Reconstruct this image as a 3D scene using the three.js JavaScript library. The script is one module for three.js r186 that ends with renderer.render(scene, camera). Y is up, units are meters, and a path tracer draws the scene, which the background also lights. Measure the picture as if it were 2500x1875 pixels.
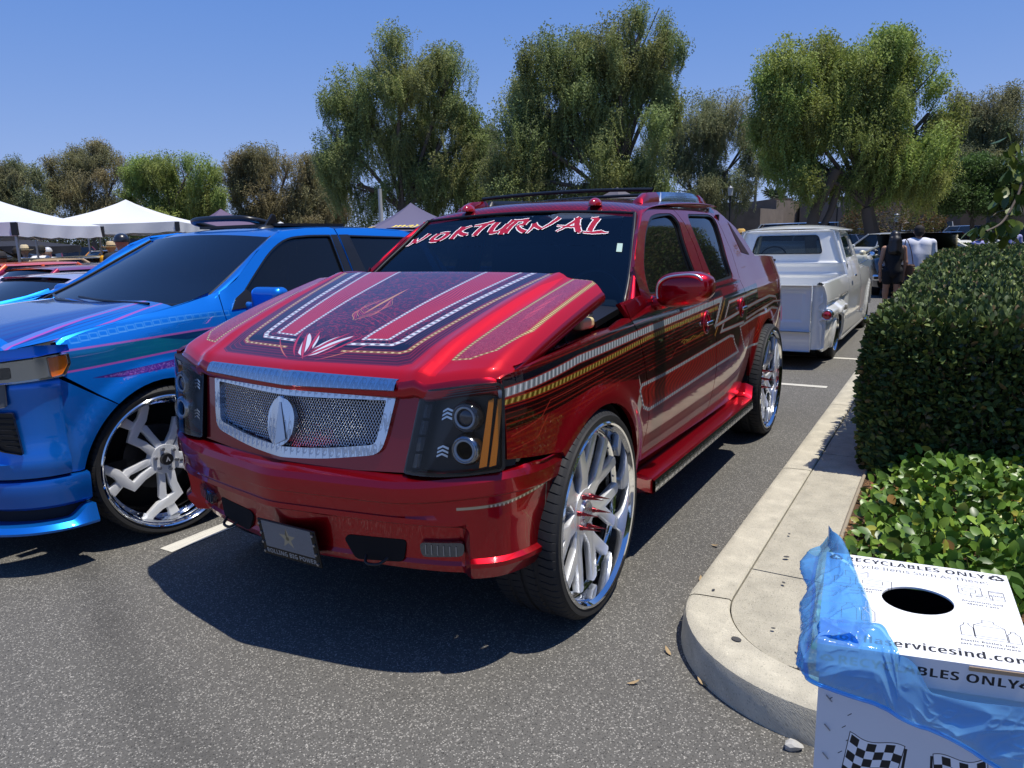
import * as THREE from 'three';
import { mergeGeometries, mergeVertices, toCreasedNormals } from 'three/addons/utils/BufferGeometryUtils.js';
import { RoundedBoxGeometry } from 'three/addons/geometries/RoundedBoxGeometry.js';
import { MarchingCubes } from 'three/addons/objects/MarchingCubes.js';

// ---------- camera, sky, sun, exposure ----------
const scene = new THREE.Scene();
const V3 = (x, y, z) => new THREE.Vector3(x, y, z);
const D2R = Math.PI / 180;
const CAM = { h: 1.5818, pitch: 11.0736 * D2R, roll: 1.3663 * D2R, f: 1801.75 };
const camera = new THREE.PerspectiveCamera(54.978, 4 / 3, 0.05, 1500);
camera.rotation.order = 'YXZ';
camera.position.set(0, CAM.h, 0);
camera.rotation.set(-CAM.pitch, 0, -CAM.roll);
camera.updateMatrixWorld(true);
const renderer = new THREE.WebGLRenderer({ antialias: true });
renderer.toneMapping = THREE.LinearToneMapping;
renderer.toneMappingExposure = 1.0;
renderer.shadowMap.enabled = true;
// the street grid that everything is parked along: u runs away along the kerb, v to the kerb side
const YAW = 31.0435 * D2R, O = V3(-0.4786, 0, -3.4412);
const UX = V3(Math.sin(YAW), 0, -Math.cos(YAW)), VX = V3(Math.cos(YAW), 0, Math.sin(YAW));
const W = (u, v, y = 0) => O.clone().addScaledVector(UX, u).addScaledVector(VX, v).setY(y);
const sunTo = UX.clone().multiplyScalar(0.05).addScaledVector(VX, 0.3).add(V3(0, 1, 0)).normalize();
{ // clear sky: deep blue above, paler towards the horizon, computed as one equirectangular float texture
  const w = 512, h = 256, d = new Float32Array(w * h * 4);
  for (let j = 0; j < h; j++) for (let i = 0; i < w; i++) {
    const el = (j + 0.5) / h * Math.PI - Math.PI / 2, az = (i + 0.5) / w * Math.PI * 2 - Math.PI;
    const dir = V3(Math.cos(el) * Math.cos(az), Math.sin(el), Math.cos(el) * Math.sin(az));
    const t = Math.max(0, Math.sin(el)), mu = Math.max(0, dir.dot(sunTo)), glow = 0.08 * Math.pow(mu, 12) + 0.2 * Math.pow(mu, 90), g = el < 0 ? 0.6 : 1, o = (j * w + i) * 4;
    d[o] = (0.05 + 0.40 * Math.exp(-5.2 * t)) * g + glow; d[o + 1] = (0.17 + 0.40 * Math.exp(-4.2 * t)) * g + glow; d[o + 2] = (0.55 + 0.30 * Math.exp(-2.4 * t)) * g + glow * 0.95; d[o + 3] = 1;
  }
  const sky = new THREE.DataTexture(d, w, h, THREE.RGBAFormat, THREE.FloatType);
  sky.mapping = THREE.EquirectangularReflectionMapping; sky.magFilter = THREE.LinearFilter; sky.needsUpdate = true;
  scene.background = sky; scene.environment = sky;
}
const sun = new THREE.DirectionalLight(new THREE.Color(1, 0.95, 0.86), 5);
sun.position.copy(sunTo).multiplyScalar(60).add(V3(0, 0, -10)); sun.target.position.set(0, 0, -10);
sun.castShadow = true; sun.shadow.mapSize.set(2048, 2048);
Object.assign(sun.shadow.camera, { left: -40, right: 40, top: 40, bottom: -40, near: 1, far: 140 });
scene.add(sun, sun.target);

// a point seen at picture position (x, y), on the upright plane `dist` metres ahead; used to read off where far things stand
const seenAt = (x, y, dist) => { const k = 2500 / 2212, a = x * k - 1250, b = 937.5 - y * k, c = Math.cos(CAM.roll), s = Math.sin(CAM.roll), X = (c * a + s * b) / CAM.f, Y = (-s * a + c * b) / CAM.f, cp = Math.cos(CAM.pitch), sp = Math.sin(CAM.pitch), d = V3(X, Y * cp - sp, -Y * sp - cp); return d.multiplyScalar(dist / -d.z).add(V3(0, CAM.h, 0)); };
// the far lot climbs gently away from the kerb
const groundY = (x, z) => { const r = V3(x, 0, z).sub(O), u = r.dot(UX), v = r.dot(VX); return 0.012 * Math.max(0, u - 13) * smoothK(1.5, 9, v); };
function smoothK(a, b, x) { const t = Math.min(1, Math.max(0, (x - a) / (b - a))); return t * t * (3 - 2 * t); }
// ---------- helpers ----------
let seed = 7;
const rnd = () => { seed = (seed * 1664525 + 1013904223) >>> 0; return seed / 4294967296; };
const rr = (a, b) => a + (b - a) * rnd();
const lerp = (a, b, t) => a + (b - a) * t, clamp = (x, a = 0, b = 1) => Math.min(b, Math.max(a, x));
const smooth = (a, b, x) => { const t = clamp((x - a) / (b - a)); return t * t * (3 - 2 * t); };
const hash = (x, y) => { const s = Math.sin(x * 127.1 + y * 311.7) * 43758.5453; return s - Math.floor(s); };
const noise = (x, y) => { const i = Math.floor(x), j = Math.floor(y), f = x - i, g = y - j, a = f * f * (3 - 2 * f), b = g * g * (3 - 2 * g); return lerp(lerp(hash(i, j), hash(i + 1, j), a), lerp(hash(i, j + 1), hash(i + 1, j + 1), a), b); };
const fbm = (x, y, o = 4) => { let s = 0, a = 0.5; for (let k = 0; k < o; k++) { s += a * noise(x, y); x = x * 2.03 + 17; y = y * 2.03 + 5; a *= 0.5; } return s; };
const table = (T, x) => { // smooth interpolation through [x, value] rows
  if (x <= T[0][0]) return T[0][1]; const n = T.length; if (x >= T[n - 1][0]) return T[n - 1][1];
  let i = 0; while (x > T[i + 1][0]) i++;
  const [x0, y0] = T[i], [x1, y1] = T[i + 1], h = x1 - x0, s = (y1 - y0) / h;
  const m = (k) => k <= 0 || k >= n - 1 ? (k <= 0 ? (T[1][1] - T[0][1]) / (T[1][0] - T[0][0]) : (T[n - 1][1] - T[n - 2][1]) / (T[n - 1][0] - T[n - 2][0])) : (T[k + 1][1] - T[k - 1][1]) / (T[k + 1][0] - T[k - 1][0]);
  const t = (x - x0) / h, t2 = t * t, t3 = t2 * t;
  return (2 * t3 - 3 * t2 + 1) * y0 + (t3 - 2 * t2 + t) * h * m(i) + (-2 * t3 + 3 * t2) * y1 + (t3 - t2) * h * m(i + 1);
};
const used = new Map();
const numbered = (n) => { const k = used.get(n) ?? 0; used.set(n, k + 1); return k ? `${n}_${String(k).padStart(3, '0')}` : n; };
function thing(name, label, category, pos = [0, 0, 0], turn = 0, group) {
  const o = new THREE.Group(); o.name = numbered(name); scene.add(o);
  if (pos.isVector3) o.position.copy(pos); else o.position.set(...pos);
  o.rotation.y = turn; o.userData = { label, category }; if (group) o.userData.group = group; return o;
}
function mesh(name, geo, mat, parent, label) {
  if (Array.isArray(geo)) geo = join(geo);
  const m = new THREE.Mesh(geo, mat); m.name = name; m.castShadow = m.receiveShadow = true; (parent ?? scene).add(m);
  if (label) m.userData.label = label; return m;
}
function solo(name, geo, mat, label, category, group) { const m = mesh(numbered(name), geo, mat); m.userData = { label, category }; if (group) m.userData.group = group; return m; }
function struct(name, geo, mat, parent) { const m = mesh(parent ? name : numbered(name), geo, mat, parent); if (!parent) m.userData.kind = 'structure'; return m; }
function join(list) {
  const L = list.flat(9).filter(Boolean).map((g) => { const q = g.index ? g.toNonIndexed() : g; for (const k of Object.keys(q.attributes)) if (!['position', 'normal', 'uv', 'color'].includes(k)) q.deleteAttribute(k); if (!q.attributes.uv) q.setAttribute('uv', new THREE.BufferAttribute(new Float32Array(q.attributes.position.count * 2), 2)); return q; });
  const col = L.some((g) => g.attributes.color);
  if (col) for (const g of L) if (!g.attributes.color) g.setAttribute('color', new THREE.BufferAttribute(new Float32Array(g.attributes.position.count * 3).fill(1), 3));
  return L.length === 1 ? L[0] : mergeGeometries(L);
}
const box = (w, h, d, x = 0, y = 0, z = 0, r = 0) => { const g = r ? new RoundedBoxGeometry(w, h, d, 2, r) : new THREE.BoxGeometry(w, h, d); return g.translate(x, y, z); };
const move = (g, x, y, z) => g.translate(x, y, z);
const cylBetween = (a, b, r0, r1 = r0, n = 8) => { const d = b.clone().sub(a), g = new THREE.CylinderGeometry(r1, r0, d.length(), n, 1); g.applyQuaternion(new THREE.Quaternion().setFromUnitVectors(V3(0, 1, 0), d.clone().normalize())); return g.translate((a.x + b.x) / 2, (a.y + b.y) / 2, (a.z + b.z) / 2); };
const tube = (pts, r, n = 24, k = 8, closed = false) => new THREE.TubeGeometry(new THREE.CatmullRomCurve3(pts, closed), n, r, k, closed);
const tri = (P, N, U) => { const g = new THREE.BufferGeometry(); g.setAttribute('position', new THREE.Float32BufferAttribute(P, 3)); if (N) g.setAttribute('normal', new THREE.Float32BufferAttribute(N, 3)); g.setAttribute('uv', new THREE.Float32BufferAttribute(U ?? new Float32Array(P.length / 3 * 2), 2)); if (!N) g.computeVertexNormals(); return g; };
// a grid of points as a smooth sheet; rows[i][j] are Vector3
function sheet(rows, o = {}) {
  const n = rows.length, m = rows[0].length, P = [], U = [], I = [];
  rows.forEach((r, i) => r.forEach((p, j) => { P.push(p.x, p.y, p.z); U.push(...(o.uv ? o.uv(p, i, j) : [j / (m - 1), i / (n - 1)])); }));
  for (let i = 0; i < n - 1; i++) for (let j = 0; j < m - 1; j++) { const a = i * m + j, b = a + 1, c = a + m, d = c + 1; o.flip ? I.push(a, c, b, b, c, d) : I.push(a, b, c, b, d, c); }
  let g = new THREE.BufferGeometry(); g.setAttribute('position', new THREE.Float32BufferAttribute(P, 3)); g.setAttribute('uv', new THREE.Float32BufferAttribute(U, 2)); g.setIndex(I); g.computeVertexNormals();
  if (o.crease) g = toCreasedNormals(g, o.crease); return g;
}
const spline = (pts, n = 8, closed = false) => { const c = new THREE.CatmullRomCurve3(pts.map((p) => V3(p[0], p[1], 0)), closed, 'centripetal'); return c.getPoints(n * (closed ? pts.length : pts.length - 1)).slice(0, closed ? -1 : undefined).map((p) => [p.x, p.y]); };
// polygon with rounded corners: [x, y, radius]
function round(pts, n = 5) {
  const out = [], N = pts.length;
  pts.forEach((p, i) => {
    const r = p[2] ?? 0; if (!r) return out.push([p[0], p[1]]);
    const a = pts[(i + N - 1) % N], b = pts[(i + 1) % N], d = (q) => Math.hypot(q[0] - p[0], q[1] - p[1]), ra = Math.min(r, d(a) / 2), rb = Math.min(r, d(b) / 2);
    const A = [p[0] + (a[0] - p[0]) * ra / d(a), p[1] + (a[1] - p[1]) * ra / d(a)], B = [p[0] + (b[0] - p[0]) * rb / d(b), p[1] + (b[1] - p[1]) * rb / d(b)];
    for (let k = 0; k <= n; k++) { const t = k / n; out.push([(1 - t) ** 2 * A[0] + 2 * t * (1 - t) * p[0] + t * t * B[0], (1 - t) ** 2 * A[1] + 2 * t * (1 - t) * p[1] + t * t * B[1]]); }
  });
  return out;
}
const area = (p) => { let s = 0; for (let i = 0; i < p.length; i++) { const a = p[i], b = p[(i + 1) % p.length]; s += a[0] * b[1] - b[0] * a[1]; } return s / 2; };
function clipHalf(poly, ax, lim, keepLess) {
  const out = [], ins = (p) => (keepLess ? p[ax] <= lim : p[ax] >= lim);
  for (let i = 0; i < poly.length; i++) { const a = poly[i], b = poly[(i + 1) % poly.length], A = ins(a), B = ins(b); if (A) out.push(a); if (A !== B) { const t = (lim - a[ax]) / (b[ax] - a[ax]); const q = [a[0] + (b[0] - a[0]) * t, a[1] + (b[1] - a[1]) * t]; q[ax] = lim; out.push(q); } }
  return out;
}
// polygon in (a, b), optional hole, laid on the curved surface f(a, b); skirt gives it a turned-in edge
function patch(poly, f, o = {}) {
  const cell = o.cell ?? 0.06, P = [], N = [], U = []; let outer = poly.map((p) => [p[0], p[1]]);
  if (area(outer) < 0) outer.reverse();
  let loops = [outer], all = outer;
  if (o.hole) {
    let h = o.hole.map((p) => [p[0], p[1]]); if (area(h) > 0) h.reverse(); loops.push(h);
    let best = [0, 0, 1e9]; outer.forEach((p, i) => h.forEach((q, j) => { const d = Math.hypot(p[0] - q[0], p[1] - q[1]); if (d < best[2]) best = [i, j, d]; }));
    const [i, j] = best; all = [...outer.slice(0, i + 1), ...h.slice(j), ...h.slice(0, j + 1), ...outer.slice(i)];
  }
  const e = 1e-3, at = (p) => f(p[0], p[1]);
  const nrm = (p) => { const A = at([p[0] + e, p[1]]).sub(at([p[0] - e, p[1]])), B = at([p[0], p[1] + e]).sub(at([p[0], p[1] - e])); const n = A.cross(B).normalize(); return o.flip ? n.negate() : n; };
  const uv = o.uv ?? ((a, b) => [a, b]);
  const put = (p, n, q) => { P.push(q.x, q.y, q.z); N.push(n.x, n.y, n.z); U.push(...uv(p[0], p[1])); };
  const xs = all.map((p) => p[0]), ys = all.map((p) => p[1]), x0 = Math.min(...xs), x1 = Math.max(...xs), y0 = Math.min(...ys), y1 = Math.max(...ys);
  const nx = Math.max(1, Math.round((x1 - x0) / (o.cellA ?? cell))), ny = Math.max(1, Math.round((y1 - y0) / cell));
  for (let i = 0; i < nx; i++) {
    const strip = clipHalf(clipHalf(all, 0, x0 + (x1 - x0) * i / nx, false), 0, x0 + (x1 - x0) * (i + 1) / nx, true); if (strip.length < 3) continue;
    for (let j = 0; j < ny; j++) {
      const c = clipHalf(clipHalf(strip, 1, y0 + (y1 - y0) * j / ny, false), 1, y0 + (y1 - y0) * (j + 1) / ny, true); if (c.length < 3 || Math.abs(area(c)) < 1e-9) continue;
      const v = c.map((p) => new THREE.Vector2(p[0], p[1]));
      for (const t of THREE.ShapeUtils.triangulateShape(v, [])) { const q = o.flip ? [t[0], t[2], t[1]] : t; for (const k of q) put(c[k], nrm(c[k]), at(c[k])); }
    }
  }
  if (o.skirt) for (const L of loops) for (let i = 0; i < L.length; i++) {
    const a = L[i], b = L[(i + 1) % L.length], d = Math.hypot(b[0] - a[0], b[1] - a[1]), k = Math.max(1, Math.ceil(d / cell));
    for (let s = 0; s < k; s++) {
      const p = [lerp(a[0], b[0], s / k), lerp(a[1], b[1], s / k)], q = [lerp(a[0], b[0], (s + 1) / k), lerp(a[1], b[1], (s + 1) / k)], np = nrm(p), nq = nrm(q), A = at(p), B = at(q);
      if (A.distanceTo(B) < 1e-6) continue;
      const A2 = A.clone().addScaledVector(np, -o.skirt), B2 = B.clone().addScaledVector(nq, -o.skirt), n = B.clone().sub(A).cross(np).normalize(); if (o.flip) n.negate();
      const quad = o.flip ? [[p, A], [q, B], [p, A2], [q, B], [q, B2], [p, A2]] : [[p, A], [p, A2], [q, B], [q, B], [p, A2], [q, B2]];
      for (const [w, X] of quad) put(w, n, X);
    }
  }
  return tri(P, N, U);
}
const mirrorX = (g) => { const q = (g.index ? g.toNonIndexed() : g.clone()), p = q.attributes.position, n = q.attributes.normal; for (let i = 0; i < p.count; i++) { p.setX(i, -p.getX(i)); n.setX(i, -n.getX(i)); } for (const k of Object.keys(q.attributes)) { const a = q.attributes[k], s = a.itemSize; for (let i = 0; i < a.count; i += 3) for (let c = 0; c < s; c++) { const t = a.array[(i + 1) * s + c]; a.array[(i + 1) * s + c] = a.array[(i + 2) * s + c]; a.array[(i + 2) * s + c] = t; } } return q; };
// ---------- textures ----------
function canvasTex(w, h, draw, o = {}) {
  const c = document.createElement('canvas'); c.width = w; c.height = h; const x = c.getContext('2d'); draw(x, w, h);
  const t = new THREE.CanvasTexture(c); if (o.srgb !== false) t.colorSpace = THREE.SRGBColorSpace;
  t.wrapS = t.wrapT = o.clamp ? THREE.ClampToEdgeWrapping : THREE.RepeatWrapping; t.anisotropy = 8; return t;
}
function dataTex(w, h, fn, o = {}) { // fn(i, j) -> [r, g, b] in 0..1 (sRGB when o.srgb)
  const d = new Uint8Array(w * h * 4);
  for (let j = 0; j < h; j++) for (let i = 0; i < w; i++) { const c = fn(i, j), k = (j * w + i) * 4; d[k] = clamp(c[0]) * 255; d[k + 1] = clamp(c[1]) * 255; d[k + 2] = clamp(c[2]) * 255; d[k + 3] = 255; }
  const t = new THREE.DataTexture(d, w, h); t.magFilter = THREE.LinearFilter; t.minFilter = THREE.LinearMipmapLinearFilter; t.generateMipmaps = true; t.wrapS = t.wrapT = THREE.RepeatWrapping; if (o.srgb) t.colorSpace = THREE.SRGBColorSpace; t.needsUpdate = true; return t;
}
const std = (r, g, b, rough = 0.7, o = {}) => new THREE.MeshStandardMaterial({ color: new THREE.Color().setRGB(r, g, b), roughness: rough, metalness: 0, side: THREE.DoubleSide, ...o });
const phys = (r, g, b, rough = 0.4, o = {}) => new THREE.MeshPhysicalMaterial({ color: new THREE.Color().setRGB(r, g, b), roughness: rough, metalness: 0, side: THREE.DoubleSide, ...o });
const paint = (r, g, b, metal = 0.55, rough = 0.4, o = {}) => phys(r, g, b, rough, { metalness: metal, clearcoat: 1, clearcoatRoughness: 0.015, specularIntensity: 0.25, ...o });
const M = {
  black: std(0.012, 0.012, 0.013, 0.6), rubber: std(0.014, 0.014, 0.015, 0.72), trim: std(0.01, 0.01, 0.011, 0.35), dark: std(0.006, 0.006, 0.007, 0.8),
  chrome: phys(0.72, 0.74, 0.77, 0.06, { metalness: 1 }), alu: phys(0.82, 0.83, 0.85, 0.42, { metalness: 0.75 }), steel: std(0.35, 0.36, 0.38, 0.4, { metalness: 0.9 }),
  glassDark: phys(0.05, 0.055, 0.06, 0.02, { transmission: 0.9, thickness: 0, ior: 1.5 }), glassClear: phys(0.85, 0.88, 0.88, 0.01, { transmission: 1, thickness: 0, ior: 1.45 }),
  glassShield: phys(0.32, 0.42, 0.48, 0.01, { transmission: 1, thickness: 0, ior: 1.52 }),
  white: std(0.75, 0.75, 0.74, 0.5), red: phys(0.5, 0.01, 0.01, 0.15, { clearcoat: 1 }), amber: phys(0.75, 0.22, 0.02, 0.15, { clearcoat: 1 }),
};
// ---------- ground ----------
{
  const asphaltMap = dataTex(1024, 1024, (i, j) => {
    const s = hash(i * 1.7 + 3, j * 2.3), s2 = hash((i >> 1) * 3.1, (j >> 1) * 1.3 + 9), s3 = hash((i >> 2) * 1.9 + 5, (j >> 2) * 2.7);
    let v = 0.345 + 0.06 * (s - 0.5) + 0.05 * (s2 - 0.5);
    if (s2 > 0.93) v += 0.10 + 0.24 * s; else if (s3 > 0.955) v += 0.06 + 0.14 * s; if (s2 < 0.06) v -= 0.10;
    return [v * 1.025, v, v * 0.945];
  }, { srgb: true });
  asphaltMap.repeat.set(0.5, 0.5);
  const bump = dataTex(1024, 1024, (i, j) => { const v = 0.5 * hash((i >> 1) * 3.1, (j >> 1) * 1.3 + 9) + 0.5 * hash(i, j); return [v, v, v]; }); bump.repeat.set(0.5, 0.5);
  const asphalt = std(1, 1, 1, 0.82, { map: asphaltMap, bumpMap: bump, bumpScale: 0.0022, vertexColors: true });
  const n = 260, P = [], C = [], U = [], I = [];
  const warp = (t) => Math.sign(t) * (6 * Math.abs(t) + 394 * Math.pow(Math.abs(t), 4.2));
  const patchTone = (u, v) => {
    let k = 0.86 + 0.34 * fbm(u * 0.35 + 40, v * 0.35 + 11, 4);
    k *= 1 + 0.10 * (fbm(u * 2.3 + 7, v * 2.3 + 3, 3) - 0.45);
    const Q = [[-0.7, -1.9], [-0.88, -1.33], [-1.06, -0.9], [-1.23, -0.53], [-1.37, -0.12], [-1.49, 0.28], [-1.6, 0.8]]; let dm = 9; // an old dark drag mark
    for (let q = 0; q + 1 < Q.length; q++) { const [a, b] = Q[q], [c, e] = Q[q + 1], L = (c - a) ** 2 + (e - b) ** 2, t = clamp(((u - a) * (c - a) + (v - b) * (e - b)) / L); dm = Math.min(dm, Math.hypot(u - a - (c - a) * t, v - b - (e - b) * t)); }
    k *= 1 - 0.34 * Math.exp(-dm * dm / 0.009) * (0.35 + 1.1 * fbm(u * 2.5 + 3, v * 2.5, 2));
    const oil = Math.exp(-((u - 0.6) ** 2 + (v - 0.9) ** 2) / 0.5); k *= 1 - 0.12 * oil;
    return k;
  };
  for (let j = 0; j <= n; j++) for (let i = 0; i <= n; i++) {
    const u = warp(i / n * 2 - 1), v = warp(j / n * 2 - 1), p = W(u, v), k = patchTone(u, v);
    P.push(p.x, Math.min(groundY(p.x, p.z), 2.2), p.z); C.push(k, k, k * 0.99); U.push(u, v);
  }
  for (let j = 0; j < n; j++) for (let i = 0; i < n; i++) { const a = j * (n + 1) + i; I.push(a, a + n + 1, a + 1, a + 1, a + n + 1, a + n + 2); }
  let g = new THREE.BufferGeometry(); g.setAttribute('position', new THREE.Float32BufferAttribute(P, 3)); g.setAttribute('color', new THREE.Float32BufferAttribute(C, 3)); g.setAttribute('uv', new THREE.Float32BufferAttribute(U, 2)); g.setIndex(I); g.computeVertexNormals();
  if (g.attributes.normal.getY(0) < 0) { g.index.array.reverse(); g.computeVertexNormals(); }
  struct('asphalt_ground', g, asphalt);
  // painted bay lines, worn
  const lineMap = canvasTex(256, 1024, (x, w, h) => { x.fillStyle = '#c9c5b8'; x.fillRect(0, 0, w, h); for (let k = 0; k < 5200; k++) { const a = rnd() * w, b = rnd() * h, s = rnd(); x.fillStyle = s < 0.5 ? 'rgba(95,92,86,0.55)' : 'rgba(225,222,214,0.5)'; x.fillRect(a, b, 1 + rnd() * 3, 1 + rnd() * 4); } for (let k = 0; k < 90; k++) { x.fillStyle = 'rgba(80,78,74,0.35)'; const a = rnd() * w, b = rnd() * h; x.beginPath(); x.arc(a, b, rnd() * 12, 0, 7); x.fill(); } });
  const lm = std(1, 1, 1, 0.8, { map: lineMap });
  const line = (u0, u1, v0, v1) => { const nU = 12, L = [[], []]; for (let k = 0; k <= nU; k++) for (const s of [0, 1]) { const along = Math.abs(u1 - u0) > Math.abs(v1 - v0), t = k / nU, j = 0.006 * (hash(k, s + u0) - 0.5); L[s].push(along ? W(lerp(u0, u1, t), (s ? v1 : v0) + j, 0.004) : W((s ? u1 : u0) + j, lerp(v0, v1, t), 0.004)); } const g2 = sheet(L); if (g2.attributes.normal.getY(0) < 0) { g2.index.array.reverse(); g2.computeVertexNormals(); } return g2; };
  for (const [a, b, c, d] of [[-0.5, 5.2, -1.365, -1.262], [5.35, 5.45, -3.6, 1.12], [7.34, 7.44, 0.2, 1.22], [-0.6, 5.2, -4.25, -4.15], [-0.6, 5.2, -7.15, -7.05]]) struct('parking_line', line(a, b, c, d), lm);

  // ---------- kerb, footway and planting bed ----------
  const concMap = (tone, s0) => dataTex(512, 512, (i, j) => { const f = fbm(i / 40 + s0, j / 40, 5), g2 = hash(i + s0, j), g3 = hash(i >> 1, (j >> 1) + s0); let v = tone + 0.14 * (f - 0.47) + 0.06 * (g2 - 0.5) + (g3 > 0.965 ? -0.14 : 0) + (g3 < 0.02 ? 0.08 : 0); return [v * 1.04, v, v * 0.89]; }, { srgb: true });
  const cm1 = concMap(0.70, 3), cm2 = concMap(0.655, 71); cm1.repeat.set(1.2, 1.2); cm2.repeat.set(1.1, 1.1);
  const cb = dataTex(256, 256, (i, j) => { const v = hash(i, j) * 0.5 + 0.5 * hash(i >> 1, j >> 1); return [v, v, v]; }); cb.repeat.set(3, 3);
  const kerbMat = std(1, 1, 1, 0.86, { map: cm1, bumpMap: cb, bumpScale: 0.0015 }), footMat = std(1, 1, 1, 0.9, { map: cm2, bumpMap: cb, bumpScale: 0.003 });
  // kerb centre line: straight along u, then a quarter turn, then along v
  const path = []; const R0 = 0.6, cu = 0.15, cv = 1.945;
  for (let u = 32; u > cu; u -= u > 8 ? 2 : 0.25) path.push([u, 1.345, 0, -1]);
  for (let k = 0; k <= 16; k++) { const a = k / 16 * Math.PI / 2; path.push([cu - R0 * Math.sin(a), cv - R0 * Math.cos(a), -Math.sin(a), -Math.cos(a)]); }
  for (let v = cv + 0.25; v < 7; v += 0.5) path.push([cu - R0, v, -1, 0]);
  const prof = [[0.028, 0], [0.022, 0.085], [0.012, 0.118], [-0.005, 0.128], [-0.03, 0.131], [-0.15, 0.134], [-0.157, 0.128], [-0.157, 0.02]];
  const H = 0.131;
  const seg = (i0, i1) => { const rows = []; for (let i = i0; i <= i1; i++) { const [u, v, nu, nv] = path[i]; rows.push(prof.map(([d, y]) => { const jj = y > 0.02 && y < 0.12 ? 0.004 * (fbm(i * 1.7, y * 30, 2) - 0.5) : 0; return W(u + nu * (d + jj), v + nv * (d + jj), y + (y > 0.1 ? 0.004 * (fbm(u * 2, v * 2 + d * 5, 3) - 0.5) : 0)); })); } return sheet(rows, { uv: (p, a, b) => [p.clone().sub(O).dot(UX) + b * 0.02, p.clone().sub(O).dot(VX) + p.y], crease: 0.7 }); };
  // kerb stones between the sawn joints
  const joints = [0]; let acc = 0; for (let i = 1; i < path.length; i++) { acc += Math.hypot(path[i][0] - path[i - 1][0], path[i][1] - path[i - 1][1]); if (acc > (path[i][0] > 10 ? 6 : 1.9) || i === path.length - 1) { joints.push(i); acc = 0; } }
  const kerb = new THREE.Group(); kerb.name = 'kerb'; kerb.userData.kind = 'structure'; scene.add(kerb);
  for (let k = 0; k + 1 < joints.length; k++) { // leave a 4 mm gap at each joint
    const a = joints[k], b = joints[k + 1], A = path[a], B = path[b], sA = [...A], sB = [...B], s = 0.004;
    const ta = Math.hypot(path[a + 1][0] - A[0], path[a + 1][1] - A[1]), tb = Math.hypot(path[b - 1][0] - B[0], path[b - 1][1] - B[1]);
    for (const c of [0, 1]) { path[a][c] += (path[a + 1][c] - sA[c]) * s / ta; path[b][c] += (path[b - 1][c] - sB[c]) * s / tb; }
    mesh('kerb_stone', seg(a, b), kerbMat, kerb); path[a] = sA; path[b] = sB;
  }
  // footway slabs behind the kerb (v 1.5 to 1.8), jointed every 2 m
  const foot = new THREE.Group(); foot.name = 'footway'; foot.userData.kind = 'structure'; scene.add(foot);
  const slab = (poly) => { const f = (a, b) => W(a, b, 0.124 + 0.004 * (fbm(a * 3, b * 3, 3) - 0.5)); return patch(poly, f, { cell: 0.08, skirt: 0.06, flip: true }); };
  const inner = (a) => [cu - (R0 - 0.163) * Math.sin(a), cv - (R0 - 0.163) * Math.cos(a)];
  const us = [0.452, 2.45, 4.45, 6.45, 8.45, 12, 16, 20, 26, 32];
  { const pl = [[0.447, 1.508], [0.447, 1.79], [-0.26, 1.825]]; for (let k = 12; k >= 0; k--) { const a = k / 16 * Math.PI / 2; if (inner(a)[1] < 1.815) pl.push(inner(a)); } mesh('paving_slab', slab(pl), footMat, foot); }
  for (let k = 0; k + 1 < us.length; k++) mesh('paving_slab', slab([[us[k] + 0.004, 1.508], [us[k + 1] - 0.004, 1.508], [us[k + 1] - 0.004, 1.79], [us[k] + 0.004, 1.79]]), footMat, foot);
  const curbEdge = [W(-0.27, 1.835, 0.13), W(0.1, 1.818, 0.132), W(0.9, 1.803, 0.13), W(6, 1.8, 0.13), W(32, 1.8, 0.13)];
  mesh('bed_edging', tube(curbEdge, 0.011, 40, 6), std(0.30, 0.25, 0.18, 0.9), foot);
  // soil with litter
  const soilMap = dataTex(512, 512, (i, j) => { const f = fbm(i / 16, j / 16, 4), h = hash(i >> 1, j >> 1), l = hash((i >> 3) + 3, (j >> 2)); let r = 0.30 + 0.3 * (f - 0.45), g2 = 0.22 + 0.24 * (f - 0.45), b = 0.15 + 0.16 * (f - 0.45); if (h > 0.8) { r += 0.16; g2 += 0.11; b += 0.06; } if (l > 0.93) { r += 0.22; g2 += 0.15; b += 0.08; } return [r, g2, b]; }, { srgb: true }); soilMap.repeat.set(1, 1);
  const soil = patch([[-0.3, 1.84], [-0.28, 2.2], [-0.28, 7], [30, 7], [30, 1.803], [0.9, 1.806], [0.1, 1.82]], (a, b) => W(a, b, 0.1 + 0.03 * fbm(a * 5, b * 5, 3)), { cell: 0.25, cellA: 0.25, flip: true });
  struct('soil_bed', soil, std(1, 1, 1, 0.95, { map: soilMap, bumpMap: soilMap, bumpScale: 0.012 }));
}
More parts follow.
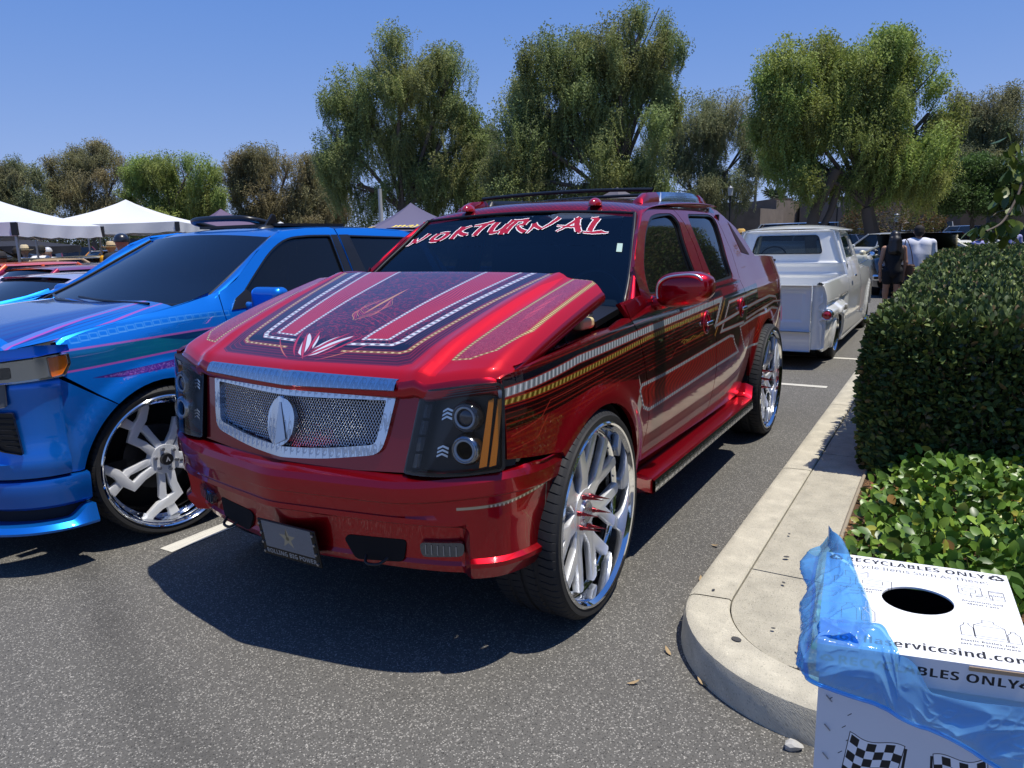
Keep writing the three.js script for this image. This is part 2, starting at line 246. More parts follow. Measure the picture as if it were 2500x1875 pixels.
// ---------- the red pickup ----------
// car frame: x = v (towards the kerb), y up, z = -u (u runs rearwards from the front axle)
const P3 = (u, v, y) => V3(v, y, -u);
const redTurn = -YAW;
function wheelTyre(R, r, w, pitch = 76) { // tyre with cut tread, axis along x, outer face at x = 0
  const prof = [[r - 0.012, -0.012], [r + 0.004, 0.001], [lerp(r, R, 0.35), 0.005], [lerp(r, R, 0.6), 0.0055], [R - 0.02, -0.003], [R - 0.007, -0.013], [R - 0.0015, -0.024]]; const i0 = prof.length - 2;
  for (const t of [0.10, 0.24, 0.26, 0.31, 0.33, 0.47, 0.475, 0.525, 0.53, 0.67, 0.69, 0.74, 0.76, 0.90]) prof.push([R, -w * t]);
  const i1 = prof.length; prof.push([R - 0.0015, -w + 0.024], [R - 0.007, -w + 0.013], [R - 0.02, -w + 0.003], [lerp(r, R, 0.5), -w - 0.005], [r, -w]);
  const rows = [], cols = [[0, 0], [0.03, 1], [0.13, 1], [0.16, 0]];
  for (let i = 0; i <= pitch; i++) for (const [fr, cut] of cols) {
    if (i === pitch && fr > 0) break;
    rows.push(prof.map(([q, x], j) => {
      const t = -x / w, mid = Math.abs(t - 0.5); let d = 0; const a = (i + fr - 0.9 * (0.5 - mid) * 1.6) / pitch * Math.PI * 2;
      if (j >= i0 && j <= i1 + 1) { if (cut && mid > 0.045 && mid < 0.49) d = j < i0 + 1 || j > i1 ? 0.003 : 0.007; if (j >= i0 + 2 && j < i1) { if (mid > 0.185 && mid < 0.245) d = 0.008; if (mid < 0.026) d = 0.008; } }
      return V3(x, (q - d) * Math.cos(a), (q - d) * Math.sin(a)); }));
  }
  return sheet(rows, { crease: 0.5 });
}
const ring = (pts, n = 96) => { const rows = []; for (let i = 0; i <= n; i++) { const a = i / n * Math.PI * 2; rows.push(pts.map(([r, x]) => V3(x, r * Math.cos(a), r * Math.sin(a)))); } return sheet(rows, { crease: 0.5 }); };
const plateX = (shape, depth, bevel = 0.004, curve = 10) => { const g = new THREE.ExtrudeGeometry(shape, { depth, bevelEnabled: bevel > 0, bevelThickness: bevel, bevelSize: bevel, bevelSegments: 2, curveSegments: curve }); g.rotateY(Math.PI / 2); return g; }; // shape (a, b) -> z = -a, y = b, extruded to +x
const shapeOf = (pts, holes = []) => { const s = new THREE.Shape(pts.map((p) => new THREE.Vector2(p[0], p[1]))); for (const h of holes) s.holes.push(new THREE.Path(h.map((p) => new THREE.Vector2(p[0], p[1])))); return s; };
const engraveTex = canvasTex(1024, 256, (x, w, h) => {
  x.fillStyle = '#dcdcdc'; x.fillRect(0, 0, w, h); x.lineCap = 'round';
  for (let k = -1; k < 27; k++) {
    const cx = k * 41 + 10, up = k % 2 ? 1 : -1;
    for (let s = 0; s < 4; s++) { x.strokeStyle = s % 2 ? '#ffffff' : '#6a6a6a'; x.lineWidth = 3.6 - s * 0.5; x.beginPath(); for (let t = 0; t <= 40; t++) { const a = t / 40 * 5.2 + s * 0.35, r = (62 - s * 8) * (1 - t / 50); const px = cx + r * Math.cos(a) * 0.62 + t * 0.5, py = h / 2 + up * (r * Math.sin(a) + 22); t ? x.lineTo(px, py) : x.moveTo(px, py); } x.stroke(); }
    x.strokeStyle = '#777'; x.lineWidth = 1.8; for (let s = 0; s < 10; s++) { x.beginPath(); x.moveTo(cx + s * 4, h / 2 + up * 30); x.quadraticCurveTo(cx + 22 + s * 3, h / 2 - up * 40, cx + 34 + s * 2, h / 2 - up * (100 - s * 8)); x.stroke(); }
  }
}, { srgb: false });
const engraved = phys(0.74, 0.77, 0.82, 0.2, { metalness: 1, bumpMap: engraveTex, bumpScale: 0.0005, map: engraveTex });
function redWheel(parent, label) { // forged wheel, axis x, outer lip at x = 0
  const w = new THREE.Group(); w.name = 'wheel'; parent.add(w); if (label) w.userData.label = label;
  mesh('tyre', wheelTyre(0.4405, 0.385, 0.30), M.rubber, w);
  // chrome lip, deep barrel and inner barrel
  mesh('rim', [ring([[0.388, -0.012], [0.392, 0.004], [0.386, 0.009], [0.378, 0.006], [0.372, -0.004], [0.366, -0.012], [0.3645, -0.075], [0.356, -0.082], [0.338, -0.086], [0.336, -0.094], [0.336, -0.12]]), ring([[0.34, -0.088], [0.345, -0.28]])], M.chrome, w);
  const face = []; const n = 7;
  const spoke = (k) => { // a spoke that forks towards the rim
    const pts = [[-0.036, 0.085], [-0.026, 0.16], [-0.058, 0.235], [-0.098, 0.325], [-0.062, 0.3345], [-0.026, 0.26], [0, 0.205], [0.026, 0.26], [0.062, 0.3345], [0.098, 0.325], [0.058, 0.235], [0.026, 0.16], [0.036, 0.085]];
    const g = plateX(shapeOf(round(pts.map((p) => [...p, 0.012]), 3)), 0.022, 0.006, 4);
    const p = g.attributes.position; for (let i = 0; i < p.count; i++) { const r = Math.hypot(p.getY(i), p.getZ(i)); p.setX(i, p.getX(i) - 0.085 - 0.03 * Math.pow(1 - clamp(r / 0.34), 1.5) ); }
    g.computeVertexNormals(); return toCreasedNormals(g.rotateX(k * 2 * Math.PI / n), 0.5);
  };
  for (let k = 0; k < n; k++) mesh('spoke', spoke(k), M.alu, w);
  const hub = new THREE.CylinderGeometry(0.098, 0.104, 0.04, 48); hub.rotateZ(-Math.PI / 2).translate(-0.092, 0, 0);
  mesh('hub', [hub, ring([[0.04, -0.07], [0.05, -0.064], [0.056, -0.072]], 40)], M.alu, w);
  const cap = new THREE.CylinderGeometry(0.044, 0.048, 0.016, 40); cap.rotateZ(-Math.PI / 2).translate(-0.066, 0, 0); mesh('hub_cap', cap, engraved, w);
  const lugMat = phys(0.32, 0.012, 0.02, 0.12, { metalness: 0.9, clearcoat: 1 });
  for (let k = 0; k < 6; k++) { const a = k * Math.PI / 3 + 0.3, y = 0.074 * Math.cos(a), z = 0.074 * Math.sin(a); const c1 = new THREE.CylinderGeometry(0.0004, 0.0095, 0.088, 12); c1.rotateZ(-Math.PI / 2).translate(-0.022, y, z); const c0 = new THREE.CylinderGeometry(0.0115, 0.0125, 0.016, 6); c0.rotateZ(-Math.PI / 2).translate(-0.066, y, z); mesh('spike_nut', [c1, c0], lugMat, w); }
  const bolts = []; for (let k = 0; k < 40; k++) { const a = k / 40 * Math.PI * 2; const b = new THREE.CylinderGeometry(0.0038, 0.0042, 0.006, 6); b.rotateZ(-Math.PI / 2).translate(-0.0825, 0.3475 * Math.cos(a), 0.3475 * Math.sin(a)); bolts.push(b); }
  mesh('rim_bolt', bolts, M.steel, w).userData.kind = 'stuff';
  const disc = new THREE.CylinderGeometry(0.19, 0.19, 0.02, 48); disc.rotateZ(Math.PI / 2).translate(-0.19, 0, 0); mesh('brake_disc', [disc, box(0.06, 0.16, 0.1, -0.19, 0.1, 0.14, 0.01)], std(0.03, 0.03, 0.032, 0.5, { metalness: 0.6 }), w);
  const backer = new THREE.CylinderGeometry(0.335, 0.335, 0.004, 48); backer.rotateZ(Math.PI / 2).translate(-0.285, 0, 0); mesh('wheel_back', backer, M.dark, w);
  return w;
}
const redTruck = thing('custom_pickup_truck', 'candy red custom pickup with striped hood propped open and NOKTURNAL windshield banner', 'pickup truck', O, redTurn);
{
  const T = redTruck;
  // ---- body side surface
  const tw = [[-0.66, 0.872], [-0.60, 0.893], [-0.45, 0.932], [-0.2, 0.95], [0.5, 0.955], [1.5, 0.957], [2.4, 0.95], [3, 0.925], [3.6, 0.905], [4.1, 0.875], [4.35, 0.83], [4.5, 0.77]];
  const SV = (u, y) => {
    let b = table(tw, u); const t = Math.min(y, 1.2) - 0.88; b -= (t > 0 ? 0.26 : 0.27) * t * t;
    if (y > 1.2) { const d = y - 1.2; b -= 0.40 * d + 0.12 * Math.max(0, y - 1.66) + 0.9 * Math.pow(Math.max(0, y - 1.70), 1.6); }
    for (const [c, r0, r1] of [[0.05, 0.565, 0.465], [3.3, 0.59, 0.49]]) { const d = Math.hypot(u - c, y - 0.45); b += 0.02 * smooth(r0, r1, d); }
    return b;
  };
  const side = (u, y) => P3(u, SV(u, y), y);
  const uvS = (u, y) => [(u + 0.7) / 5.3, (y - 0.38) / 1.16];
  // ---- painted graphics of the flank
  const SW = 2048, SH = 448;
  const sideDraw = (x, mode) => {
    const px = (u) => (u + 0.7) / 5.3 * SW, py = (y) => SH - (y - 0.38) / 1.16 * SH;
    const poly = (pts, fill) => { x.fillStyle = fill; x.beginPath(); pts.forEach((p, i) => i ? x.lineTo(px(p[0]), py(p[1])) : x.moveTo(px(p[0]), py(p[1]))); x.closePath(); x.fill(); };
    const strip = (pts, w, kind) => { // leaf stripe with turned segments
      const c = mode === 'c'; x.lineJoin = 'miter'; x.lineCap = 'butt';
      const go = () => { x.beginPath(); pts.forEach((p, i) => i ? x.lineTo(px(p[0]), py(p[1])) : x.moveTo(px(p[0]), py(p[1]))); x.stroke(); };
      if (!c) { x.strokeStyle = kind === 'pin' ? '#404040' : '#d8d8d8'; x.lineWidth = w; go(); return; }
      if (kind === 'pin') { x.strokeStyle = '#8e1a14'; x.lineWidth = w; go(); return; }
      x.strokeStyle = '#9c1f18'; x.lineWidth = w + 3.5; go(); x.strokeStyle = kind === 'gold' ? '#8d7128' : '#9fa3a8'; x.lineWidth = w; go();
      let run = 0; for (let i = 0; i + 1 < pts.length; i++) { const a = [px(pts[i][0]), py(pts[i][1])], b = [px(pts[i + 1][0]), py(pts[i + 1][1])], L = Math.hypot(b[0] - a[0], b[1] - a[1]), dx = (b[0] - a[0]) / L, dy = (b[1] - a[1]) / L; for (let s = 0; s < L; s += 5.5) { const n2 = Math.floor(run++), nx = -dy, ny = dx, q = w * 0.46; x.lineWidth = 2.6; x.strokeStyle = kind === 'gold' ? (n2 % 2 ? '#4f3d12' : '#d3b763') : (n2 % 2 ? '#e4e7ea' : '#6d747c'); x.beginPath(); x.moveTo(a[0] + dx * (s - 2) + nx * q, a[1] + dy * (s - 2) + ny * q); x.lineTo(a[0] + dx * (s + 2) - nx * q, a[1] + dy * (s + 2) - ny * q); x.stroke(); } }
    };
    const G = (c, r) => (mode === 'c' ? c : r);
    x.fillStyle = G('#7d0816', '#5a5a5a'); x.fillRect(0, 0, SW, SH);
    // dark band along the flank behind the stripes
    const grad = x.createLinearGradient(0, py(1.17), 0, py(0.72)); if (mode === 'c') { grad.addColorStop(0, '#1c060b'); grad.addColorStop(0.35, '#22050a'); grad.addColorStop(0.75, '#3a060d'); grad.addColorStop(1, '#6d0814'); } else { grad.addColorStop(0, '#303030'); grad.addColorStop(1, '#555'); }
    poly([[-0.6, 1.135], [0.69, 1.215], [2.0, 1.24], [2.0, 0.74], [0.55, 0.74], [0.5, 0.93], [-0.1, 1.0], [-0.6, 0.96]], mode === 'c' ? '#4d0710' : '#505050');
    poly([[-0.6, 1.075], [0.69, 1.14], [1.96, 1.175], [3.3, 1.2], [4.5, 1.2], [4.5, 0.98], [3.6, 0.94], [2.4, 0.96], [2.3, 0.75], [0.56, 0.72], [0.5, 0.93], [0.1, 1.0], [-0.6, 0.93]], grad);
    poly([[-0.6, 1.110], [-0.6, 1.088], [0.7, 1.172], [1.95, 1.213], [1.95, 1.232], [0.68, 1.222], [-0.228, 1.145]], G('#12101f', '#383838'));
    poly([[2.0, 1.2], [4.4, 1.24], [4.4, 1.19], [3.0, 1.17], [2.08, 1.165]], G('#16121f', '#383838'));
    for (let k = 0; k < 8; k++) strip([[-0.6, 1.012 - k * 0.019], [0.0, 1.045 - k * 0.015], [0.62, 1.075 - k * 0.017], [1.7, 1.115 - k * 0.02]], k % 3 ? 1.1 : 2.2, 'pin');
    for (let k = 0; k < 5; k++) strip([[-0.6, 0.90 - k * 0.026], [-0.33, 0.925 - k * 0.03]], 3.2 - k * 0.5, 'pin');
    strip([[-0.6, 1.13], [0.69, 1.196], [1.3, 1.215]], 1.6, 'pin');
    // rear body panel and cream wedge
    poly([[3.055, 1.237], [4.24, 1.25], [4.22, 1.11], [3.99, 1.076], [3.05, 1.104]], G('#8a3328', '#606060'));
    poly([[0.484, 0.957], [0.518, 0.89], [0.549, 0.835], [0.506, 0.753], [0.469, 0.809], [0.505, 0.878]], G('#c9c1b4', '#606060'));
    // woodgrain panels
    const clipTo = (pts, fn) => { x.save(); x.beginPath(); pts.forEach((p, i) => i ? x.lineTo(px(p[0]), py(p[1])) : x.moveTo(px(p[0]), py(p[1]))); x.closePath(); x.clip(); fn(); x.restore(); };
    const P1 = [[0.528, 0.895], [0.83, 0.897], [2.1, 0.936], [2.187, 0.923], [2.23, 0.869], [2.345, 0.799], [1.786, 0.79], [0.63, 0.757], [0.556, 0.784], [0.5, 0.875]];
    const P2 = [[2.368, 0.968], [2.803, 0.976], [3.601, 0.985], [3.9, 0.95], [3.7, 0.9], [3.224, 0.9], [3.0, 0.775], [2.604, 0.784], [2.53, 0.802], [2.434, 0.89]];
    for (const Q of [P1, P2]) { poly(Q, G('#8f1110', '#585858')); if (mode === 'c') clipTo(Q, () => { for (let k = -3; k < 90; k++) { x.strokeStyle = k % 2 ? 'rgba(200,48,26,0.75)' : 'rgba(70,4,8,0.7)'; x.lineWidth = 2.2; x.beginPath(); for (let t = 0; t <= 24; t++) { const u = Q[0][0] + k * 0.03 + t * 0.012 + 0.05 * Math.sin(t * 0.42 + k * 0.12), y = 0.74 + t * 0.0105; t ? x.lineTo(px(u), py(y)) : x.moveTo(px(u), py(y)); } x.stroke(); } }); strip([...Q, Q[0], Q[1]], 6.5, 'silver'); }
    // leaf stripes
    strip([[-0.62, 1.063], [-0.115, 1.115], [0.682, 1.146], [1.662, 1.175], [1.945, 1.184], [1.752, 1.03]], 11.5, 'silver');
    strip([[-0.62, 1.032], [0.672, 1.108], [1.85, 1.142]], 7, 'gold');
    strip([[2.011, 1.165], [1.736, 0.978]], 6, 'gold');
    strip([[3.04, 1.163], [2.119, 1.151], [1.885, 0.99], [2.485, 0.985]], 7, 'silver');
    strip([[1.78, 1.038], [2.36, 1.066]], 7, 'silver'); strip([[2.55, 1.075], [3.5, 1.09], [3.79, 1.06], [3.9, 0.99]], 7, 'silver');
    strip([[2.6, 1.03], [3.9, 1.05], [4.3, 1.12]], 2, 'pin'); strip([[2.56, 1.0], [3.7, 1.03], [4.4, 0.98]], 5, 'silver');
    for (let k = 0; k < 3; k++) strip([[2.1, 1.14 - k * 0.024], [2.38, 1.148 - k * 0.024]], 1.5, 'pin');
    // scroll brushwork on the door and fender outlines
    if (mode === 'c') { x.strokeStyle = '#c9a23c'; x.lineWidth = 1.4; for (let k = 0; k < 16; k++) { const u = 1.1 + k * 0.026; x.beginPath(); x.moveTo(px(u), py(1.02 + 0.01 * Math.sin(k))); x.bezierCurveTo(px(u + 0.03), py(1.045), px(u + 0.05), py(0.99), px(u + 0.03 + 0.03 * hash(k, 1)), py(1.018)); x.stroke(); }
      x.strokeStyle = '#b8352a'; x.lineWidth = 1.5; for (const L of [[[0.62, 0.95], [0.95, 0.965], [1.02, 1.0], [1.6, 1.02]], [[-0.58, 0.91], [-0.42, 0.95], [-0.36, 1.0], [0.1, 1.03]], [[-0.58, 0.86], [-0.45, 0.88], [-0.38, 0.95]]]) { x.beginPath(); L.forEach((p, i) => i ? x.lineTo(px(p[0]), py(p[1])) : x.moveTo(px(p[0]), py(p[1]))); x.stroke(); } }
    // sail panel banding
    if (mode === 'c') { strip([[2.42, 1.5], [2.6, 1.3], [2.7, 1.2]], 2, 'pin'); }
  };
  const sideMap = canvasTex(SW, SH, (x) => sideDraw(x, 'c'), { clamp: true });
  const redBase = { metalness: 0.5, roughness: 0.38 };
  const sideMat = phys(1, 1, 1, 0.34, { map: sideMap, metalness: 0.45, specularIntensity: 0.2, clearcoat: 1, clearcoatRoughness: 0.012 });
  const red = paint(0.40, 0.003, 0.012, 0.85, 0.38), redDeep = paint(0.24, 0.002, 0.009, 0.85, 0.34);
  // ---- flank panels (kerb side, mirrored to the far side)
  const arc = (c, yc, r, a0, a1, n = 18) => { const o = []; for (let k = 0; k <= n; k++) { const a = lerp(a0, a1, k / n) * D2R; o.push([c + r * Math.cos(a), yc + r * Math.sin(a)]); } return o; };
  const doorF = [[0.56, 0.50], [0.605, 0.56], [0.632, 0.65], [0.642, 0.72], [0.605, 0.863], [0.575, 0.974], [0.54, 1.081], [0.51, 1.16], [0.45, 1.22], [0.40, 1.29]];
  const fender = [[-0.605, 1.118], [-0.60, 0.832], [-0.42, 0.806], [-0.305, 0.79], ...arc(0.05, 0.45, 0.45, 138, 10), [0.5, 0.42], [0.55, 0.42], ...doorF.map(([a, b]) => [a - 0.006, b]).slice(0, 9), [0.36, 1.225], [0.2, 1.20], [-0.1, 1.178], [-0.35, 1.16], [-0.57, 1.128]];
  const bCut = [[1.70, 0.47], [1.755, 0.55], [1.79, 0.68], [1.80, 0.78], [1.775, 0.872], [1.765, 0.98], [1.765, 1.2], [1.77, 1.37], [1.785, 1.515], [1.745, 1.653], [1.70, 1.706], [1.66, 1.745]];
  const cCut = [[2.60, 0.455], [2.72, 0.66], [2.76, 0.76], [2.70, 0.83], [2.665, 0.92], [2.655, 0.97], [2.64, 1.1], [2.56, 1.256], [2.585, 1.35], [2.615, 1.463], [2.57, 1.62], [2.52, 1.70], [2.43, 1.752]];
  const frameF = [[0.40, 1.29], [0.66, 1.305], [0.70, 1.42], [0.93, 1.60], [1.09, 1.69], [1.25, 1.735], [1.42, 1.745]];
  const winF = round([[0.787, 1.30, 0.03], [0.822, 1.419, 0.1], [1.03, 1.60, 0.1], [1.19, 1.685, 0.06], [1.33, 1.706, 0.08], [1.60, 1.712, 0.06], [1.665, 1.66, 0.05], [1.625, 1.567, 0.1], [1.61, 1.433, 0.1], [1.62, 1.285, 0.04]], 4);
  const winR = round([[1.90, 1.285, 0.03], [1.885, 1.42, 0.1], [1.865, 1.56, 0.1], [1.86, 1.712, 0.07], [2.40, 1.72, 0.09], [2.50, 1.69, 0.06], [2.475, 1.55, 0.1], [2.41, 1.41, 0.1], [2.40, 1.295, 0.04]], 4);
  const front = [...doorF, ...frameF.slice(1), ...[...bCut].reverse().map(([a, b]) => [a - 0.004, b])];
  const rear = [...bCut.map(([a, b]) => [a + 0.004, b]), ...[...cCut].reverse().map(([a, b]) => [a - 0.004, b])];
  const quarter = [...cCut.map(([a, b]) => [a + 0.004, b]).filter((p) => p[1] > 0.7), [2.55, 1.775], [2.707, 1.752], [2.857, 1.69], [3.04, 1.632], [3.206, 1.533], [3.317, 1.44], [3.36, 1.412], [3.762, 1.402], [4.30, 1.375], [4.40, 1.335], [4.42, 1.25], [4.46, 1.18], [4.47, 1.03], [4.46, 0.80], [4.40, 0.62], [3.80, 0.55], ...arc(3.3, 0.45, 0.475, 8, 155), [2.80, 0.55]];
  const opt = { cell: 0.022, skirt: 0.022, uv: uvS };
  const bothSides = (name, parent, geo, mat, label) => { const a = mesh(name, geo, mat, parent, label); const b = mesh(name, mirrorX(geo), mat, parent); return [a, b]; };
  bothSides('fender', T, patch(fender, side, opt), sideMat, 'fender with silver leaf and gold leaf stripes');
  const doors = [bothSides('front_door', T, patch(front, side, { ...opt, hole: winF }), sideMat), bothSides('rear_door', T, patch(rear, side, { ...opt, hole: winR }), sideMat)];
  bothSides('bed_side', T, patch(quarter, side, opt), sideMat);
  const inset = (d) => (u, y) => P3(u, SV(u, y) - d, y);
  const grow = (pts, d) => { const cx = pts.reduce((s, p) => s + p[0], 0) / pts.length, cy = pts.reduce((s, p) => s + p[1], 0) / pts.length; return pts.map(([a, b]) => { const l = Math.hypot(a - cx, b - cy); return [a + (a - cx) * d / l, b + (b - cy) * d / l]; }); };
  [[doors[0], winF], [doors[1], winR]].forEach(([pair, wn]) => {
    for (const s of [0, 1]) { const fix = (g) => (s ? mirrorX(g) : g);
      mesh('window', fix(patch(grow(wn, 0.008), inset(0.02), { cell: 0.05 })), M.glassDark, pair[s]);
      mesh('window_seal', fix(patch(grow(wn, 0.002), inset(0.004), { cell: 0.05, hole: grow(wn, -0.018), skirt: 0.012 })), M.trim, pair[s]); }
  });
  // door handles: oval red cups with a chrome lever
  for (const [i, u, y] of [[0, 1.568, 1.080], [1, 2.428, 1.091]]) for (const s of [0, 1]) {
    const v = SV(u, y), fix = (g) => (s ? mirrorX(g) : g);
    const cup = new THREE.TorusGeometry(0.05, 0.011, 12, 32).rotateY(Math.PI / 2).scale(1, 1.15, 1.05).translate(v + 0.002, y, -u), bowl = new THREE.SphereGeometry(0.046, 20, 12).scale(0.15, 1.1, 1).translate(v - 0.002, y, -u);
    const h = mesh('door_handle', fix(join([cup, bowl])), red, doors[i][s]);
    mesh('lever', fix(new RoundedBoxGeometry(0.02, 0.026, 0.105, 3, 0.009).translate(v + 0.02, y - 0.004, -u - 0.01)), M.chrome, h);
  }
  // window sill moulding
  bothSides('belt_moulding', T, join([patch([[0.70, 1.268], [1.755, 1.268], [1.755, 1.283], [0.70, 1.283]], (u, y) => P3(u, SV(u, y) + 0.012, y), { cell: 0.05, skirt: 0.014 }), patch([[1.78, 1.268], [2.54, 1.272], [2.53, 1.287], [1.78, 1.283]], (u, y) => P3(u, SV(u, y) + 0.012, y), { cell: 0.05, skirt: 0.014 })]), red);
  // dark recess between the sail panel and the bed rail
  bothSides('sail_recess', T, patch([[2.84, 1.68], [3.17, 1.425], [2.93, 1.45]], (u, y) => P3(u, SV(u, y) + 0.003, y), { cell: 0.05 }), std(0.03, 0.006, 0.008, 0.4));
  // ---- cab: pillars, roof, glass
  const WE = [[0.55, 0.855, 1.265], [0.664, 0.83, 1.359], [0.80, 0.79, 1.467], [0.914, 0.752, 1.553], [1.03, 0.715, 1.645], [1.10, 0.69, 1.70]];
  const pil = WE.map(([u, v, y], i) => { const y2 = y + [0.03, 0.03, 0.032, 0.035, 0.035, 0.032][i], fu = table([[1.29, 0.56], [1.31, 0.665], [1.42, 0.705], [1.60, 0.935], [1.69, 1.095], [1.735, 1.25]], y2), B = P3(fu, SV(fu, y2), y2), A = P3(u, v, y), mid = A.clone().lerp(B, 0.45).add(V3(0.006, 0.016, 0.012)); const r = []; for (let k = 0; k <= 8; k++) { const t = k / 8; r.push(A.clone().multiplyScalar((1 - t) ** 2).addScaledVector(mid, 2 * t * (1 - t)).addScaledVector(B, t * t)); } return r; });
  bothSides('windshield_pillar', T, sheet(pil), red);
  const roofY = (u, v) => table([[1.09, 1.722], [1.13, 1.757], [1.2, 1.782], [1.35, 1.803], [1.7, 1.825], [2.2, 1.838], [2.5, 1.832], [2.58, 1.822]], u) - 0.05 * Math.pow(Math.abs(v) / 0.7, 2.6);
  const roofMap = canvasTex(1024, 1024, (x, w, h) => {
    x.fillStyle = '#2b0f23'; x.fillRect(0, 0, w, h); x.lineWidth = 3;
    for (let r = 0; r < 64; r++) for (let c = 0; c < 48; c++) { const X = (c + (r % 2) * 0.5) * 22, Y = h - r * 17, f = 1 - r / 64; if (f < 0.1) continue; x.strokeStyle = `rgba(${150 + 70 * f * hash(r, c)},${24 + 14 * hash(c, r)},${44},${Math.min(1, f * 1.1)})`; x.lineWidth = 2 + 3.5 * f * hash(c, r + 3); x.beginPath(); x.arc(X, Y, 11, 0.1, Math.PI - 0.1); x.stroke(); }
    const g = x.createLinearGradient(0, h, 0, h * 0.86); g.addColorStop(0, 'rgba(160,12,30,0.9)'); g.addColorStop(1, 'rgba(160,12,30,0)'); x.fillStyle = g; x.fillRect(0, h * 0.84, w, h * 0.16);
  }, { clamp: true });
  const roofMat = phys(1, 1, 1, 0.36, { map: roofMap, metalness: 0.4, specularIntensity: 0.2, clearcoat: 1, clearcoatRoughness: 0.03 });
  const roofRows = []; for (let i = 0; i <= 30; i++) { const u0 = lerp(1.095, 2.58, Math.pow(i / 30, 1.3)); const r = []; for (let j = 0; j <= 28; j++) { const v = lerp(-0.705, 0.705, j / 28), u = u0 + (i < 12 ? (1 - i / 12) : 0) * 0.05 * (1 - (v / 0.705) ** 2); r.push(P3(u, v, roofY(u0, v))); } roofRows.push(r); }
  mesh('roof', sheet(roofRows, { uv: (p, i, j) => [j / 28, 1 - i / 30] ? [j / 28, i / 30] : 0 }), roofMat, T);
  // side rails between the roof skin and the door tops
  const railRows = []; for (let i = 0; i <= 24; i++) { const u = lerp(1.10, 2.56, i / 24), yb = table([[1.10, 1.70], [1.25, 1.737], [1.42, 1.748], [1.7, 1.75], [2.43, 1.755], [2.56, 1.775]], u), A = P3(u, SV(u, yb), yb), C = P3(u, 0.705, roofY(u, 0.705)), mid = P3(u, Math.max(A.x, 0.73), C.y - 0.006); const r = []; for (let k = 0; k <= 8; k++) { const t = k / 8; r.push(A.clone().multiplyScalar((1 - t) ** 2).addScaledVector(mid, 2 * t * (1 - t)).addScaledVector(C, t * t)); } railRows.push(r); }
  bothSides('roof_rail', T, sheet(railRows), red);
  // windshield: a gently bowed pane in a black surround, with the banner lettering on it
  const wsP = (t, s, off = 0) => { // t along the slope 0..1, s across -1..1
    const u0 = table(WE.map((q) => [q[2], q[0]]), lerp(1.265, 1.70, t)), v0 = table(WE.map((q) => [q[2], q[1]]), lerp(1.265, 1.70, t)), y0 = lerp(1.265, 1.70, t); const b = 1 - s * s;
    return P3(u0 + b * (0.045 - 0.03) - off * 0.61, v0 * s, y0 + b * 0.028 * (0.4 + t * 0.6) + off * 0.79).add(V3(0, 0, b * 0.0)); };
  const pane = (t0, t1, s0, s1, off, nt, ns, flip) => { const rows = []; for (let i = 0; i <= nt; i++) { const r = []; for (let j = 0; j <= ns; j++) r.push(wsP(lerp(t0, t1, i / nt), lerp(s0, s1, j / ns), off)); rows.push(r); } return sheet(rows, { flip }); };
  mesh('windshield', pane(-0.05, 1.0, -1, 1, 0, 12, 24), M.glassShield, T);
  { const seal = []; for (const s of [-1, 1]) { const pts = []; for (let k = 0; k <= 12; k++) pts.push(wsP(k / 12 * 1.04 - 0.04, s * 0.995, 0.004)); seal.push(tube(pts, 0.011, 40, 6)); } const top = []; for (let k = 0; k <= 20; k++) top.push(wsP(1.0, lerp(-1, 1, k / 20), 0.006)); seal.push(tube(top, 0.009, 40, 6)); mesh('windshield_seal', seal, M.trim, T); }
  const bannerTex = canvasTex(2048, 512, (x, w, h) => {
    x.clearRect(0, 0, w, h); x.lineJoin = 'round'; x.lineCap = 'round';
    // brush letters: each a list of strokes [x0, y0, x1, y1, w0, w1] in a 0..100 box
    const L = {
      N: [[4, 98, 14, 40, 3, 11], [14, 38, 44, 72, 13, 10], [44, 74, 88, 2, 5, 13]], O: [[22, 30, 6, 82, 13, 14], [6, 84, 56, 92, 15, 11], [56, 92, 86, 34, 14, 15], [86, 30, 24, 28, 12, 5]],
      K: [[40, 8, 20, 98, 15, 13], [90, 4, 34, 44, 5, 13], [36, 46, 92, 72, 11, 15], [92, 72, 104, 66, 10, 2]], T: [[6, 22, 100, 2, 6, 15], [70, 12, 44, 96, 14, 15], [44, 96, 34, 100, 8, 3]],
      U: [[18, 12, 10, 78, 15, 15], [10, 80, 50, 76, 15, 9], [50, 76, 98, 2, 6, 13], [84, 26, 76, 96, 14, 14]], R: [[30, 18, 4, 98, 12, 14], [8, 14, 84, 14, 5, 14], [84, 16, 74, 46, 15, 12], [74, 46, 40, 52, 12, 4], [44, 54, 98, 92, 8, 15]],
      A: [[8, 92, 80, 4, 4, 13], [70, 6, 90, 92, 14, 15], [2, 56, 92, 60, 4, 10], [90, 92, 100, 96, 10, 3]], L: [[30, 4, 66, 6, 4, 15], [64, 6, 40, 82, 15, 14], [10, 88, 96, 84, 6, 14], [96, 84, 128, 86, 10, 2]],
    };
    const word = [['N', 30, 230, 150, 215], ['O', 240, 196, 170, 200], ['K', 432, 146, 170, 225], ['T', 600, 112, 200, 225], ['U', 812, 96, 190, 245], ['R', 985, 70, 200, 250], ['N', 1190, 70, 300, 260], ['A', 1455, 66, 250, 255], ['L', 1700, 70, 190, 270]];
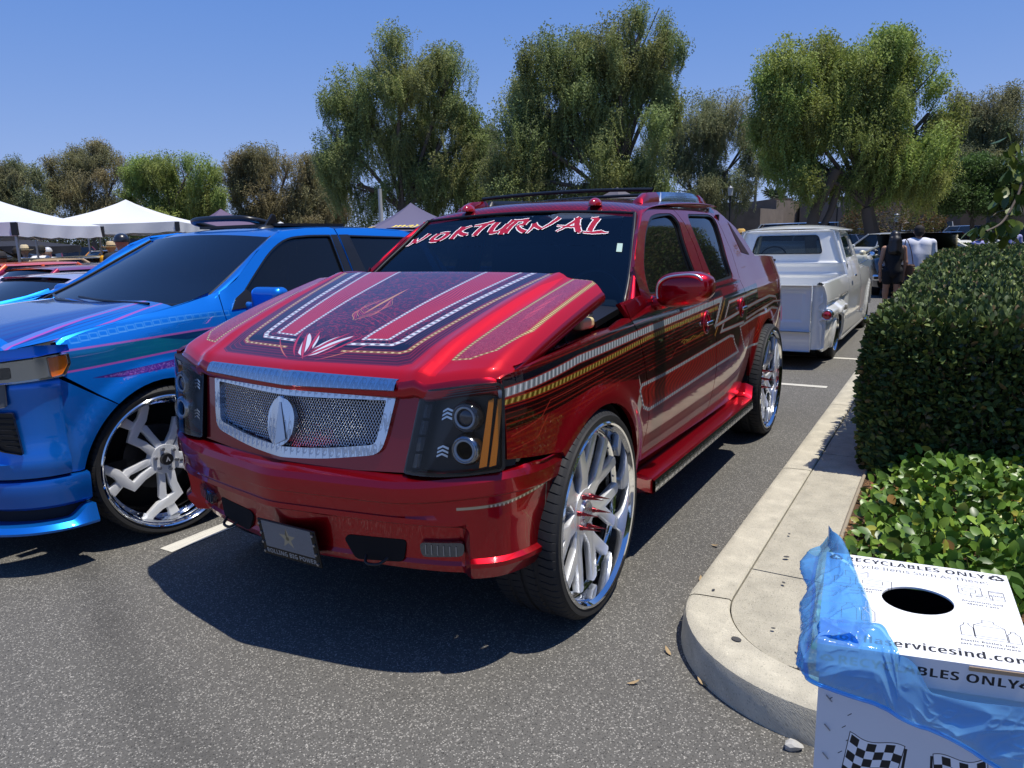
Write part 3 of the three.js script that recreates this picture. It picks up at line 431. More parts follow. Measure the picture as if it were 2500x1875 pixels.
    const blob = (s, bx, by, bw, bh, grow, wob) => { const n = 26, A = [], B = []; const [x0, y0, x1, y1, w0, w1] = s; const X0 = bx + x0 * bw / 100, Y0 = by + y0 * bh / 100, X1 = bx + x1 * bw / 100, Y1 = by + y1 * bh / 100, d = Math.hypot(X1 - X0, Y1 - Y0), nx = -(Y1 - Y0) / d, ny = (X1 - X0) / d; for (let k = 0; k <= n; k++) { const t = k / n, ww = lerp(w0, w1, t) * 1.75 + grow, bend = Math.sin(t * Math.PI) * 9, j = wob * (hash(k * 3.1 + X0, Y0) - 0.5); A.push([lerp(X0, X1, t) + nx * (ww + bend + j), lerp(Y0, Y1, t) + ny * (ww + bend + j)]); B.unshift([lerp(X0, X1, t) - nx * (ww - bend - j), lerp(Y0, Y1, t) - ny * (ww - bend - j)]); } x.beginPath(); [...A, ...B].forEach((p, i) => i ? x.lineTo(...p) : x.moveTo(...p)); x.closePath(); x.fill(); };
    for (const pass of [0, 1]) for (const [c, bx, by, bw, bh] of word) { for (const s of L[c]) { x.fillStyle = pass ? '#a80f2c' : '#f2f2f0'; blob(s, bx, by, bw, bh, pass ? 0 : 9, 7); } }
    x.globalCompositeOperation = 'source-atop'; for (let k = 0; k < 2600; k++) { x.fillStyle = 'rgba(70,0,14,0.35)'; const a = rnd() * w, b = rnd() * h, d = x.getImageData(a | 0, b | 0, 1, 1).data; if (d[0] > 120 && d[1] < 90) x.fillRect(a, b, 9, 3); }
  }, { clamp: true });
  mesh('windshield_banner', pane(0.60, 0.99, -0.98, 0.90, 0.004, 6, 24), std(1, 1, 1, 0.45, { map: bannerTex, transparent: true, alphaTest: 0.5 }), T, 'red banner lettering NOKTURNAL edged in white');
  // hood and cowl hinge area, wipers
  mesh('cowl', patch([[0.30, -0.82], [0.58, -0.83], [0.58, 0.83], [0.30, 0.82]], (u, v) => P3(u, v, 1.215 + (u - 0.3) * 0.16 + 0.02 * (1 - (v / 0.8) ** 2)), { cell: 0.1, skirt: 0.03, flip: true }), M.trim, T);
  // ---- hood, tipped up at the back
  const hoodMid = [[-0.75, 1.098], [-0.735, 1.112], [-0.70, 1.132], [-0.655, 1.152], [-0.605, 1.174], [-0.55, 1.199], [-0.45, 1.235], [-0.2, 1.312], [0.0, 1.366], [0.26, 1.43], [0.31, 1.437]];
  const hw = (u) => table([[-0.75, 0.56], [-0.66, 0.75], [-0.60, 0.825], [-0.5, 0.872], [-0.2, 0.885], [0.1, 0.88], [0.31, 0.868]], u);
  const frontU = (v) => -0.745 + 0.045 * Math.pow(Math.abs(v) / 0.5, 1.3) * (Math.abs(v) < 0.5 ? 1 : 1) + 0.30 * Math.pow(Math.max(0, Math.abs(v) - 0.58), 1.25) + 3.2 * Math.pow(Math.max(0, Math.abs(v) - 0.80), 1.8);
  const hoodP = (a, b) => { // a across -1..1, b 0 front .. 1 back
    const half = 0.872, v = a * half, f = frontU(v), rearU = 0.285 - 0.03 * a * a, u = lerp(f, rearU, b), um = lerp(-0.745, 0.285, b);
    let y = table(hoodMid, um + (u - um) * lerp(0.35, 0.8, smooth(0.55, 0.75, Math.abs(v)))); y -= 0.010 * a * a + 0.012 * smooth(0.6, 1.0, Math.abs(a)) * (0.3 + 0.7 * b);
    const rib = Math.abs(v) - lerp(0.575, 0.66, b); y += 0.010 * Math.exp(-rib * rib / 0.0009) - 0.012 * smooth(0.0, 0.05, rib) + 0.0;
    y -= 0.045 * Math.pow(Math.max(0, (Math.abs(a) - 0.93) / 0.07), 2);
    const nose = Math.max(0, 1 - b / 0.035); y -= 0.018 * nose * nose;
    return P3(u, v, y); };
  const HW = 2048, HH = 2048;
  const hoodMap = canvasTex(HW, HH, (x) => {
    const px = (v) => (v / 0.872 + 1) / 2 * HW, py = (b) => (1 - b) * HH; // b = 1 (back) at the top
    const B = (u) => (u + 0.745) / 1.03;
    const poly = (pts, fill) => { x.fillStyle = fill; x.beginPath(); pts.forEach((p, i) => i ? x.lineTo(px(p[0]), py(p[1])) : x.moveTo(px(p[0]), py(p[1]))); x.closePath(); x.fill(); };
    x.fillStyle = '#b80a16'; x.fillRect(0, 0, HW, HH);
    // plum centre with lace
    const ctr = (m) => [[-0.64 + m, 1.01], [-0.515 + m, B(-0.67) + m * 1.1], [-0.47 + m, B(-0.69) + m * 1.1], [0.47 - m, B(-0.69) + m * 1.1], [0.515 - m, B(-0.67) + m * 1.1], [0.64 - m, 1.01]];
    poly(ctr(0), '#5f0f26');
    for (let k = 0; k < 7; k++) { poly(ctr(0.004 + k * 0.014), k % 2 ? '#420e22' : '#520f26'); const c = ctr(0.004 + k * 0.014); x.strokeStyle = '#a81a30'; x.lineWidth = 3.5; x.beginPath(); c.forEach((p, i) => i ? x.lineTo(px(p[0]), py(p[1])) : x.moveTo(px(p[0]), py(p[1]))); x.stroke(); }
    poly([[-0.60, 1.01], [-0.43, B(-0.59)], [0.43, B(-0.59)], [0.60, 1.01]], '#16101f');
    poly([[-0.515, 1.01], [-0.34, B(-0.535)], [0.34, B(-0.535)], [0.515, 1.01]], '#431428');
    for (let k = 0; k < 5200; k++) { const v = rr(-0.5, 0.5), b = rr(0.19, 1), lim = lerp(0.33, 0.51, b); if (Math.abs(v) > lim) continue; x.strokeStyle = `rgba(${140 + 60 * rnd()},${22 + 18 * rnd()},${46 + 20 * rnd()},0.75)`; x.lineWidth = 4; x.beginPath(); const a = rnd() * 6.3; x.arc(px(v), py(b), 6 + 9 * rnd(), a, a + 2.2); x.stroke(); }
    const leaf = (pts, w, gold) => {
      const go = () => { x.beginPath(); pts.forEach((p, i) => i ? x.lineTo(px(p[0]), py(p[1])) : x.moveTo(px(p[0]), py(p[1]))); x.stroke(); }; x.lineJoin = 'round';
      x.strokeStyle = '#b0283a'; x.lineWidth = w + 7; go(); x.strokeStyle = gold ? '#a5834a' : '#b9bcc1'; x.lineWidth = w; go(); let q = 0;
      for (let i = 0; i + 1 < pts.length; i++) { const a = [px(pts[i][0]), py(pts[i][1])], b = [px(pts[i + 1][0]), py(pts[i + 1][1])], Ln = Math.hypot(b[0] - a[0], b[1] - a[1]), dx = (b[0] - a[0]) / Ln, dy = (b[1] - a[1]) / Ln; for (let s = 0; s < Ln; s += w * 0.85) { q++; x.fillStyle = gold ? (q % 2 ? '#d9c08a' : '#7d5a24') : (q % 2 ? '#eef0f2' : '#6c7076'); x.beginPath(); x.ellipse(a[0] + dx * s, a[1] + dy * s, w * 0.40, w * 0.34, q % 2, 0, 6.3); x.fill(); } }
    };
    for (const s of [-1, 1]) {
      // fanned red panels with contour lines
      const R = [[s * 0.262, 1.01], [s * 0.19, B(-0.527)], [s * 0.308, B(-0.521)], [s * 0.459, 1.01]]; poly(R, '#a8141f');
      x.save(); x.beginPath(); R.forEach((p, i) => i ? x.lineTo(px(p[0]), py(p[1])) : x.moveTo(px(p[0]), py(p[1]))); x.clip(); for (let k = 0; k < 26; k++) { x.strokeStyle = k % 2 ? '#e0343c' : '#7c0d1a'; x.lineWidth = 5; x.beginPath(); for (let t = 0; t <= 40; t++) { const b = t / 40 * 0.84 + 0.18, c = k / 26, v = lerp(lerp(0.19, 0.308, c), lerp(0.262, 0.459, c), (b - 0.2) / 0.8) + 0.05 * Math.exp(-((b - 0.62) ** 2) / 0.012) * Math.sin(c * 3); t ? x.lineTo(px(s * v), py(b)) : x.moveTo(px(s * v), py(b)); } x.stroke(); } x.restore();
      leaf([[s * 0.264, 1.01], [s * 0.19, B(-0.527)], [s * 0.308, B(-0.521)], [s * 0.459, 1.01]], 19, false);
      leaf([[s * 0.53, 1.01], [s * 0.375, B(-0.53)], [s * 0.35, B(-0.558)], [s * 0.14, B(-0.565)]], 31, false);
      leaf([[s * 0.622, 1.01], [s * 0.449, B(-0.59)], [s * 0.42, B(-0.607)], [s * 0.15, B(-0.612)]], 22, true);
      x.strokeStyle = '#7b3446'; x.lineWidth = 3; for (const d of [0.015, 0.03, 0.045]) { x.beginPath(); x.moveTo(px(s * (0.545 + d)), py(1)); x.lineTo(px(s * (0.39 + d)), py(B(-0.55))); x.stroke(); }
      // bright stripe on the rib and leather-look outer panel edged in gold
      poly([[s * 0.69, 0.98], [s * 0.655, 0.8], [s * 0.575, 0.02], [s * 0.64, 0.02], [s * 0.70, 0.7]], '#d80e1a');
      const O2 = [[s * 0.735, 1.0], [s * 0.705, 0.6], [s * 0.655, 0.115], [s * 0.72, 0.105], [s * 0.785, 0.16], [s * 0.83, 0.35], [s * 0.835, 1.0]]; poly(O2, '#a03444');
      for (let k = 0; k < 9000; k++) { const b = rr(0.1, 1), v = s * rr(0.66, 0.83); const lo = lerp(0.655, 0.735, clamp((b - 0.1) / 0.9)); if (Math.abs(v) < lo + 0.008) continue; if (b < 0.3 && Math.abs(v) > 0.72 + b * 0.33) continue; x.fillStyle = rnd() < 0.5 ? 'rgba(190,105,112,0.55)' : 'rgba(75,14,26,0.5)'; x.beginPath(); x.arc(px(v), py(b), 2.4, 0, 7); x.fill(); }
      leaf([...O2, O2[0]], 17, true);
      x.strokeStyle = '#d64a52'; x.lineWidth = 2.5; for (let k = 0; k < 12; k++) { x.beginPath(); const v0 = s * (0.745 + 0.006 * (k % 4)), b0 = 0.42 + 0.02 * k; x.moveTo(px(v0), py(b0)); x.bezierCurveTo(px(v0 + s * 0.02), py(b0 + 0.05), px(v0 - s * 0.01), py(b0 + 0.08), px(v0 + s * 0.012), py(b0 + 0.14)); x.stroke(); }
    }
    // W-shaped flourish at the nose and a brushed scroll above it
    const blade = (pts, fill, line) => { x.fillStyle = fill; x.strokeStyle = line; x.lineWidth = 3; x.beginPath(); x.moveTo(px(pts[0][0]), py(pts[0][1])); for (let i = 1; i + 1 < pts.length; i += 2) x.quadraticCurveTo(px(pts[i][0]), py(pts[i][1]), px(pts[i + 1][0]), py(pts[i + 1][1])); x.closePath(); x.fill(); x.stroke(); };
    for (const s of [-1, 1]) {
      blade([[s * 0.012, 0.085], [s * 0.03, 0.18], [s * 0.125, 0.235], [s * 0.10, 0.16], [s * 0.05, 0.10], [s * 0.03, 0.09], [s * 0.012, 0.085]], '#dfe2e5', '#c03048');
      blade([[s * 0.0, 0.13], [s * 0.02, 0.205], [s * 0.075, 0.24], [s * 0.05, 0.18], [s * 0.0, 0.13]], '#dfe2e5', '#7d1030');
      blade([[s * 0.03, 0.07], [s * 0.12, 0.13], [s * 0.185, 0.27], [s * 0.15, 0.13], [s * 0.03, 0.07]], '#c02a44', '#5c0a20');
      blade([[s * 0.075, 0.065], [s * 0.17, 0.11], [s * 0.245, 0.175], [s * 0.17, 0.10], [s * 0.075, 0.065]], '#c9a24a', '#c03048');
      blade([[s * 0.0, 0.10], [s * 0.035, 0.20], [s * 0.09, 0.27], [s * 0.06, 0.18], [s * 0.0, 0.10]], '#c02a44', '#5c0a20');
      blade([[-s * 0.02, 0.06], [s * 0.04, 0.13], [s * 0.145, 0.245], [s * 0.07, 0.12], [-s * 0.02, 0.06]], '#c83a50', '#5c0a20');
      for (let k = 0; k < 10; k++) { const o = 0.012 * k; x.strokeStyle = k % 3 ? '#cf3f52' : '#dba25a'; x.lineWidth = 4 - 0.2 * k; x.beginPath(); x.moveTo(px(s * 0.004), py(0.37 + o)); x.bezierCurveTo(px(s * (0.03 + o)), py(0.42 + o), px(s * (0.09 - o * 0.5)), py(0.40 + o * 1.4), px(s * (0.045 - o * 0.3)), py(0.52 + o * 0.9)); x.stroke(); }
      for (let k = 0; k < 4; k++) { x.strokeStyle = '#cf3f52'; x.lineWidth = 2.5; x.beginPath(); x.moveTo(px(s * 0.03), py(0.40 + k * 0.02)); x.quadraticCurveTo(px(s * 0.1), py(0.36 + k * 0.03), px(s * (0.15 + 0.02 * k)), py(0.33 + k * 0.015)); x.stroke(); }
    }
    blade([[0.0, 0.42], [0.018, 0.58], [0.004, 0.74], [-0.016, 0.58], [0, 0.42]], '#c9a05a', '#cf3f52');
  }, { clamp: true });
  const hoodMat = phys(1, 1, 1, 0.36, { map: hoodMap, metalness: 0.3, specularIntensity: 0.2, clearcoat: 1, clearcoatRoughness: 0.03 });
  const hoodRows = []; for (let i = 0; i <= 46; i++) { const r = []; const b = i < 12 ? 0.09 * (i / 12) : lerp(0.09, 1, (i - 12) / 34); for (let j = 0; j <= 80; j++) { const t = j / 80 * 2 - 1; r.push(hoodP(Math.sign(t) * (1 - Math.pow(1 - Math.abs(t), 1.25)), b)); } hoodRows.push(r); }
  const hoodUV = (p, i, j) => { const b = i < 12 ? 0.09 * (i / 12) : lerp(0.09, 1, (i - 12) / 34); const t = j / 80 * 2 - 1; return [(Math.sign(t) * (1 - Math.pow(1 - Math.abs(t), 1.25)) + 1) / 2, b]; };
  const hood = mesh('hood', sheet(hoodRows, { uv: hoodUV }), hoodMat, T, 'hood tipped up at the back, red and plum with leaf stripes');
  { // rolled side lips, front lip and underside
    const edge = []; for (let k = 0; k <= 30; k++) edge.push([1, 1 - k / 30]); for (let k = 1; k < 90; k++) { const t = 1 - k / 45; edge.push([Math.sign(t) * (1 - Math.pow(1 - Math.abs(t), 1.6)), 0]); } for (let k = 0; k <= 30; k++) edge.push([-1, k / 30]);
    const ep = edge.map(([a, b]) => hoodP(a, b)), en = ep.map((p, i) => { const n = V3(0, 0, 0); for (let d = 1; d <= 3; d++) { const t = ep[Math.min(ep.length - 1, i + d)].clone().sub(ep[Math.max(0, i - d)]); n.add(V3(-t.z, 0, t.x).normalize()); } n.normalize(); if (n.dot(V3(p.x, 0, p.z + 0.2)) < 0) n.negate(); return n; });
    const rim = ep.map((A, i) => { const n = en[i], b = edge[i][1], front = b === 0, h = 0.062 - 0.010 * b, q = (o, y) => A.clone().addScaledVector(n, o).add(V3(0, y, 0)); return [A, q(0.010, -0.010), q(0.014, -h * 0.45), q(0.012, -h * 0.8), q(0.002, -h), q(-0.04, -h - 0.004)]; });
    const rrw = []; for (let j = 0; j <= 40; j++) { const A = hoodP(j / 20 - 1, 1); rrw.push([A, A.clone().add(V3(0, -0.014, -0.01)), A.clone().add(V3(0, -0.03, -0.004)), A.clone().add(V3(0, -0.036, 0.05))]); }
    mesh('hood_lip', [sheet(rim), sheet(rrw)], red, hood);
    const und = hoodRows.filter((_, i) => i % 4 === 2).map((r) => r.filter((_, j) => j % 4 === 0 && j > 3 && j < 77).map((p) => p.clone().add(V3(-p.x * 0.03, -0.05, 0)))); mesh('hood_underside', sheet(und), M.dark, hood);
  }
  // ---- front mask
  const mask = (v, y) => { const a = Math.abs(v), t = (y - 0.777) / 0.29; const lo = -0.80 + 0.068 * Math.pow(a / 0.55, 1.35), hi = -0.735 + 0.062 * Math.pow(a / 0.55, 1.3); return P3(lerp(lo, hi, t), v, y); };
  const maskPoly = [[-0.545, 0.772], [0, 0.748], [0.545, 0.772], [0.59, 1.068], [0, 1.075], [-0.59, 1.068]];
  const shell = round([[-0.498, 1.05, 0.012], [-0.47, 0.90, 0.02], [-0.448, 0.828, 0.05], [-0.2, 0.79, 0.1], [0, 0.777, 0.03], [0.2, 0.79, 0.1], [0.448, 0.828, 0.05], [0.47, 0.90, 0.02], [0.498, 1.05, 0.012], [0.0, 1.044, 0.2]], 5);
  const meshHole = round([[-0.457, 1.022, 0.008], [-0.437, 0.92, 0.02], [-0.425, 0.862, 0.025], [-0.2, 0.829, 0.1], [0, 0.817, 0.02], [0.2, 0.829, 0.1], [0.425, 0.862, 0.025], [0.437, 0.92, 0.02], [0.457, 1.022, 0.008], [0, 1.008, 0.2]], 5);
  const off = (d) => (v, y) => mask(v, y).add(V3(0, d * 0.2, d));
  mesh('header_panel', patch(maskPoly, mask, { cell: 0.04, skirt: 0.03, flip: false, hole: meshHole }), redDeep, T);
  mesh('grille_surround', patch(shell, off(0.014), { cell: 0.02, hole: meshHole, skirt: 0.03, uv: (a, b) => [a * 2.6, b * 9] }), engraved, T, 'engraved chrome grille surround');
  { const wires = []; const lim = meshHole; const inside = (v, y) => { let c = false; for (let i = 0, j = lim.length - 1; i < lim.length; j = i++) { const [xi, yi] = lim[i], [xj, yj] = lim[j]; if ((yi > y) !== (yj > y) && v < (xj - xi) * (y - yi) / (yj - yi) + xi) c = !c; } return c; };
    const g = off(-0.012); for (const s of [-1, 1]) for (let k = -64; k <= 64; k++) { const c = k * 0.0125; let run = []; const flush = () => { if (run.length > 2) wires.push(new THREE.TubeGeometry(new THREE.CatmullRomCurve3(run.filter((_, i) => i % 2 === 0 || i === run.length - 1)), Math.max(3, run.length >> 1), 0.0015, 4)); run = []; };
      for (let i = 0; i <= 40; i++) { const y = lerp(0.81, 1.03, i / 40), v = c + s * (y - 0.92) * 0.62; if (inside(v, y)) run.push(g(v, y).add(V3(0, 0, s * 0.0014))); else flush(); } flush(); }
    mesh('grille_mesh', wires, phys(0.8, 0.81, 0.83, 0.18, { metalness: 1 }), T).userData.kind = 'stuff';
    mesh('grille_backing', patch(meshHole, off(-0.09), { cell: 0.08 }), M.dark, T);
    mesh('grille_emblem', [(() => { const e = []; for (let k = 0; k < 40; k++) { const a = k / 40 * 6.2832; e.push([0.072 * Math.cos(a), 0.912 + 0.092 * Math.sin(a) + (Math.abs(Math.cos(a)) < 0.35 && Math.sin(a) > 0 ? -0.004 * Math.cos(a * 9) : 0)]); } return patch(e, (v, y) => off(0.034 + 0.006 * Math.max(0, 1 - Math.abs(v) / 0.05) )(v, y), { cell: 0.012, skirt: 0.02, uv: (a, b) => [a * 3.4, b * 5.2] }); })()], engraved, T, 'oval engraved chrome emblem');
    mesh('emblem_plate', [patch([[-0.004, 0.985], [0.004, 0.985], [0.044, 0.85], [0, 0.828], [-0.008, 0.832]], (v, y) => off(0.0425)(v, y), { cell: 0.03, skirt: 0.002 })], phys(0.5, 0.55, 0.62, 0.3, { metalness: 1 }), T);
    // hood strip: engraved chrome bar with a peak in the middle
    const bar = []; for (let j = 0; j <= 40; j++) { const v = lerp(-0.508, 0.508, j / 40), a = Math.abs(v) / 0.508, u = -0.752 + 0.044 * Math.pow(a, 1.3), yb = 1.05 + 0.012 * a, yt = 1.106 - 0.004 * a; bar.push([P3(u + 0.03, v, yb - 0.003), P3(u - 0.012, v, yb), P3(u - 0.02, v, yb + 0.006), P3(u - 0.012, v, lerp(yb, yt, 0.6)), P3(u + 0.002, v, yt), P3(u + 0.04, v, yt + 0.004)]); }
    mesh('hood_trim', [sheet(bar, { uv: (p, i, j) => [p.x * 2.2, j / 5], crease: 0.9, flip: false }), patch([[-0.03, 1.05], [0.0, 1.05], [0.0, 1.10], [-0.03, 1.10]], (a, b) => P3(-0.712 + a * -1, 0.509, b), {}), patch([[-0.03, 1.05], [0.0, 1.05], [0.0, 1.10], [-0.03, 1.10]], (a, b) => P3(-0.712 + a * -1, -0.509, b), {})], engraved, T, 'engraved chrome trim bar under the hood nose'); }
  // headlamps
  const lampC = { ib: [-0.735, 0.552, 0.777], it: [-0.662, 0.592, 1.066], ob: [-0.628, 0.900, 0.80], ot: [-0.605, 0.893, 1.108] };
  const lampP = (a, b, d = 0) => { // a inner 0 .. outer 1, b bottom 0 .. top 1
    const L = (k) => lerp(lerp(lampC.ib[k], lampC.ob[k], a), lerp(lampC.it[k], lampC.ot[k], a), b); const bulge = 0.055 * (1 - Math.pow(Math.abs(a * 2 - 0.9) / 1.1, 2)) * 1; return P3(L(0) - bulge + d, L(1) + 0.02 * Math.sin(a * Math.PI) * 0 , L(2) + 0.012 * Math.sin(a * Math.PI) * (b - 0.5)); };
  const lampPoly = round([[0, 0, 0.03], [1, 0, 0.05], [1, 1, 0.1], [0, 1, 0.03]], 4);
  for (const s of [0, 1]) {
    const fix = (g) => (s ? mirrorX(g) : g);
    const h = new THREE.Group(); h.name = 'headlight'; T.add(h); h.userData.label = 'smoked headlight with ringed projector lamps and amber reflector';
    mesh('lens', fix(patch(lampPoly, (a, b) => lampP(a, b, 0), { cell: 0.08, cellA: 0.08, flip: false })), phys(0.88, 0.9, 0.92, 0.015, { transmission: 1, thickness: 0, ior: 1.36 }), h);
    mesh('housing', fix(join([patch(lampPoly, (a, b) => lampP(a, b, 0.075), { cell: 0.1, cellA: 0.1 }), patch(lampPoly, (a, b) => lampP(a, b, 0.002), { cell: 0.1, cellA: 0.1, hole: lampPoly.map(([a, b]) => [0.5 + (a - 0.5) * 0.955, 0.5 + (b - 0.5) * 0.965]), skirt: 0.075 })])), std(0.004, 0.0042, 0.005, 0.45), h);
    const lamp = (a, b, r, chromeIn) => { const c = lampP(a, b, 0.035), ax = V3(0.12, 0.05, 1).normalize(), q = new THREE.Quaternion().setFromUnitVectors(V3(0, 0, 1), ax), put = (g) => fix(g.applyQuaternion(q).translate(c.x, c.y, c.z));
      mesh('lamp_bowl', put(new THREE.LatheGeometry([[r * 1.62, -0.02], [r * 1.5, 0.006], [r * 1.25, 0.02], [r * 1.12, 0.014], [r * 1.05, -0.002]].map((p) => new THREE.Vector2(...p)), 36).rotateX(Math.PI / 2)), chromeIn ? phys(0.35, 0.36, 0.38, 0.2, { metalness: 1 }) : phys(0.015, 0.016, 0.018, 0.12, { clearcoat: 1 }), h);
      mesh('halo_ring', put(new THREE.TorusGeometry(r, r * 0.13, 10, 40).translate(0, 0, 0.012)), phys(0.6, 0.62, 0.62, 0.25, { transmission: 0.3, thickness: 0 }), h);
      mesh('projector', put(new THREE.SphereGeometry(r * 0.86, 28, 14, 0, Math.PI * 2, 0, Math.PI / 2).rotateX(Math.PI / 2).scale(1, 1, chromeIn ? -0.7 : 0.45)), chromeIn ? M.chrome : phys(0.03, 0.035, 0.045, 0.02, { clearcoat: 1 }), h); };
    lamp(0.60, 0.635, 0.036, false); lamp(0.62, 0.27, 0.036, true);
    const amb = dataTex(64, 64, (i, j) => { const k = (i % 8 < 4) !== (j % 8 < 4) ? 1 : 0.6; return [0.98 * k, 0.56 * k, 0.08 * k]; }, { srgb: true }); amb.repeat.set(3, 12);
    for (const [a0, a1] of [[0.80, 0.855], [0.885, 0.93]]) mesh('amber_reflector', fix(patch([[a0 - 0.03, 0.06], [a1 - 0.02, 0.07], [a1 + 0.03, 0.82], [a0 + 0.035, 0.80]], (a, b) => lampP(a, b, 0.018), { cell: 0.08, cellA: 0.05, skirt: 0.02 })), std(1, 1, 1, 0.3, { map: amb }), h);
    const leds = []; for (let k = 0; k < 4; k++) leds.push(patch(round([[0.045, 0.05 + k * 0.2, 0.01], [0.095, 0.05 + k * 0.2, 0.01], [0.095, 0.22 + k * 0.2, 0.01], [0.045, 0.22 + k * 0.2, 0.01]], 3), (a, b) => lampP(a, b, 0.03), { cell: 0.1, skirt: 0.02 })); mesh('marker_strip', fix(join(leds)), phys(0.3, 0.32, 0.34, 0.15, { metalness: 0.8 }), h);
    const lou = []; for (let k = 0; k < 4; k++) lou.push(patch([[0.3, 0.875 + k * 0.028], [0.95, 0.905 + k * 0.028], [0.95, 0.912 + k * 0.028], [0.3, 0.882 + k * 0.028]], (a, b) => lampP(a, b, 0.03), { cell: 0.1, skirt: 0.012 })); mesh('lamp_louvre', fix(join(lou)), phys(0.05, 0.055, 0.06, 0.2), h);
    for (const by of [0.60, 0.17]) { const chev = []; for (let k = 0; k < 3; k++) chev.push(patch([[0.27, by + k * 0.045], [0.33, by + 0.03 + k * 0.045], [0.40, by + k * 0.045], [0.40, by + 0.025 + k * 0.045], [0.33, by + 0.055 + k * 0.045], [0.27, by + 0.025 + k * 0.045]], (a, b) => lampP(a, b, 0.06), { cell: 0.2, skirt: 0.004 })); mesh('lamp_fin', fix(join(chev)), phys(0.45, 0.5, 0.56, 0.12, { metalness: 0.9 }), h); }
  }
  // ---- bumper: swept along a plan curve
  const plan = [[-0.295, 0.955], [-0.42, 0.952], [-0.53, 0.932], [-0.62, 0.89], [-0.685, 0.825], [-0.745, 0.72], [-0.795, 0.56], [-0.835, 0.36], [-0.868, 0.16], [-0.89, 0.0]];
  const full = [...plan.map(([u, v]) => [u, v]), ...plan.slice(0, -1).reverse().map(([u, v]) => [u, -v])];
  const bp = []; { const c = new THREE.CatmullRomCurve3(full.map(([u, v]) => V3(u, v, 0)), false, 'centripetal'); for (let k = 0; k <= 150; k++) { const p = c.getPoint(k / 150), t = c.getTangent(k / 150); const n = V3(t.y, -t.x, 0); if (n.x * -1 * 1 + n.y * Math.sign(p.y) * 0.5 < 0) n.negate(); bp.push([p.x, p.y, n.x, n.y]); } }
  const bRows = bp.map(([u, v, nu, nv]) => {
    const a = Math.abs(v), c = smooth(0.80, 0.762, a), side0 = smooth(-0.62, -0.42, u), top = lerp(0.764, 0.800, smooth(0.5, 0.92, a)) - 0.006 * side0, wing = smooth(0.86, 0.94, a);
    const pr = [[-0.085 * (1 - side0) - 0.012, top], [-0.04 * (1 - side0) - 0.006, top - 0.002], [-0.014, top - 0.012], [0.0, top - 0.034], [0.004, top - 0.074], [0.003, top - 0.084], [-0.010, top - 0.094], [-0.014, top - 0.14],
      [lerp(-0.016, -0.008, c), lerp(0.63, 0.622, c)], [lerp(-0.017, -0.008, c), lerp(0.615, 0.602, c)], [lerp(-0.020, -0.030, c), lerp(0.60, 0.588, c)], [lerp(-0.024, -0.070, c), lerp(0.57, 0.572, c)], [lerp(-0.030, -0.086, c), lerp(0.515, 0.52, c)],
      [lerp(-0.032, -0.098, c), lerp(0.470, 0.46, c)], [lerp(-0.012, -0.100, c), lerp(0.458, 0.43, c)], [lerp(-0.014, -0.092, c), lerp(0.440, 0.415, c)], [lerp(-0.05, -0.105, c), lerp(0.385, 0.385, c)], [lerp(-0.11, -0.17, c), lerp(0.37, 0.37, c)]];
    return pr.map(([d, y]) => P3(u + nu * d, v + nv * d, y));
  });
  const bumperMap = canvasTex(2048, 256, (x, w, h) => { // runs along the bumper from the kerb-side corner
    x.fillStyle = '#a60c1c'; x.fillRect(0, 0, w, h);
    for (const m of [0, 1]) { const X = (t) => (m ? w - t * w : t * w), Y = (t) => t * h;
      const pts = [[0.05, 0.52], [0.05, 0.235], [0.09, 0.26], [0.14, 0.29], [0.19, 0.31], [0.26, 0.325]]; const go = () => { x.beginPath(); pts.forEach((p, i) => i ? x.lineTo(X(p[0]), Y(p[1])) : x.moveTo(X(p[0]), Y(p[1]))); x.stroke(); }; x.strokeStyle = '#9c3322'; x.lineWidth = 9; go(); x.strokeStyle = '#b7b1a4'; x.lineWidth = 6; go(); for (let k = 0; k < 30; k++) { x.fillStyle = k % 2 ? '#7d776a' : '#ece7dd'; x.fillRect(X(0.053 + k * 0.005), Y(0.238 + 0.0035 * Math.min(k, 22)) - 3, 6, 5); }
      x.strokeStyle = '#a0503a'; x.lineWidth = 2; for (let k = 0; k < 4; k++) { x.beginPath(); x.moveTo(X(0.075 + k * 0.008), Y(0.72)); x.quadraticCurveTo(X(0.07 + k * 0.014), Y(0.55), X(0.12 - k * 0.006), Y(0.40)); x.stroke(); } x.beginPath(); x.ellipse(X(0.035), Y(0.22), 16, 14, 0, 0, 5.2); x.stroke(); }
  }, { clamp: true });
  mesh('front_bumper', sheet(bRows, { uv: (p, i, j) => [i / 150, (p.y - 0.36) / 0.45], crease: 0.42 }), phys(1, 1, 1, 0.36, { map: bumperMap, metalness: 0.85, specularIntensity: 0.25, clearcoat: 1, clearcoatRoughness: 0.015 }), T);
  mesh('bumper_gap', sheet([[-0.56, 0], [-0.3, 0], [0, 0], [0.3, 0], [0.56, 0]].map(([v]) => { const a = Math.abs(v); return [P3(-0.79 + 0.11 * a, v, 0.77), P3(-0.70 + 0.11 * a, v, 0.765), P3(-0.70 + 0.11 * a, v, 0.72)]; })), M.dark, T);
  // lower intake pockets with fog lamps, plate
  for (const s of [0, 1]) {
    const fix = (g) => (s ? mirrorX(g) : g), bu = (v) => table(plan.map(([u, v2]) => [v2, u]).sort((a, b) => a[0] - b[0]), v) ;
    const at = (v, y, d = 0) => P3(bu(v) + 0.094 - d, v, y);
    mesh('air_intake', fix(join([patch(round([[0.27, 0.495, 0.02], [0.255, 0.475, 0.01], [0.30, 0.40, 0.02], [0.50, 0.415, 0.02], [0.52, 0.505, 0.02]], 4), (v, y) => at(v, y, 0.004), { cell: 0.05, skirt: 0.01 })])), std(0.004, 0.003, 0.0035, 0.95), T);
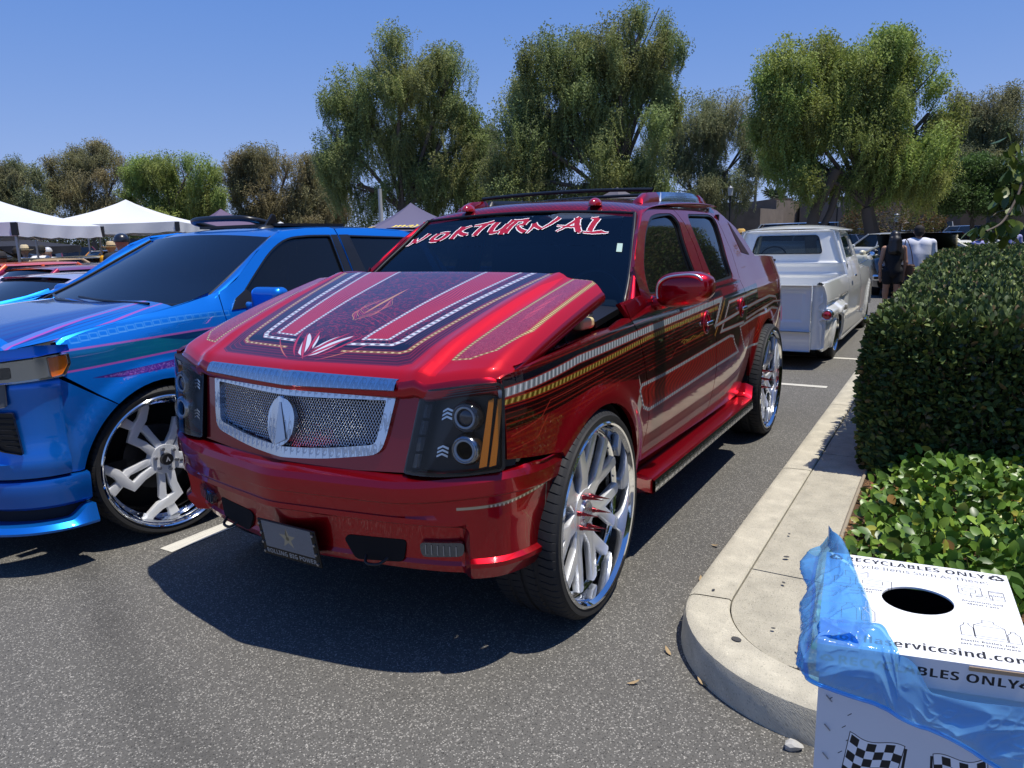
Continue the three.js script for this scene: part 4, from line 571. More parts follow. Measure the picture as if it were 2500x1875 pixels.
    const hook = tube([at(0.36, 0.43, 0.02), at(0.38, 0.415, 0.05), at(0.43, 0.415, 0.05), at(0.45, 0.43, 0.02)], 0.006, 16, 8); mesh('tow_hook', fix(hook), M.black, T);
    const fog = mesh('fog_lamp', fix(patch(round([[0.575, 0.505, 0.02], [0.585, 0.45, 0.02], [0.735, 0.462, 0.02], [0.74, 0.515, 0.02]], 4), (v, y) => at(v, y, 0.016), { cell: 0.05, skirt: 0.02 })), phys(0.10, 0.11, 0.12, 0.06, { clearcoat: 1, metalness: 0.6 }), T);
    const ribs = []; for (let k = 0; k < 6; k++) ribs.push(patch([[0.60 + k * 0.022, 0.462], [0.604 + k * 0.022, 0.462], [0.604 + k * 0.022, 0.50], [0.60 + k * 0.022, 0.50]], (v, y) => at(v, y, 0.019), {})); mesh('fog_lamp_rib', fix(join(ribs)), M.steel, fog);
  }
  { const g = new THREE.Group(); g.name = 'number_plate'; T.add(g); g.userData.label = 'black framed mesh plate with star reading ROLLING BIG POWER'; g.position.copy(P3(-0.812, 0.005, 0.43)); g.rotation.x = 0.16;
    const pt = canvasTex(1024, 512, (x, w, h) => { x.fillStyle = '#8b9098'; x.fillRect(0, 0, w, h); x.fillStyle = '#3d4148'; for (let j = 0; j < 60; j++) for (let i = 0; i < 110; i++) { x.beginPath(); x.arc((i + (j % 2) * 0.5) * 9.6, j * 8.6, 2.9, 0, 7); x.fill(); }
      x.fillStyle = '#a89f86'; x.beginPath(); for (let k = 0; k < 10; k++) { const r = k % 2 ? 62 : 158, a = -Math.PI / 2 + k * Math.PI / 5; x.lineTo(w / 2 + r * Math.cos(a), 195 + r * Math.sin(a)); } x.closePath(); x.fill(); x.fillStyle = '#6f684f'; x.beginPath(); x.moveTo(w / 2, 40); x.lineTo(w / 2 - 36, 145); x.lineTo(w / 2, 195); x.fill(); x.beginPath(); x.arc(w / 2, 195, 30, 0, 7); x.fill();
      x.fillStyle = '#0a0a0b'; x.fillRect(0, 390, w, 122); x.fillRect(0, 0, 62, h); x.fillRect(w - 62, 0, 62, h); x.fillStyle = '#9b9fa2'; x.font = 'bold 92px sans-serif'; x.textAlign = 'center'; x.textBaseline = 'middle'; x.fillText('ROLLING BIG POWER', w / 2, 450, 920); }, { clamp: true });
    mesh('plate_face', new THREE.PlaneGeometry(0.31, 0.155).translate(0, 0, 0.0055), std(1, 1, 1, 0.4, { map: pt, metalness: 0.3 }), g); mesh('plate_body', box(0.318, 0.162, 0.009, 0, 0, 0, 0.003), M.trim, g);
    for (const sx of [-1, 1]) for (let k = 0; k < 4; k++) mesh('plate_bolt', new THREE.CylinderGeometry(0.0055, 0.0055, 0.006, 10).rotateX(Math.PI / 2).translate(sx * 0.147, 0.062 - k * 0.042, 0.008), M.steel, g); }
  // ---- mirrors
  for (const s of [0, 1]) {
    const fix = (g) => (s ? mirrorX(g) : g); const body = new THREE.SphereGeometry(1, 40, 28); const p = body.attributes.position;
    for (let i = 0; i < p.count; i++) { let X = p.getX(i), Y = p.getY(i), Z = p.getZ(i); const q = (t, e) => Math.sign(t) * Math.pow(Math.abs(t), e); X = q(X, 0.72); Y = q(Y, 0.68); Z = Z > 0 ? q(Z, 0.8) : -Math.pow(-Z, 0.35); const rise = 0.012 * X; p.setXYZ(i, 1.062 + X * 0.140, 1.334 + Y * 0.083 * (1 - 0.10 * X) + rise - 0.006, -0.80 + Z * 0.075); }
    body.computeVertexNormals();
    const arm = tube([V3(0.88, 1.262, -0.80), V3(0.92, 1.255, -0.80), V3(0.97, 1.27, -0.80), V3(1.02, 1.30, -0.80)], 0.036, 16, 12);
    const tri0 = patch([[0.45, 1.22], [0.80, 1.275], [0.78, 1.31], [0.70, 1.44], [0.66, 1.305], [0.44, 1.28]], (u, y) => P3(u, SV(u, y) + 0.006, y), { cell: 0.04, skirt: 0.01 });
    const m = mesh('side_mirror', fix(join([body, arm])), red, T, s ? 'far side mirror showing over the hood' : 'red door mirror edged with silver leaf');
    mesh('mirror_mount', fix(tri0), redDeep, m);
    const edge = []; for (let k = 0; k <= 30; k++) { const a = lerp(200, 20, k / 30) * D2R, q = (t, e) => Math.sign(t) * Math.pow(Math.abs(t), e), X = q(Math.cos(a), 0.7), Y = q(Math.sin(a), 0.7); edge.push(V3(1.058 + X * 0.112, 1.329 + Y * 0.069 + 0.012 * X, -0.80 + 0.067)); } mesh('mirror_leaf_edge', fix(tube(edge, 0.006, 60, 6).scale(1, 1, 1)), phys(0.7, 0.72, 0.74, 0.3, { metalness: 0.9 }), m);
    mesh('mirror_glass', fix(box(0.2, 0.14, 0.004, 1.062, 1.33, -0.87)), M.chrome, m);
  }
  // ---- roof: cab lights, rack
  for (const v of [-0.425, -0.21, 0, 0.21, 0.425].filter((v) => Math.abs(v) > 0.4)) mesh('cab_light', [new THREE.SphereGeometry(1, 20, 12, 0, 6.3, 0, 1.6).scale(0.036, 0.042, 0.06).translate(v, 1.757, -1.165)], phys(0.3, 0.008, 0.012, 0.15, { clearcoat: 1 }), T);
  for (const s of [-1, 1]) {
    const rk = new THREE.Group(); rk.name = 'roof_rack_rail'; T.add(rk);
    const sweep = (u0, u1, r0, r1) => { const rows = []; for (let i = 0; i <= 14; i++) { const t = i / 14, u = lerp(u0, u1, t), e = (Math.min(1, Math.min(t * r0, (1 - t) * r1))), hh = 0.05 * Math.sqrt(clamp(e)); const yb = roofY(u, 0.6); rows.push([[-0.03, 0], [-0.026, 0.7], [-0.012, 1], [0.012, 1], [0.03, 0.65], [0.036, 0]].map(([x, k]) => P3(u, s * (0.6 + x), yb - 0.006 + (hh + 0.006) * k))); } return sheet(rows, { crease: 0.8, flip: s < 0 }); };
    mesh('rail_end', sweep(1.34, 1.64, 2.6, 99), red, rk); mesh('rail_end', sweep(2.44, 2.60, 99, 1.6), red, rk); mesh('rail_bar', sweep(1.64, 2.44, 99, 99), s > 0 ? engraved : M.trim, rk);
  }
  for (const u of [1.60, 2.36]) { const pts = []; for (let k = 0; k <= 12; k++) { const v = lerp(-0.6, 0.6, k / 12); pts.push(P3(u, v, 1.852 + 0.016 * (1 - (v / 0.6) ** 2))); } mesh('rack_crossbar', tube(pts, 0.011, 40, 8), M.trim, T); }
  // ---- bed, tail, lamps
  mesh('bed_cover', patch([[2.60, -0.80], [4.36, -0.76], [4.36, 0.76], [2.60, 0.80]], (u, v) => P3(u, v, 1.375 - (u - 2.6) * 0.012), { cell: 0.2, flip: true, skirt: 0.02 }), std(0.02, 0.02, 0.022, 0.5), T);
  { const rows = []; for (let j = 0; j <= 30; j++) { const v = lerp(-0.75, 0.75, j / 30), b = 0.055 * (1 - Math.pow(Math.abs(v) / 0.75, 4)); rows.push([[4.30, 1.335], [4.38, 1.31], [4.44, 1.20], [4.47, 1.0], [4.50, 0.86], [4.46, 0.62], [4.36, 0.55]].map(([u, y]) => P3(u + b, v, y))); } mesh('tailgate', sheet(rows), red, T); }
  { const rb = []; for (const y of [1.72, 1.40]) { const r = []; for (let j = 0; j <= 8; j++) { const v = lerp(-0.70, 0.70, j / 8); r.push(P3(y > 1.5 ? 2.60 : 2.66, v * (y > 1.5 ? 0.92 : 1), y)); } rb.push(r); } mesh('rear_window', sheet(rb), M.glassDark, T); }
  bothSides('tail_light', T, patch(round([[4.28, 0.80, 0.02], [4.44, 0.80, 0.03], [4.455, 0.93, 0.03], [4.33, 0.93, 0.03]], 3), (u, y) => P3(u, SV(u, y) + 0.004, y), { cell: 0.05, skirt: 0.01 }), phys(0.55, 0.02, 0.05, 0.08, { clearcoat: 1 }));
  // ---- running boards
  for (const s of [0, 1]) {
    const fix = (g) => (s ? mirrorX(g) : g); const rows = []; for (let i = 0; i <= 40; i++) { const u = lerp(0.60, 2.62, i / 40); rows.push([[0.84, 0.425], [0.93, 0.43], [0.985, 0.418], [0.993, 0.408]].map(([v, y]) => P3(u, v, y))); }
    const b = mesh('running_board', fix(join([sheet(rows, { crease: 0.6, flip: true }),
      sheet([[0.60, 0.43], [0.53, 0.445], [0.42, 0.49]].map(([u, y], i) => [[0.86, 0], [0.93, 0.004], [0.985 - i * 0.005, -0.014], [0.985 - i * 0.006, -0.085 + i * 0.012], [0.88, -0.10]].map(([v, d]) => P3(u, v, y + d))), { crease: 0.6 }),
      sheet([[2.62, 0.43], [2.66, 0.45], [2.70, 0.51]].map(([u, y], i) => [[0.86, 0], [0.93, 0.004], [0.985 - i * 0.005, -0.014], [0.985 - i * 0.006, -0.085 + i * 0.012], [0.88, -0.10]].map(([v, d]) => P3(u, v, y + d))), { crease: 0.6 }),
      sheet([0.60, 2.62].map((u) => [[0.993, 0.345], [0.96, 0.335], [0.84, 0.36]].map(([v, y]) => P3(u, v, y)))) ])), red, T);
    const fr = []; for (let i = 0; i <= 30; i++) { const u = lerp(0.605, 2.615, i / 30); fr.push([[0.992, 0.409], [0.999, 0.402], [1.0, 0.352], [0.992, 0.344]].map(([v, y]) => P3(u, v, y))); } mesh('board_trim', fix(sheet(fr, { uv: (p) => [p.z * 1.2, (p.y - 0.34) * 14], flip: true, crease: 0.8 })), engraved, b);
    const rock = []; for (let i = 0; i <= 20; i++) { const u = lerp(0.52, 2.84, i / 20); rock.push([P3(u, SV(u, 0.5) - 0.008, 0.51), P3(u, 0.88, 0.44), P3(u, 0.80, 0.40)]); } mesh('rocker_panel', fix(sheet(rock)), redDeep, T);
  }
  // ---- underbody, wheel housings, engine bay, cabin
  mesh('underbody', [box(1.5, 0.10, 4.7, 0, 0.47, -1.95), box(0.14, 0.16, 5.0, 0.42, 0.46, -1.9), box(0.14, 0.16, 5.0, -0.42, 0.46, -1.9), box(1.3, 0.1, 0.16, 0, 0.46, -0.1), box(1.5, 0.12, 0.14, 0, 0.44, -3.3), new THREE.SphereGeometry(0.14, 16, 12).translate(0, 0.42, -3.3)], M.dark, T);
  for (const c of [0.05, 3.3]) for (const s of [-1, 1]) { const rows = []; for (let k = 0; k <= 24; k++) { const a = lerp(-8, 188, k / 24) * D2R, r = (c > 1 ? 0.49 : 0.462); rows.push([P3(c + r * Math.cos(a), s * 0.905, 0.45 + r * Math.sin(a)), P3(c + r * Math.cos(a), s * 0.5, 0.45 + r * Math.sin(a))]); } mesh('wheel_housing', [sheet(rows), box(0.01, 0.5, 0.9, s * 0.5, 0.68, -c)], M.dark, T); }
  mesh('engine_bay', [box(1.5, 0.02, 0.95, 0, 0.98, 0.05), box(0.02, 0.2, 0.72, 0.83, 1.0, -0.08), box(0.02, 0.2, 0.72, -0.83, 1.0, -0.08), box(1.6, 0.32, 0.02, 0, 1.07, -0.46), box(1.24, 0.26, 0.02, 0, 0.92, 0.60)], M.dark, T);
  bothSides('inner_fender', T, patch([[-0.5, 0.78], [0.34, 0.80], [0.34, 0.885], [-0.5, 0.88]], (u, v) => P3(u, v, 1.15 + 0.05 * (u + 0.5) - (0.885 - v) * 0.25), { cell: 0.1, flip: true }), red);
  mesh('battery_box', [box(0.2, 0.16, 0.26, 0.66, 1.13, -0.26, 0.01), box(0.22, 0.02, 0.28, 0.66, 1.225, -0.26, 0.006)], std(0.02, 0.02, 0.022, 0.4), T);
  mesh('engine_hose', [tube([V3(0.72, 1.16, 0.15), V3(0.7, 1.2, 0.0), V3(0.62, 1.18, -0.12), V3(0.7, 1.2, -0.3)], 0.028, 24, 10), tube([V3(0.6, 1.12, 0.3), V3(0.66, 1.17, 0.15), V3(0.72, 1.18, 0.02)], 0.02, 24, 10), tube([V3(0.76, 1.15, -0.02), V3(0.74, 1.21, -0.15), V3(0.78, 1.2, -0.28)], 0.008, 24, 8)], std(0.03, 0.035, 0.05, 0.45), T);
  mesh('fluid_bottle', [new RoundedBoxGeometry(0.06, 0.05, 0.13, 3, 0.018).translate(0.79, 1.212, -0.235), new THREE.CylinderGeometry(0.02, 0.02, 0.04, 14).rotateX(0.8).translate(0.78, 1.232, -0.17)], std(0.55, 0.47, 0.24, 0.6), T);
  mesh('fuse_box', [box(0.10, 0.05, 0.14, 0.70, 1.235, -0.36, 0.01), box(0.14, 0.03, 0.08, 0.6, 1.25, -0.4, 0.008)], M.trim, T);
  mesh('wiper_arm', [tube([V3(0.5, 1.262, -0.53), V3(0.3, 1.275, -0.55), V3(-0.15, 1.285, -0.57)], 0.007, 16, 6), tube([V3(-0.2, 1.262, -0.53), V3(-0.4, 1.275, -0.55), V3(-0.72, 1.285, -0.58)], 0.007, 16, 6)], M.trim, T);
  const cabin = std(0.02, 0.02, 0.023, 0.8);
  mesh('dashboard', [patch([[0.60, -0.80], [1.02, -0.80], [1.02, 0.80], [0.60, 0.80]], (u, v) => P3(u, v, 1.235 + 0.03 * Math.sin((u - 0.6) * 7)), { cell: 0.1, flip: true, skirt: 0.2 })], cabin, T);
  for (const v of [-0.42, 0.42]) for (const u of [1.55, 2.3]) { mesh('seat', [box(0.52, 0.16, 0.5, v, 0.92, -u, 0.05), new RoundedBoxGeometry(0.5, 0.62, 0.16, 3, 0.06).rotateX(-0.2).translate(v, 1.26, -u - 0.26), new RoundedBoxGeometry(0.26, 0.17, 0.1, 3, 0.04).translate(v, 1.63, -u - 0.33)], std(0.018, 0.017, 0.02, 0.7), T); }
  mesh('steering_wheel', [new THREE.TorusGeometry(0.185, 0.014, 10, 36).rotateX(-0.35).translate(0.42, 1.22, -1.13), box(0.3, 0.03, 0.03, 0.42, 1.22, -1.13), cylBetween(V3(0.42, 1.22, -1.13), V3(0.42, 1.1, -0.9), 0.03)], M.trim, T);
  mesh('cabin_lining', [box(1.5, 0.02, 2.1, 0, 0.82, -1.6), box(1.45, 0.9, 0.02, 0, 1.27, -2.58), patch([[1.2, -0.68], [2.55, -0.68], [2.55, 0.68], [1.2, 0.68]], (u, v) => P3(u, v, roofY(u, v) - 0.03), { cell: 0.2 })], std(0.015, 0.015, 0.016, 0.9), T);
  mesh('rear_view_mirror', box(0.24, 0.065, 0.03, 0.0, 1.66, -1.17, 0.012), M.trim, T);
  mesh('windshield_sticker', pane(0.545, 0.64, 0.885, 0.925, 0.003, 2, 2), std(0.45, 0.6, 0.5, 0.5), T);
  // ---- wheels
  const wf = redWheel(T, 'big front wheel with forked spokes and red spiked nuts'); wf.position.set(0.979, 0.4407, 0); wf.rotation.set(0, 0, 0); wf.rotation.y = -1.3137 * D2R * -1;
  const add = (x, z, flip, label) => { const w = wf.clone(); w.position.set(x, 0.4407, z); w.rotation.y = flip ? Math.PI : 0; T.add(w); w.userData = { label }; return w; };
  add(0.979, -3.302, false, 'deep dished rear wheel'); add(-0.979, 0, true); add(-0.979, -3.302, true);
}
// ---------- the blue pickup, parked beside the red one ----------
function blueWheel(parent) {
  const w = new THREE.Group(); w.name = 'wheel'; parent.add(w);
  mesh('tyre', wheelTyre(0.4176, 0.372, 0.30), M.rubber, w);
  mesh('rim', [ring([[0.372, -0.012], [0.374, 0.002], [0.368, 0.008], [0.362, 0.002], [0.356, -0.010], [0.350, -0.013], [0.348, -0.022], [0.342, -0.03], [0.338, -0.085], [0.318, -0.092], [0.314, -0.11]])], M.chrome, w);
  mesh('rim_barrel', ring([[0.318, -0.10], [0.322, -0.28]]), M.trim, w);
  const spokeMat = phys(0.84, 0.85, 0.86, 0.4, { metalness: 0.45 });
  // five bent double spokes with hooked elbows
  const limb = (pts, wd) => { const A = [], B = []; pts.forEach((p, i) => { const a = pts[Math.max(0, i - 1)], b = pts[Math.min(pts.length - 1, i + 1)], d = Math.hypot(b[0] - a[0], b[1] - a[1]), n = [-(b[1] - a[1]) / d, (b[0] - a[0]) / d]; A.push([p[0] + n[0] * wd[i], p[1] + n[1] * wd[i]]); B.unshift([p[0] - n[0] * wd[i], p[1] - n[1] * wd[i]]); }); return [...A, ...B]; };
  const bow = (g, lift) => { const p = g.attributes.position; for (let i = 0; i < p.count; i++) { const r = Math.hypot(p.getY(i), p.getZ(i)); p.setX(i, p.getX(i) - 0.088 + lift - 0.012 * Math.pow(1 - clamp(r / 0.33), 1.4)); } g.computeVertexNormals(); return toCreasedNormals(g, 0.6); };
  for (let k = 0; k < 5; k++) {
    const parts = [];
    parts.push(bow(plateX(shapeOf(limb([[-0.022, 0.07], [-0.030, 0.15], [-0.052, 0.215], [0.0, 0.245], [0.06, 0.262], [0.115, 0.30], [0.135, 0.325]], [0.016, 0.015, 0.019, 0.02, 0.019, 0.015, 0.011])), 0.02, 0.007, 3), 0.0));
    parts.push(bow(plateX(shapeOf(limb([[0.026, 0.07], [0.030, 0.15], [0.035, 0.21], [0.0, 0.265], [-0.02, 0.325]], [0.015, 0.014, 0.016, 0.017, 0.022])), 0.02, 0.006, 3), -0.008));
    mesh('spoke', parts.map((g) => g.rotateX(k * 2 * Math.PI / 5 + 0.62)), spokeMat, w);
  }
  const hub = new THREE.CylinderGeometry(0.082, 0.094, 0.04, 40).rotateZ(-Math.PI / 2).translate(-0.088, 0, 0); mesh('hub', hub, spokeMat, w);
  mesh('hub_cap', new THREE.CylinderGeometry(0.032, 0.036, 0.03, 32).rotateZ(-Math.PI / 2).translate(-0.06, 0, 0), M.trim, w);
  { const s = shapeOf([[0, 0.016], [-0.013, -0.012], [-0.006, -0.012], [0, 0.003], [0.006, -0.012], [0.013, -0.012]]); mesh('cap_badge', plateX(s, 0.002, 0).translate(-0.0445, 0, 0), M.alu, w); }
  for (let k = 0; k < 6; k++) { const a = k * Math.PI / 3 + 0.25; mesh('lug_nut', new THREE.CylinderGeometry(0.009, 0.012, 0.02, 6).rotateZ(-Math.PI / 2).translate(-0.06, 0.062 * Math.cos(a), 0.062 * Math.sin(a)), M.steel, w); }
  const bolts = []; for (let k = 0; k < 44; k++) { const a = k / 44 * Math.PI * 2; bolts.push(new THREE.CylinderGeometry(0.0042, 0.0046, 0.007, 6).rotateZ(-Math.PI / 2).translate(-0.088, 0.328 * Math.cos(a), 0.328 * Math.sin(a))); } mesh('rim_bolt', bolts, M.steel, w).userData.kind = 'stuff';
  mesh('brake_disc', [new THREE.CylinderGeometry(0.185, 0.185, 0.024, 48).rotateZ(Math.PI / 2).translate(-0.19, 0, 0)], std(0.05, 0.05, 0.052, 0.4, { metalness: 0.8 }), w);
  mesh('wheel_back', new THREE.CylinderGeometry(0.315, 0.315, 0.004, 40).rotateZ(Math.PI / 2).translate(-0.285, 0, 0), M.dark, w);
  return w;
}
const blueTruck = thing('lowered_pickup_truck', 'metallic blue lowered pickup with pink pinstripes, beside the red truck', 'pickup truck', W(-0.289, -2.49), redTurn);
{
  const T = blueTruck, blue = paint(0.006, 0.17, 0.66, 0.6, 0.36), bDeep = paint(0.005, 0.12, 0.50, 0.6, 0.36);
  const tw = [[-0.62, 0.925], [-0.45, 0.962], [-0.2, 0.975], [0.5, 0.97], [1.6, 0.975], [3.0, 0.97], [4.8, 0.95]];
  const SV = (u, y) => { let b = table(tw, u); const t = Math.min(y, 1.2) - 0.85; b -= (t > 0 ? 0.30 : 0.22) * t * t; if (y > 1.2) b -= 0.42 * (y - 1.2) + 0.8 * Math.pow(Math.max(0, y - 1.62), 1.5); if (u < 0.6) { b -= 0.55 * Math.pow(Math.max(0, y - lerp(1.06, 1.2, smooth(-0.4, 0.5, u))), 1.35) * smooth(0.6, 0.4, u); }
    const d = Math.hypot(u - 0.02, y - 0.40); b += 0.022 * smooth(0.60, 0.50, d); return b; };
  const side = (u, y) => P3(u, SV(u, y), y), uvS = (u, y) => [(u + 0.7) / 5.5, (y - 0.3) / 1.5];
  const BW = 2048, BH = 560;
  const bMap = canvasTex(BW, BH, (x) => {
    const px = (u) => (u + 0.7) / 5.5 * BW, py = (y) => BH - (y - 0.3) / 1.5 * BH; x.fillStyle = '#0b74d8'; x.fillRect(0, 0, BW, BH);
    const poly = (pts, f) => { x.fillStyle = f; x.beginPath(); pts.forEach((p, i) => i ? x.lineTo(px(p[0]), py(p[1])) : x.moveTo(px(p[0]), py(p[1]))); x.closePath(); x.fill(); };
    const ln = (pts, w, c) => { x.strokeStyle = c; x.lineWidth = w; x.beginPath(); pts.forEach((p, i) => i ? x.lineTo(px(p[0]), py(p[1])) : x.moveTo(px(p[0]), py(p[1]))); x.stroke(); };
    const g = x.createLinearGradient(px(-0.5), 0, px(0.6), 0); g.addColorStop(0, '#0d5f9e'); g.addColorStop(0.5, '#0c6f92'); g.addColorStop(1, '#12427c');
    poly([[-0.52, 1.094], [0.1, 1.108], [1.2, 1.135], [1.2, 1.04], [0.1, 1.018], [-0.53, 0.99]], g); poly([[0.0, 1.106], [1.2, 1.135], [1.2, 1.09], [0.2, 1.07]], '#0d3b6d');
    for (let k = 0; k < 60; k++) { x.fillStyle = 'rgba(40,150,160,0.10)'; x.fillRect(px(rr(-0.5, 1)), py(rr(1.0, 1.1)), 40, 2); }
    ln([[-0.52, 1.094], [0.1, 1.108], [1.2, 1.135]], 4, '#b262b8'); ln([[-0.53, 0.99], [0.1, 1.018], [1.2, 1.04]], 4, '#c05fc0');
    poly([[-0.36, 0.945], [-0.2, 0.925], [0.1, 0.935], [0.7, 0.96], [0.7, 0.985], [0.1, 0.972], [-0.2, 0.955]], '#4b2a86'); for (let k = 0; k < 500; k++) { const u = rr(-0.3, 0.6); x.fillStyle = `rgba(${110 + 70 * rnd()},${80 + 60 * rnd()},190,0.5)`; x.fillRect(px(u), py(0.943 + rr(-0.014, 0.022) * smooth(-0.36, 0, u)), 2.5, 2); }
    for (let k = 0; k < 19; k++) { const u = -0.42 + k * 0.05, y = 1.128 + 0.045 * (k / 19) + 0.02 * Math.sin(k / 19 * 3); x.strokeStyle = `rgba(120,175,235,${0.35 + 0.25 * hash(k, 2)})`; x.lineWidth = 2.2; x.strokeRect(px(u), py(y + 0.026), 15, 9); ln([[u, y - 0.002], [u + 0.05, y]], 1.6, 'rgba(140,190,240,0.5)'); }
  }, { clamp: true });
  const sMat = phys(1, 1, 1, 0.36, { map: bMap, metalness: 0.45, clearcoat: 1, clearcoatRoughness: 0.015, specularIntensity: 0.25 });
  const both = (n, geo, mat, parent = T) => [mesh(n, geo, mat, parent), mesh(n, mirrorX(geo), mat, parent)];
  const arc = (c, yc, r, a0, a1, n = 20) => { const o = []; for (let k = 0; k <= n; k++) { const a = lerp(a0, a1, k / n) * D2R; o.push([c + r * Math.cos(a), yc + r * Math.sin(a)]); } return o; };
  const opt = { cell: 0.02, skirt: 0.02, uv: uvS };
  const dF = [[0.55, 0.34], [0.56, 0.8], [0.52, 1.0], [0.49, 1.2], [0.505, 1.29], [0.52, 1.315]];
  both('fender', patch([[-0.475, 1.105], [-0.478, 1.04], [-0.50, 0.985], ...arc(0.02, 0.40, 0.48, 125, -6), [0.545, 0.34], ...dF.slice(1).map(([a, b]) => [a - 0.006, b]), [0.44, 1.30], [0.25, 1.262], [0.0, 1.225], [-0.3, 1.18], [-0.42, 1.152], [-0.465, 1.13]], side, opt), sMat);
  const top = [[0.52, 1.315], [0.66, 1.38], [0.86, 1.52], [1.02, 1.62], [1.16, 1.672], [1.40, 1.695], [1.63, 1.70]];
  const wF = round([[0.625, 1.225, 0.03], [0.66, 1.29, 0.05], [0.80, 1.40, 0.05], [1.0, 1.55, 0.1], [1.18, 1.635, 0.1], [1.40, 1.648, 0.05], [1.60, 1.648, 0.01], [1.60, 1.215, 0.01]], 4);
  const wR = round([[1.84, 1.215, 0.01], [1.78, 1.645, 0.01], [2.45, 1.625, 0.06], [2.62, 1.56, 0.1], [2.66, 1.22, 0.05]], 4);
  const doorF = both('front_door', patch([...dF, ...top.slice(1), [1.675, 1.69], [1.69, 1.2], [1.69, 0.34]], side, { ...opt, hole: wF }), sMat);
  const doorR = both('rear_door', patch([[1.70, 0.34], [1.70, 1.2], [1.685, 1.69], [2.0, 1.692], [2.45, 1.672], [2.68, 1.62], [2.76, 1.3], [2.76, 0.85], [2.72, 0.34]], side, { ...opt, hole: wR }), sMat);
  both('bed_side', patch([[2.78, 0.34], [2.78, 1.3], [2.76, 1.5], [2.86, 1.32], [4.75, 1.30], [4.78, 0.9], [4.70, 0.45], [4.28, 0.45], ...arc(3.75, 0.42, 0.5, 8, 172)], side, { ...opt, cell: 0.06 }), sMat);
  const ins = (d) => (u, y) => P3(u, SV(u, y) - d, y);
  [[doorF, wF], [doorR, wR]].forEach(([pr, w], q) => { for (const s of [0, 1]) { const fx = (g) => (s ? mirrorX(g) : g); mesh('window', fx(patch(w, ins(0.012), { cell: 0.06 })), M.glassDark, pr[s]); const g2 = w.map(([a, b]) => [lerp(a, 1.3 + q * 0.95, 0.03), lerp(b, 1.43, 0.05)]); mesh('window_seal', fx(patch(w, ins(-0.003), { cell: 0.06, hole: g2, skirt: 0.012 })), M.trim, pr[s]); } });
  both('door_pillar', patch([[1.605, 1.215], [1.605, 1.648], [1.672, 1.648], [1.687, 1.215]], ins(-0.004), { cell: 0.1 }), M.trim); both('door_pillar', patch([[1.703, 1.215], [1.69, 1.648], [1.79, 1.648], [1.845, 1.215]], ins(-0.004), { cell: 0.1 }), M.trim);
  both('bumper_side', patch([[-0.525, 0.978], [-0.26, 0.79], ...arc(0.02, 0.40, 0.48, 127, 169), [-0.475, 0.488], [-0.53, 0.49], [-0.535, 0.9]], side, { cell: 0.03, skirt: 0.03 }), blue);
  // cab glass, pillars, roof
  const WE = [[0.36, 0.86, 1.235], [0.62, 0.785, 1.36], [0.88, 0.725, 1.50], [1.13, 0.665, 1.635]];
  const we = (k, t) => table(WE.map((q) => [q[2], q[k]]), lerp(1.235, 1.635, t));
  const wp = (t, s, off = 0) => { const b = 1 - s * s; return P3(we(0, t) - b * (0.13 - 0.05 * t) - off * 0.5, we(1, t) * s, lerp(1.235, 1.635, t) + b * 0.03 * t + off * 0.85); };
  const rowsW = []; for (let i = 0; i <= 12; i++) { const r = []; for (let j = 0; j <= 24; j++) r.push(wp(i / 12, j / 12 - 1)); rowsW.push(r); } mesh('windshield', sheet(rowsW), phys(0.035, 0.04, 0.05, 0.01, { transmission: 0.9, thickness: 0, ior: 1.52 }), T);
  { const sl = []; for (const s of [-1, 1]) { const p = []; for (let k = 0; k <= 10; k++) p.push(wp(k / 10, s, 0.004)); sl.push(tube(p, 0.009, 30, 6)); } const tp = []; for (let k = 0; k <= 16; k++) tp.push(wp(0.005, k / 8 - 1, 0.004)); sl.push(tube(tp, 0.016, 40, 6)); mesh('windshield_seal', sl, M.trim, T); }
  const pil = WE.map(([u, v, y]) => { const y2 = y + 0.045, fu = table([[1.28, 0.47], [1.315, 0.515], [1.38, 0.655], [1.52, 0.855], [1.62, 1.015], [1.68, 1.18]], y2), Bp = P3(fu, SV(fu, y2), y2), A = P3(u, v, y), mid = A.clone().lerp(Bp, 0.4).add(V3(0.005, 0.02, 0.02)), r = []; for (let k = 0; k <= 8; k++) { const t = k / 8; r.push(A.clone().multiplyScalar((1 - t) ** 2).addScaledVector(mid, 2 * t * (1 - t)).addScaledVector(Bp, t * t)); } return r; });
  both('windshield_pillar', sheet(pil), blue);
  const ry = (u, v) => table([[1.12, 1.658], [1.2, 1.685], [1.4, 1.71], [1.8, 1.726], [2.4, 1.715], [2.72, 1.66]], u) - 0.03 * Math.pow(Math.abs(v) / 0.66, 2.4);
  const rf = []; for (let i = 0; i <= 20; i++) { const r = []; const u0 = lerp(1.12, 2.72, i / 20); for (let j = 0; j <= 20; j++) { const v = lerp(-0.665, 0.665, j / 20), u = u0 - (1 - (v / 0.665) ** 2) * 0.08 * Math.max(0, 1 - i / 8); r.push(P3(u, v, ry(u0, v))); } rf.push(r); }
  mesh('roof', sheet(rf), blue, T);
  const rl = []; for (let i = 0; i <= 16; i++) { const u = lerp(1.13, 2.72, i / 16), yb = table([[1.13, 1.665], [1.4, 1.692], [1.7, 1.692], [2.45, 1.672], [2.72, 1.61]], u), A = P3(u, SV(u, yb), yb), C = P3(u, 0.665, ry(u, 0.665)), mid = P3(u, A.x, C.y + 0.004), r = []; for (let k = 0; k <= 6; k++) { const t = k / 6; r.push(A.clone().multiplyScalar((1 - t) ** 2).addScaledVector(mid, 2 * t * (1 - t)).addScaledVector(C, t * t)); } rl.push(r); } both('roof_rail', sheet(rl), blue);
